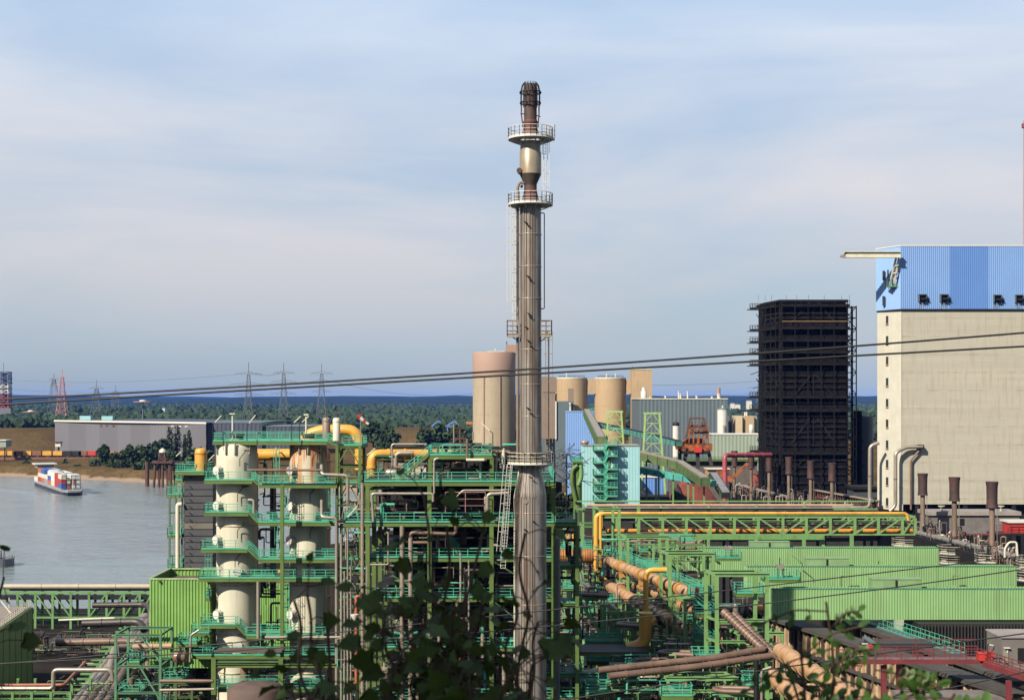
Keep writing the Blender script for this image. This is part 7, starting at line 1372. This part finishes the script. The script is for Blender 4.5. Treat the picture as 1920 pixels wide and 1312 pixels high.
    # red gangway with cabin
    t = thing('red_gangway', 'long dull red railed gangway over the battery walls', 'gangway', P(1720,1240,165)); D = 165; a, b = PX(1598,D), PX(1842,D); z = PZ(1237,D)
    q = MB(); q.box(a,b,D,D+1.8,z-.2,z); q.build('floor', mat('grey_dust',(0.17,0.14,0.135),.9,var=.25), t); q = MB(); q.box(a,b,D-.15,D-.02,z-.45,z+.1); q.box(a,b,D+1.82,D+1.95,z-.45,z+.1); q.build('girder', DRED, t)
    for y in (D-.06,D+1.88): q = MB(); q.rail([(a,y,z+.1),(b,y,z+.1)],1.25,2,.09,0,(1.0,.5)); q.build('railing', DRED, t)
    q = MB(); q.bar((PX(1654,D),D+2,PZ(1204,D)),(PX(1842,D),D+2,PZ(1204,D)),.13); q.bar((PX(1726,D),D+2,PZ(1204,D)),(PX(1726,D),D+2,z),.12); q.build('cable_rail', DRED, t)
    x2 = PX(1990,150); P1 = [(b,D),(b+3.4,D),(x2+6,150),(x2,150)]; q = MB(); q.prism([(b,D+.0),(x2,150),(x2+5,150),(b+5,D+3)], z-.2, z-.001); q.build('wide_floor', mat('grey_dust',(0.17,0.14,0.135)), t); q = MB(); q.rail([(b,D,z),(x2,150,z)],1.25,1.6,.09,.2,(1.0,.66,.33)); q.rail([(b+5,D+3,z),(x2+5,150,z)],1.25,1.6,.09,.2,(1.0,.5)); q.build('side_railing', DRED, t); q = MB(); q.bar((b,D-.1,z-.4),(x2,149.9,z-.4),.15,.7); q.build('side_girder', DRED, t)
    for px, d in ((1689,D),(1896,156),(1660,D)): q = MB(); x = PX(px,d); q.bar((x,d+.8,z-.76),(x,d+.8,0),.55); q.build('support_post', DRED, t)
    q = MB(); [q.bar((a-2+i*.7,D-.3,z-1.2),(a-1+i*.7,D-.3,z+1.3),.1) for i in range(5)]; q.bar((a-2.3,D-.3,z+1.3),(a+1,D-.3,z+1.3),.1); q.bar((a-2.3,D-.3,z-.6),(a+1,D-.3,z-.6),.14); q.build('end_stair', DRED, t)
    t = thing('control_cabin', 'grey concrete cabin at the end of the red gangway', 'cabin', P(1910,1245,162)); D = 161; q = MB(); q.box(PX(1883,D),PX(1960,D),D+1,D+6,PZ(1250,D),PZ(1198,D)); q.build('wall', mat('grey_render',(0.14,0.125,0.115),.85,var=.15), t); q = MB(); q.box(PX(1882,D),PX(1961,D),D+.8,D+6.2,PZ(1198,D),PZ(1195,D)); q.build('roof', mat('pale_roof',(0.27,0.24,0.22)), t); q = MB(); q.box(PX(1886,D),PX(1896,D),D+.9,D+.99,PZ(1245,D),PZ(1219,D)); d = q.build('door', STEEL, t); q = MB(); q.box(PX(1893,D),PX(1895,D),D+.84,D+.895,PZ(1226,D),PZ(1221,D)); q.build('notice', WHITE, d); q = MB(); q.box(PX(1887,D),PX(1898,D),D+.6,D+.99,PZ(1217,D),PZ(1215.5,D)); q.build('lamp', WHITE, t); q = MB(); q.box(PX(1914,D),PX(1930,D),D+.9,D+.99,PZ(1245,D),PZ(1217,D)); q.build('window', DARK, t)
    for i,(px,lb) in enumerate(((1851,'wider red tool bin beside the grey cabin'),(1869,'taller red tool bin beside the grey cabin'))):
        q = MB(); D = 163.5; w = 9-i*3; q.box(PX(px-w,D),PX(px+w,D),D+1,D+2.2,z,z+.8+i*.15); q.box(PX(px-w,D)-.05,PX(px+w,D)+.05,D+.95,D+2.25,z+.8+i*.15,z+.9+i*.15); single('tool_bin', q, REDP, lb, 'bin', 'red bins on the gangway')
    t = slamp('white lamp on a short post by the red bins', 1852, 1207, 164, 1236, 10, 2, 'lamps near the red gangway', WHITE); slamp('white tube lamp above the dark slat screen', 1612, 1206, 190, 1225, 15, 0, 'lamps near the red gangway', WHITE); slamp('white tube lamp close over the grey cabin', 1864, 1196, 175, 1225, 26, 0, 'lamps near the red gangway', WHITE)
    for i,(px,lb) in enumerate(((1765,'grey rust capped tank, the one farther from the view edge'),(1806,'grey rust capped tank, the one closer to the view edge'))):
        t = thing('dust_tank', lb, 'tank', P(px,1340,185), 'grey tanks with rusty lids'); D = 185; x, r = PX(px,D), 13*D/FPX; q = MB(); q.lathe(x,D,[(r,3),(r,PZ(1274,D))],24); q.build('shell', mat('blue_grey_tank',(0.20,0.21,0.24),.5,var=.15,stain=(0.12,0.11,0.11),stain_amt=.5,streak=True), t); q = MB(); q.lathe(x,D,[(r*1.06,PZ(1275,D)),(r*1.06,PZ(1272,D)),(r*.5,PZ(1268,D)),(.05,PZ(1267,D))],24); q.build('lid', mat('rusty_lid',(0.20,0.085,0.05),.8,var=.3), t)
    t = thing('locomotive', 'dark quenching locomotive with a red front lamp by the battery', 'locomotive', P(1700,1228,190)); D = 188; q = MB(); rbox(q,1634,1760,1206,1226,D,4); q.build('body', mat('loco_black',(0.025,0.025,0.03),.5), t); q = MB(); rbox(q,1632,1642,1203,1206,D-.2,4.4); q.build('cab_roof', SLATE, t); q = MB(); q.cyl(P(1627,1213,D-.2),P(1634,1213,D),.45,12); q.build('headlamp', REDP, t); q = MB(); q.box(PX(1634,D),PX(1760,D),D-.3,D+4.3,PZ(1229,D),PZ(1226,D)); q.build('underframe', RUSTM, t)
    q = MB(); D = 160; q.box(PX(1690,D),PX(1930,D),D,D+4,PZ(1330,D),PZ(1306,D)); single('service_trough', q, mat('grey_dust',(0.17,0.14,0.135)), 'flat grey service trough along the bottom edge under the tanks', 'trough')
sheds()

# ---------------------------------------------------------------- lower corner by the river: pipe bridge, green building, pipe bundle
def corner():
    D = 300; z = lambda v: PZ(v,D); t = thing('pipe_bridge', 'green truss bridge by the river carrying a fat cream pipe', 'pipe bridge', P(140,1160,D)); xs = [-20,33,66.6,99,133,167,200,232.5,262,285]; X = [PX(p,D) for p in xs]
    for y in (D,D+4.5):
        q = MB(); q.box(X[0],X[-1],y-.2,y+.2,z(1112.5),z(1108.5)); q.build('top_chord', GREEN, t); q = MB(); q.box(X[0],X[-1],y-.2,y+.2,z(1158.5),z(1155.5)); q.build('bottom_chord', GREEN, t)
        for i in range(len(X)):
            q = MB(); q.box(X[i]-.25,X[i]+.25,y-.15,y+.15,z(1155.5),z(1112.5)); q.build('post', GREEN, t)
            if 0 < i < len(X)-1 and i != 4: q = MB(); q.bar((X[i]+.25,y,z(1114 if i < 4 else 1154)),(X[i+1]-.25,y,z(1154 if i < 4 else 1114)),.3); q.build('diagonal', GREEN, t)
    for p in (66.6,99,133,167): cols(t,[PX(p,D)],[D,D+4.5],0,z(1158.6),.5,GREEN,'leg')
    q = MB(); q.box(X[0],X[-1],D+.3,D+4.2,z(1124),z(1119)); q.build('belt_trough', DARK, t)
    pipe('fat cream pipe lying on top of the riverside truss bridge', [(8,1099,303),(286,1099,303)], 5, m=mat('beige_pipe',(0.40,0.33,0.25),.5,var=.1), flange=9, n=16)
    # bright green building
    D = 192; t = thing('compressor_house', 'bright lime green ribbed sheet building with brown flat roof', 'building', P(340,1240,D)); a, b, zt = PX(281,D), PX(393,D), PZ(1086,D); dep = 11.5
    q = MB(); q.ribs((a,D),(b,D),12.6,zt,.42,.11); q.build('front_wall', GBRIGHT, t); q = MB(); q.ribs((a,D+dep),(a,D),12.6,zt,.42,.1); q.ribs((b,D),(b,D+dep),12.6,zt,.42,.1); q.ribs((b,D+dep),(a,D+dep),12.6,zt,.5,.1); q.build('side_wall', GBRIGHT, t)
    q = MB(); q.box(a+.2,b-.2,D+.2,D+dep-.2,zt-1.4,zt-.9); q.build('roof', ROOFBR, t)
    q = MB(); q.box(a-.12,b+.12,D-.14,D+.2,zt+.002,zt+.2); q.box(a-.12,a+.2,D+.21,D+dep,zt+.002,zt+.2); q.box(b-.2,b+.12,D+.21,D+dep,zt+.002,zt+.2); q.box(a+.21,b-.21,D+dep-.2,D+dep,zt+.002,zt+.2); q.build('parapet_trim', mat('pale_green_trim',(0.30,0.42,0.2),.5), t)
    q = MB(); q.box(a+.2,b-.2,D+.2,D+dep-.2,12.6,12.9); q.build('floor', DARK, t); D = 252
    q = MB(); q.ribs((PX(484,D),D+2),(PX(600,D),D+2),2,PZ(1096,D),.42,.11); q.box(PX(484,D),PX(600,D),D+2.2,D+16,2,PZ(1096,D)); w = single('compressor_house', q, GBRIGHT, 'second lime green ribbed wall seen between the scrubbers', 'building'); q = MB(); q.box(PX(484,D),PX(600,D),D+2.3,D+16,PZ(1096,D)+.002,PZ(1089,D)); q.build('roof', ROOFBR, w)
    q = MB(); q.bar(P(300,1088,191.7),P(300,1092,191.7),.2); single('wall_lamp', q, DARK, 'tiny dark lamp fixed high on the lime green wall', 'lamp')
    # hull-like green building at the frame edge
    t = thing('boiler_house', 'dark green flank of a building with gravel roof and pale railing', 'building', (-75,200,0)); a, b = Vector((PX(61,236),236)), Vector((-72.5,165)); zt = PZ(1138,236)
    q = MB(); q.prism([(a.x,a.y),(a.x-40,a.y+4),(b.x-40,b.y+4),(b.x,b.y)], 0, zt); q.build('wall', mat('dull_green_sheet',(0.17,0.235,0.05),.6,var=.1,scale=.2), t); q = MB(); q.prism([(a.x-.4,a.y-.3),(a.x-40,a.y+3.7),(b.x-40,b.y+4),(b.x-.4,b.y)], zt+.01, zt+.12); q.build('roof', mat('gravel_roof',(0.25,0.20,0.17),.95,var=.2,scale=3), t)
    q = MB(); d = (b-a)
    for i in range(18): c = a+d*(i/17); q.bar((c.x+.03,c.y,0),(c.x+.03,c.y,zt),.12)
    q.build('wall_seam', mat('dull_green_sheet',(0.17,0.235,0.05)), t)
    q = MB(); q.rail([(a.x-.3,a.y,zt+.12),(b.x-.3,b.y,zt+.12)],1.15,1.5,.08,.15); q.build('railing', CREAM, t)
    for i in range(6): q = MB(); c = a+d*(.1+i*.13); q.bar((c.x-2,c.y,zt+.12),(c.x-5-i*.3,c.y+1,zt+3.2),.18); q.bar((c.x-2.5,c.y+.5,zt+.12),(c.x-2.5,c.y+.5,zt+2.6),.12); q.build('roof_strut', CREAM, t)
    # bundle of pipes running to the front, on sleepers
    zz = PZ(1308,196)
    for i,(xa,xb,r) in enumerate(((268,122,5.2),(273,136,6),(279,152,6.4),(284,170,6.6),(289,188,6.2))):
        d0, d1 = 270, 186; za = 7.6; ya, yb = HOR+(EYE-za)*FPX/d0, HOR+(EYE-za)*FPX/d1
        pipe(f'brown pipe of the diagonal bundle on sleepers, {["outermost towards the river","second from the river side","middle one","fourth from the river side","innermost by the green frame"][i]}', [(xa,ya,d0),(xb,yb,d1)], r*.85, m=[CLAD,CLAD,PIPEBR,mat('brown_steel',(0.22,0.16,0.12)),PIPEBR][i], group='diagonal pipe bundle', flange=7, n=14)
    t = thing('pipe_sleepers_frame', 'green ladder like sleeper frame under the diagonal pipe bundle', 'pipe rack', (-80,230,0))
    for i in range(24):
        f = i/23; d = 275-f*92; y = HOR+(EYE-5.6)*FPX/d; xa = 236-f*150; q = MB(); A, B_ = P(xa,y,d), P(xa+58,y,d); q.bar(A,B_,.3); q.build('sleeper', GREEN, t)
    for s in (0,58):
        q = MB(); A, B_ = P(236+s,HOR+(EYE-5.3)*FPX/275,275), P(86+s,HOR+(EYE-5.3)*FPX/183,183); q.bar(A-Vector((0,0,.6)),B_-Vector((0,0,.6)),.35); q.build('runner', GREEN, t)
    for i in range(6): f = i/5; d = 272-f*85; q = MB(); A = P(250-f*145,1140,d); q.bar((A.x,d,0),(A.x,d,5.2),.4); q.build('leg', GREEN, t)
    G = 'dull cross pipes by the lime green building'
    for lb, pts, r, m in (('dark level pipe nearest the riverside bridge',[(174,1134,262),(272,1133,262),(282,1140,258),(282,1175,256)],5.2,DPIPE),('dark level pipe in the middle with a green elbow',[(155,1168,248),(262,1165,248),(270,1180,246)],7,DPIPE),('brown level pipe lowest, ending in a rounded cap',[(106,1204,236),(256,1201,236)],7,PIPEBR),('pinkish pipe passing into the green building',[(248,1212,189),(322,1210,189.5)],5,mat('pink_tan',(0.42,0.27,0.18))),
                 ('thick grey pipe turning down inside the green frame',[(205,1255,216),(214,1214,222),(270,1211,226),(277,1222,226),(277,1290,226)],6.5,CLAD),('second thick pipe turning along the bundle',[(180,1300,206),(226,1222,224),(262,1216,228)],6.5,mat('brown_steel',(0.22,0.16,0.12))),('silver pipe stepping up at the bottom edge',[(-20,1290,192),(100,1290,192),(100,1255,192),(209,1255,192),(212,1275,192)],4,STEEL),('orange brown pipe low at the bottom edge',[(-20,1284,196),(120,1283,196),(160,1240,208)],3,mat('brick_pipe',(0.34,0.10,0.045))),
                 ('thin cream pipe crossing the riverside trestles',[(110,1162,270),(215,1158,270)],1.8,CREAM),('rusty end pipe behind the green frame',[(246,1312,188),(247,1270,188)],5,PIPEBR)):
        pipe(lb, pts, r, m=m, group=G, flange=5 if r > 4 else 0, n=14)
    t = thing('steel_frame', 'green square frame tower over the pipe bundle', 'frame', P(258,1320,184)); D = 184; a, b = PX(217,D), PX(301,D); fm = mat('dull_teal_green',(0.08,0.20,0.11),.55,var=.2); cols(t,[a,b],[D,D+6],0,PZ(1188,D),.32,fm)
    for v in (1188,1247,1296): beamx(t,a+.2,b-.2,D,PZ(v,D),.3,fm); beamx(t,a+.2,b-.2,D+6,PZ(v,D),.3,fm); beamy(t,a,D+.2,D+5.8,PZ(v,D),.26,fm); beamy(t,b,D+.2,D+5.8,PZ(v,D),.26,fm)
    brace(t,P(262,1248,D),P(298,1308,D),.22,fm); brace(t,P(262,1190,D),P(300,1240,D),.18,fm); brace(t,P(262,1188,D),P(222,1243,D),.18,fm)
    for lb, a in (('turquoise landing inside the green frame tower',(220,262,1300,184.5,4)),('small turquoise landing high in the green frame tower',(240,263,1241,187,3)),('turquoise landing at the foot of the green frame tower',(222,298,1330,184.5,5)),('turquoise walkway between frame tower and scrubbers',(304,346,1274,188,3)),('turquoise ledge at the lime green wall edge',(331,370,1206,188.5,2.6)),('small turquoise cage on the lime green wall',(384,393,1120,190,1.8))): gallery('access_gallery', lb, *a[:5], 'turquoise landings by the lime green building', 'fblr', sp=1.1)
    vessel('copper toned tank end beside the lime green building', 324, 352, 1230, 12, 187, mat('copper_tank',(0.30,0.19,0.14),.4,metal=.4,var=.15), group=None)
    t = thing('steel_frame', 'low dark pipe frame between the lime building and scrubbers', 'frame', P(340,1312,200)); D = 200; cols(t,[PX(p,D) for p in (300,330,360,392)],[D,D+8],0,PZ(1248,D),.35,DGREEN)
    for v in (1248,1280,1304): beamx(t,PX(300,D),PX(394,D),D,PZ(v,D),.3,DGREEN)
    tangle(t, PX(296,D), PX(396,D), D, D+12, 2, 14, 120, 210, [PIPEBR, DPIPE, CLAD, DGREEN, DARK])
    t = thing('steel_frame', 'dark green trestle jumble at the bottom edge under the silver pipe', 'frame', P(90,1330,190)); D = 190; cols(t,[PX(p,D) for p in (-10,24,60,96,132)],[D,D+9],0,PZ(1296,D),.35,GREEN)
    for v in (1296,1308): beamx(t,PX(-12,D),PX(134,D),D,PZ(v,D),.3,GREEN)
    tangle(t, PX(-10,D), PX(210,D), D, D+12, 1, 9, 140, 220, [PIPEBR, DPIPE, GREEN, DGREEN, DARK])
    t = thing('underpass_block', 'dark ground level plant block under the riverside trestles', 'plant block', (-95,260,0)); q = MB(); q.box(PX(62,275),PX(200,275),275,290,0,PZ(1214,275)); q.build('wall', mat('near_black_wall',(0.02,0.018,0.017)), t); q = MB(); q.box(PX(64,274),PX(100,274),274.5,274.98,PZ(1232,274),PZ(1217,274)); q.build('rusty_panel', BRICK, t); tangle(t, PX(62,275), PX(282,275), 262, 274, 0.3, 5, 120, 230, [PIPEBR, DPIPE, DGREEN, DARK])
    tree('bank_tree', 'dark tree seen through the riverside trestles', 82, 1164, 1222, 312, 40, group='trees by the near bank', seed=93)
corner()

# ---------------------------------------------------------------- overhead cables near the camera
def cables():
    WG = 'black overhead cables close to the camera'
    for lb, D, pts in (('upper thick black cable of the skyline pair',46,((-60,751.5),(960,694),(1980,619))),('lower thick black cable of the skyline pair',46,((-60,762),(960,703),(1980,646))),
                   ('black cable passing before the green sheds, upper one',60,((240,1223),(1040,1142),(2000,1032))),('black cable passing before the green sheds, lower one',60,((-60,1246),(1040,1172),(2000,1054))),
                   ('black cable low before the massive brown pipes',52,((900,1335),(1430,1256),(2000,1176))),('black cable crossing the bottom corner by the tanks',52,((1560,1328),(1780,1289),(2000,1240)))):
        a, m, b = [P(x,y,D) for x,y in pts]; q = MB(); n = 60; ps = []
        for i in range(-14, n+15):
            f = i/n*2-1; ps.append(m+(b-a)*.5*f+((a+b)*.5-m)*f*f)
        thick = 'skyline' in lb
        q.tube(ps, .038 if thick else .027, 6, .001, False); single('overhead_cable', q, BLACK, lb, 'cable', WG)
cables()
def clutter():
    for lb, x0, x1, D, dd, z0, z1, n, sd, ms in (('dark jumble of valves and thin pipes at the foot of the scrubbers',402,640,196,10,3,15,170,301,[PIPEBR,DPIPE,CLAD,STEEL,DGREEN,TEAL]),('jumble of thin pipes under the lowest riverside pipes',0,215,215,40,.3,2.6,110,302,[PIPEBR,DPIPE,CLAD,DGREEN,GREEN]),('jumble of thin pipes round the green frame tower',205,310,212,24,.3,12,130,303,[PIPEBR,DPIPE,CLAD,STEEL,DGREEN,TEAL]),('tangle of pipes rising beside the braced lift frame',632,690,182,14,4,40,150,304,[STEEL,CLAD,PIPEBR,DPIPE,TEAL,DGREEN]),('tangle of pipes and valves under the rusty header',1045,1130,232,14,2,24,150,305,[STEEL,CLAD,PIPEBR,LGREEN,TEAL,DPIPE]),('dark machinery clutter below the nearest green shed end',1440,1600,196,14,.3,10,120,306,[PIPEBR,DPIPE,DARK,BRICK])):
        t = thing('pipe_jumble', lb, 'pipework', P((x0+x1)/2,1312,D)); tangle(t, PX(x0,D), PX(x1,D), D, D+dd, z0, z1, n, sd, ms)
clutter()
def low_galleries():
    for lb, a in (('turquoise gallery low beside the dark riser under the brown pipes',(1175,1236,1252,176,3)),('turquoise gallery below the stair tower at the bottom',(1300,1352,1236,176,3)),('turquoise gallery in the lowest green frame by the flat loop',(1396,1448,1284,164,3)),('turquoise gallery at the bottom edge beyond the stack',(1098,1160,1300,172,3)),('turquoise gallery deep under the elbow platform',(1100,1172,1240,194,3)),('turquoise gallery under the middle portal frame',(1262,1330,1168,196,3)),
              ('turquoise gallery between the hoop pipes and first portal',(1128,1166,1128,222,3)),('turquoise gallery at the bottom edge among green posts',(1240,1300,1304,162,3)),('turquoise gallery close under the far green frame',(1062,1118,1150,250,3)),('turquoise gallery behind the first portal frame leg',(1182,1240,1062,240,3)),('turquoise gallery high behind the hoop pipes',(1172,1240,1034,255,3))):
        gallery('access_gallery', lb, *a, 'low turquoise galleries among the green frames', 'fblr', sp=1.2)
    for lb, x0, x1, D, dd, z0, z1, n, sd in (('web of thin pipes and rods low under the brown pipes',1150,1400,166,8,8,16.5,170,401),('web of thin pipes beneath the gooseneck portal',1230,1345,184,10,4,20,130,402),('web of thin pipes behind the hoop pipes',1120,1180,232,12,4,26,110,403),('web of thin pipes between the scrubbers',480,545,196,8,4,42,120,404),('web of thin pipes behind the valve platform',1340,1440,188,12,4,22,110,405)):
        t = thing('pipe_jumble', lb, 'pipework', P((x0+x1)/2,1312,D)); tangle(t, PX(x0,D), PX(x1,D), D, D+dd, z0, z1, n, sd, [PIPEBR,CLAD,STEEL,LGREEN,TEAL,DPIPE,DARK])
low_galleries()

# ---------------------------------------------------------------- shrubs on the slope in front of the camera
VINE = mat('vine_leaf', (0.055, 0.085, 0.014), 0.6, var=0.45, scale=9, stain=(0.12, 0.055, 0.015), stain_amt=0.5, spec=0.2, trans=0.3)
ROBIN = mat('locust_leaf', (0.05, 0.115, 0.018), 0.5, var=0.3, scale=8, spec=0.25, trans=0.3)
STEM = mat('vine_stem', (0.05, 0.025, 0.012), 0.8)
def lobed(mb, base, d, n, size, R, kind_='vine'):
    """one leaf: toothed outline, folded on its midrib and drooping"""
    d = Vector(d).normalized(); n = Vector(n); n = (n-d*n.dot(d)).normalized(); s = d.cross(n)
    if kind_ == 'vine': out = [(0,0),(.05,.20),(-.08,.42),(.16,.50),(.30,.44),(.42,.62),(.56,.48),(.62,.36),(.80,.30),(.86,.16),(1.08,0)]
    else: out = [(0,0),(.08,.14),(.3,.27),(.6,.27),(.85,.16),(1.0,0)]
    k = len(out); mid = [base+d*(size*x)-n*(size*.22*x*x) for x, _ in out]; fold = R.uniform(.05,.4)
    wav = [R.uniform(-.05,.05) for _ in out]
    L = [m+(s*y+n*(y*fold+w))*size*1.0 for m,(x,y),w in zip(mid,out,wav)]; Rr = [m+(-s*y+n*(y*fold-w))*size for m,(x,y),w in zip(mid,out,wav)]
    vs = mid+L+Rr; fs = []
    for i in range(k-1): fs.append((i,i+1,k+i+1,k+i)); fs.append((i+1,i,2*k+i,2*k+i+1))
    mb.add(vs, fs, True)
def vine(label, root, tips, D, nl, size, seed, m=VINE, group='vine shoots in front of the plant', crowded=None):
    R = random.Random(seed); base = P(*root, D); t = thing('vine_shoot', label, 'vine', base, group); st = MB(); lf = MB()
    for k, tip in enumerate(tips):
        pts = [base]; q = P(tip[0], tip[1], D+R.uniform(-.25,.25)); n = 6
        for i in range(1, n+1):
            f = i/n; c = base.lerp(q, f); c.x += sin(f*3.1)*R.uniform(-.04,.04); c.y += R.uniform(-.02,.02); pts.append(c)
        st.tube(pts, .0042, 6, .05); N = tip[2] if len(tip) > 2 else nl
        for i in range(N):
            f = (R.random()**.7) if i else 1.0; a = base.lerp(q, min(.999, .25+.75*f)); ang = R.uniform(0, 6.28); reach = R.uniform(.04,.14)
            dv = Vector((cos(ang), R.uniform(-.6,.6), sin(ang)*.7+R.uniform(-.2,.35))).normalized(); e = a+dv*reach
            st.tube([a, a.lerp(e,.5)+Vector((0,0,.015)), e], .0018, 5, .01); sz = size*R.uniform(.65,1.3)*(1 if f < .85 else .7)
            nrm = Vector((R.gauss(-.2,.5), R.gauss(-.5,.6), R.gauss(.75,.5))); lobed(lf, e, dv+Vector((0,0,-.35)), nrm, sz, R)
    st.build('stem', STEM, t); lf.build('leaf_foliage', m, t); return t
vine('vine shoot on the stack side with the large lit leaves', (975,1420), [(985,1000,7),(1008,1165,9),(998,1245,9),(960,1105,7)], 4.0, 12, .055, 1)
vine('tall vine shoot reaching the third deck of the frame', (850,1430), [(795,928,12),(838,985,9),(905,1000,9),(868,1062,8)], 4.2, 12, .045, 2)
vine('dense dark vine mass in the middle of the bottom edge', (815,1430), [(755,1140,21),(800,1150,19),(850,1140,19),(905,1130,17),(770,1215,18),(840,1235,17),(890,1270,14)], 4.1, 16, .053, 3)
vine('dark vine clump low beside the brick red pipe', (740,1440), [(722,1160,13),(745,1195,12),(745,1245,10)], 3.9, 14, .052, 4)
vine('single upright vine shoot before the rust streaked scrubber', (590,1430), [(577,1114,6),(614,1175,3),(552,1125,3)], 3.8, 8, .045, 5)
vine('low vine leaves along the bottom edge under the scrubbers', (575,1440), [(540,1285,4),(560,1275,4),(600,1290,4)], 3.8, 10, .045, 6)
vine('vine leaves at the bottom edge before the stack foot', (900,1440), [(880,1275,14),(955,1268,12),(830,1288,10)], 3.7, 10, .056, 7)
vine('few dark leaves poking in at the view edge by the river', (-40,1300), [(4,1100,4),(6,1082,3)], 5.2, 7, .05, 8)
def locust(label, root, tips, D, seed, size=.055, group='locust sprigs before the brown pipes'):
    R = random.Random(seed); base = P(*root, D); t = thing('locust_sprig', label, 'sprig', base, group); st = MB(); lf = MB()
    for (px, py, nb) in tips:
        q = P(px, py, D+R.uniform(-.2,.2)); mid = base.lerp(q,.5)+Vector((R.uniform(-.06,.06),0,0)); st.tube([base,mid,q], .0036, 6, .2)
        for b in range(nb):
            f = .35+.65*(b+.5)/nb; c = (base.lerp(mid,f*2) if f < .5 else mid.lerp(q,(f-.5)*2)); sd = -1 if b%2 else 1
            dv = Vector((sd*R.uniform(.5,1), R.uniform(-.5,.5), R.uniform(-.25,.6))).normalized(); L = R.uniform(.16,.30)*(1.15-f*.5)
            e = c+dv*L+Vector((0,0,-.04)); st.tube([c,c.lerp(e,.5)+Vector((0,0,.02)),e], .0025, 5, .02); n = R.randint(4,6)
            for i in range(n):
                a = c.lerp(e,(i+1)/n)
                for s in ((-1,1) if i < n-1 else (0,)):
                    side = dv.cross(Vector((0,1,0))).normalized()*s; lobed(lf, a, (side*.9+dv*.55) if s else dv, Vector((R.gauss(-.2,.4),R.gauss(-.9,.5),R.gauss(.6,.4))), size*R.uniform(.8,1.25), R, 'oval')
    st.build('stem', STEM, t); lf.build('leaf_foliage', ROBIN, t)
locust('tall locust sprig with a pale tip before the nearest green shed', (1530,1440), [(1549,1128,6)], 3.6, 1, .024)
locust('broad locust sprig spreading before the red gangway', (1545,1450), [(1645,1195,4),(1690,1245,3)], 3.6, 2, .032)
locust('locust sprig with round leaves beside the bottom tan mains', (1515,1440), [(1500,1205,3),(1486,1275,1)], 3.5, 3, .030)
locust('single bright leafy sprig tip between the grey tanks', (1795,1420), [(1790,1300,4)], 3.4, 4, .035)
# tree added out of view beside the viewpoint so its crown shades these shoots
def shade_tree():
    x, y = -5.6, 0.4; z0 = float(land(np.array([x]), np.array([y]))[0]); t = thing('added_shade_tree', 'unseen leafy tree added beside the viewpoint to shade the vines', 'tree', (x, y, z0))
    q = MB(); q.lathe(x,y,[(.22,z0-.3),(.15,z0+2.5),(.05,z0+6)],8)
    for k in range(5): q.bar((x,y,z0+2+k*.5),(x+cos(k*1.3)*1.6,y+sin(k*1.3)*1.6,z0+3.6+k*.5),.08)
    q.build('trunk', BARK, t); q = MB(); leaf_cloud(q,[(x+.3,y+.2,z0+4.3,2.6,2.3,1.5),(x+.6,y-.6,z0+5.6,2.0,2.0,1.3),(x-.6,y+.9,z0+5.2,1.9,1.9,1.4)],1500,.20,5); q.build('crown', LEAFD, t)
shade_tree()
# ---------------------------------------------------------------- air
def haze():
    q = MB(); q.box(-4200, 4200, -65, 15900, -10.2, 112)
    m = bpy.data.materials.new('haze'); m.use_nodes = True; nt = m.node_tree; nt.nodes.remove(nt.nodes['Principled BSDF'])
    v = nt.nodes.new('ShaderNodeVolumePrincipled'); v.inputs['Color'].default_value = (0.08, 0.26, 1.0, 1); v.inputs['Density'].default_value = HAZE_D; v.inputs['Anisotropy'].default_value = 0.0
    nt.links.new(v.outputs[0], nt.nodes['Material Output'].inputs['Volume']); kind(q.build('haze', m), 'stuff')
HAZE_D = 2.0e-5
haze()
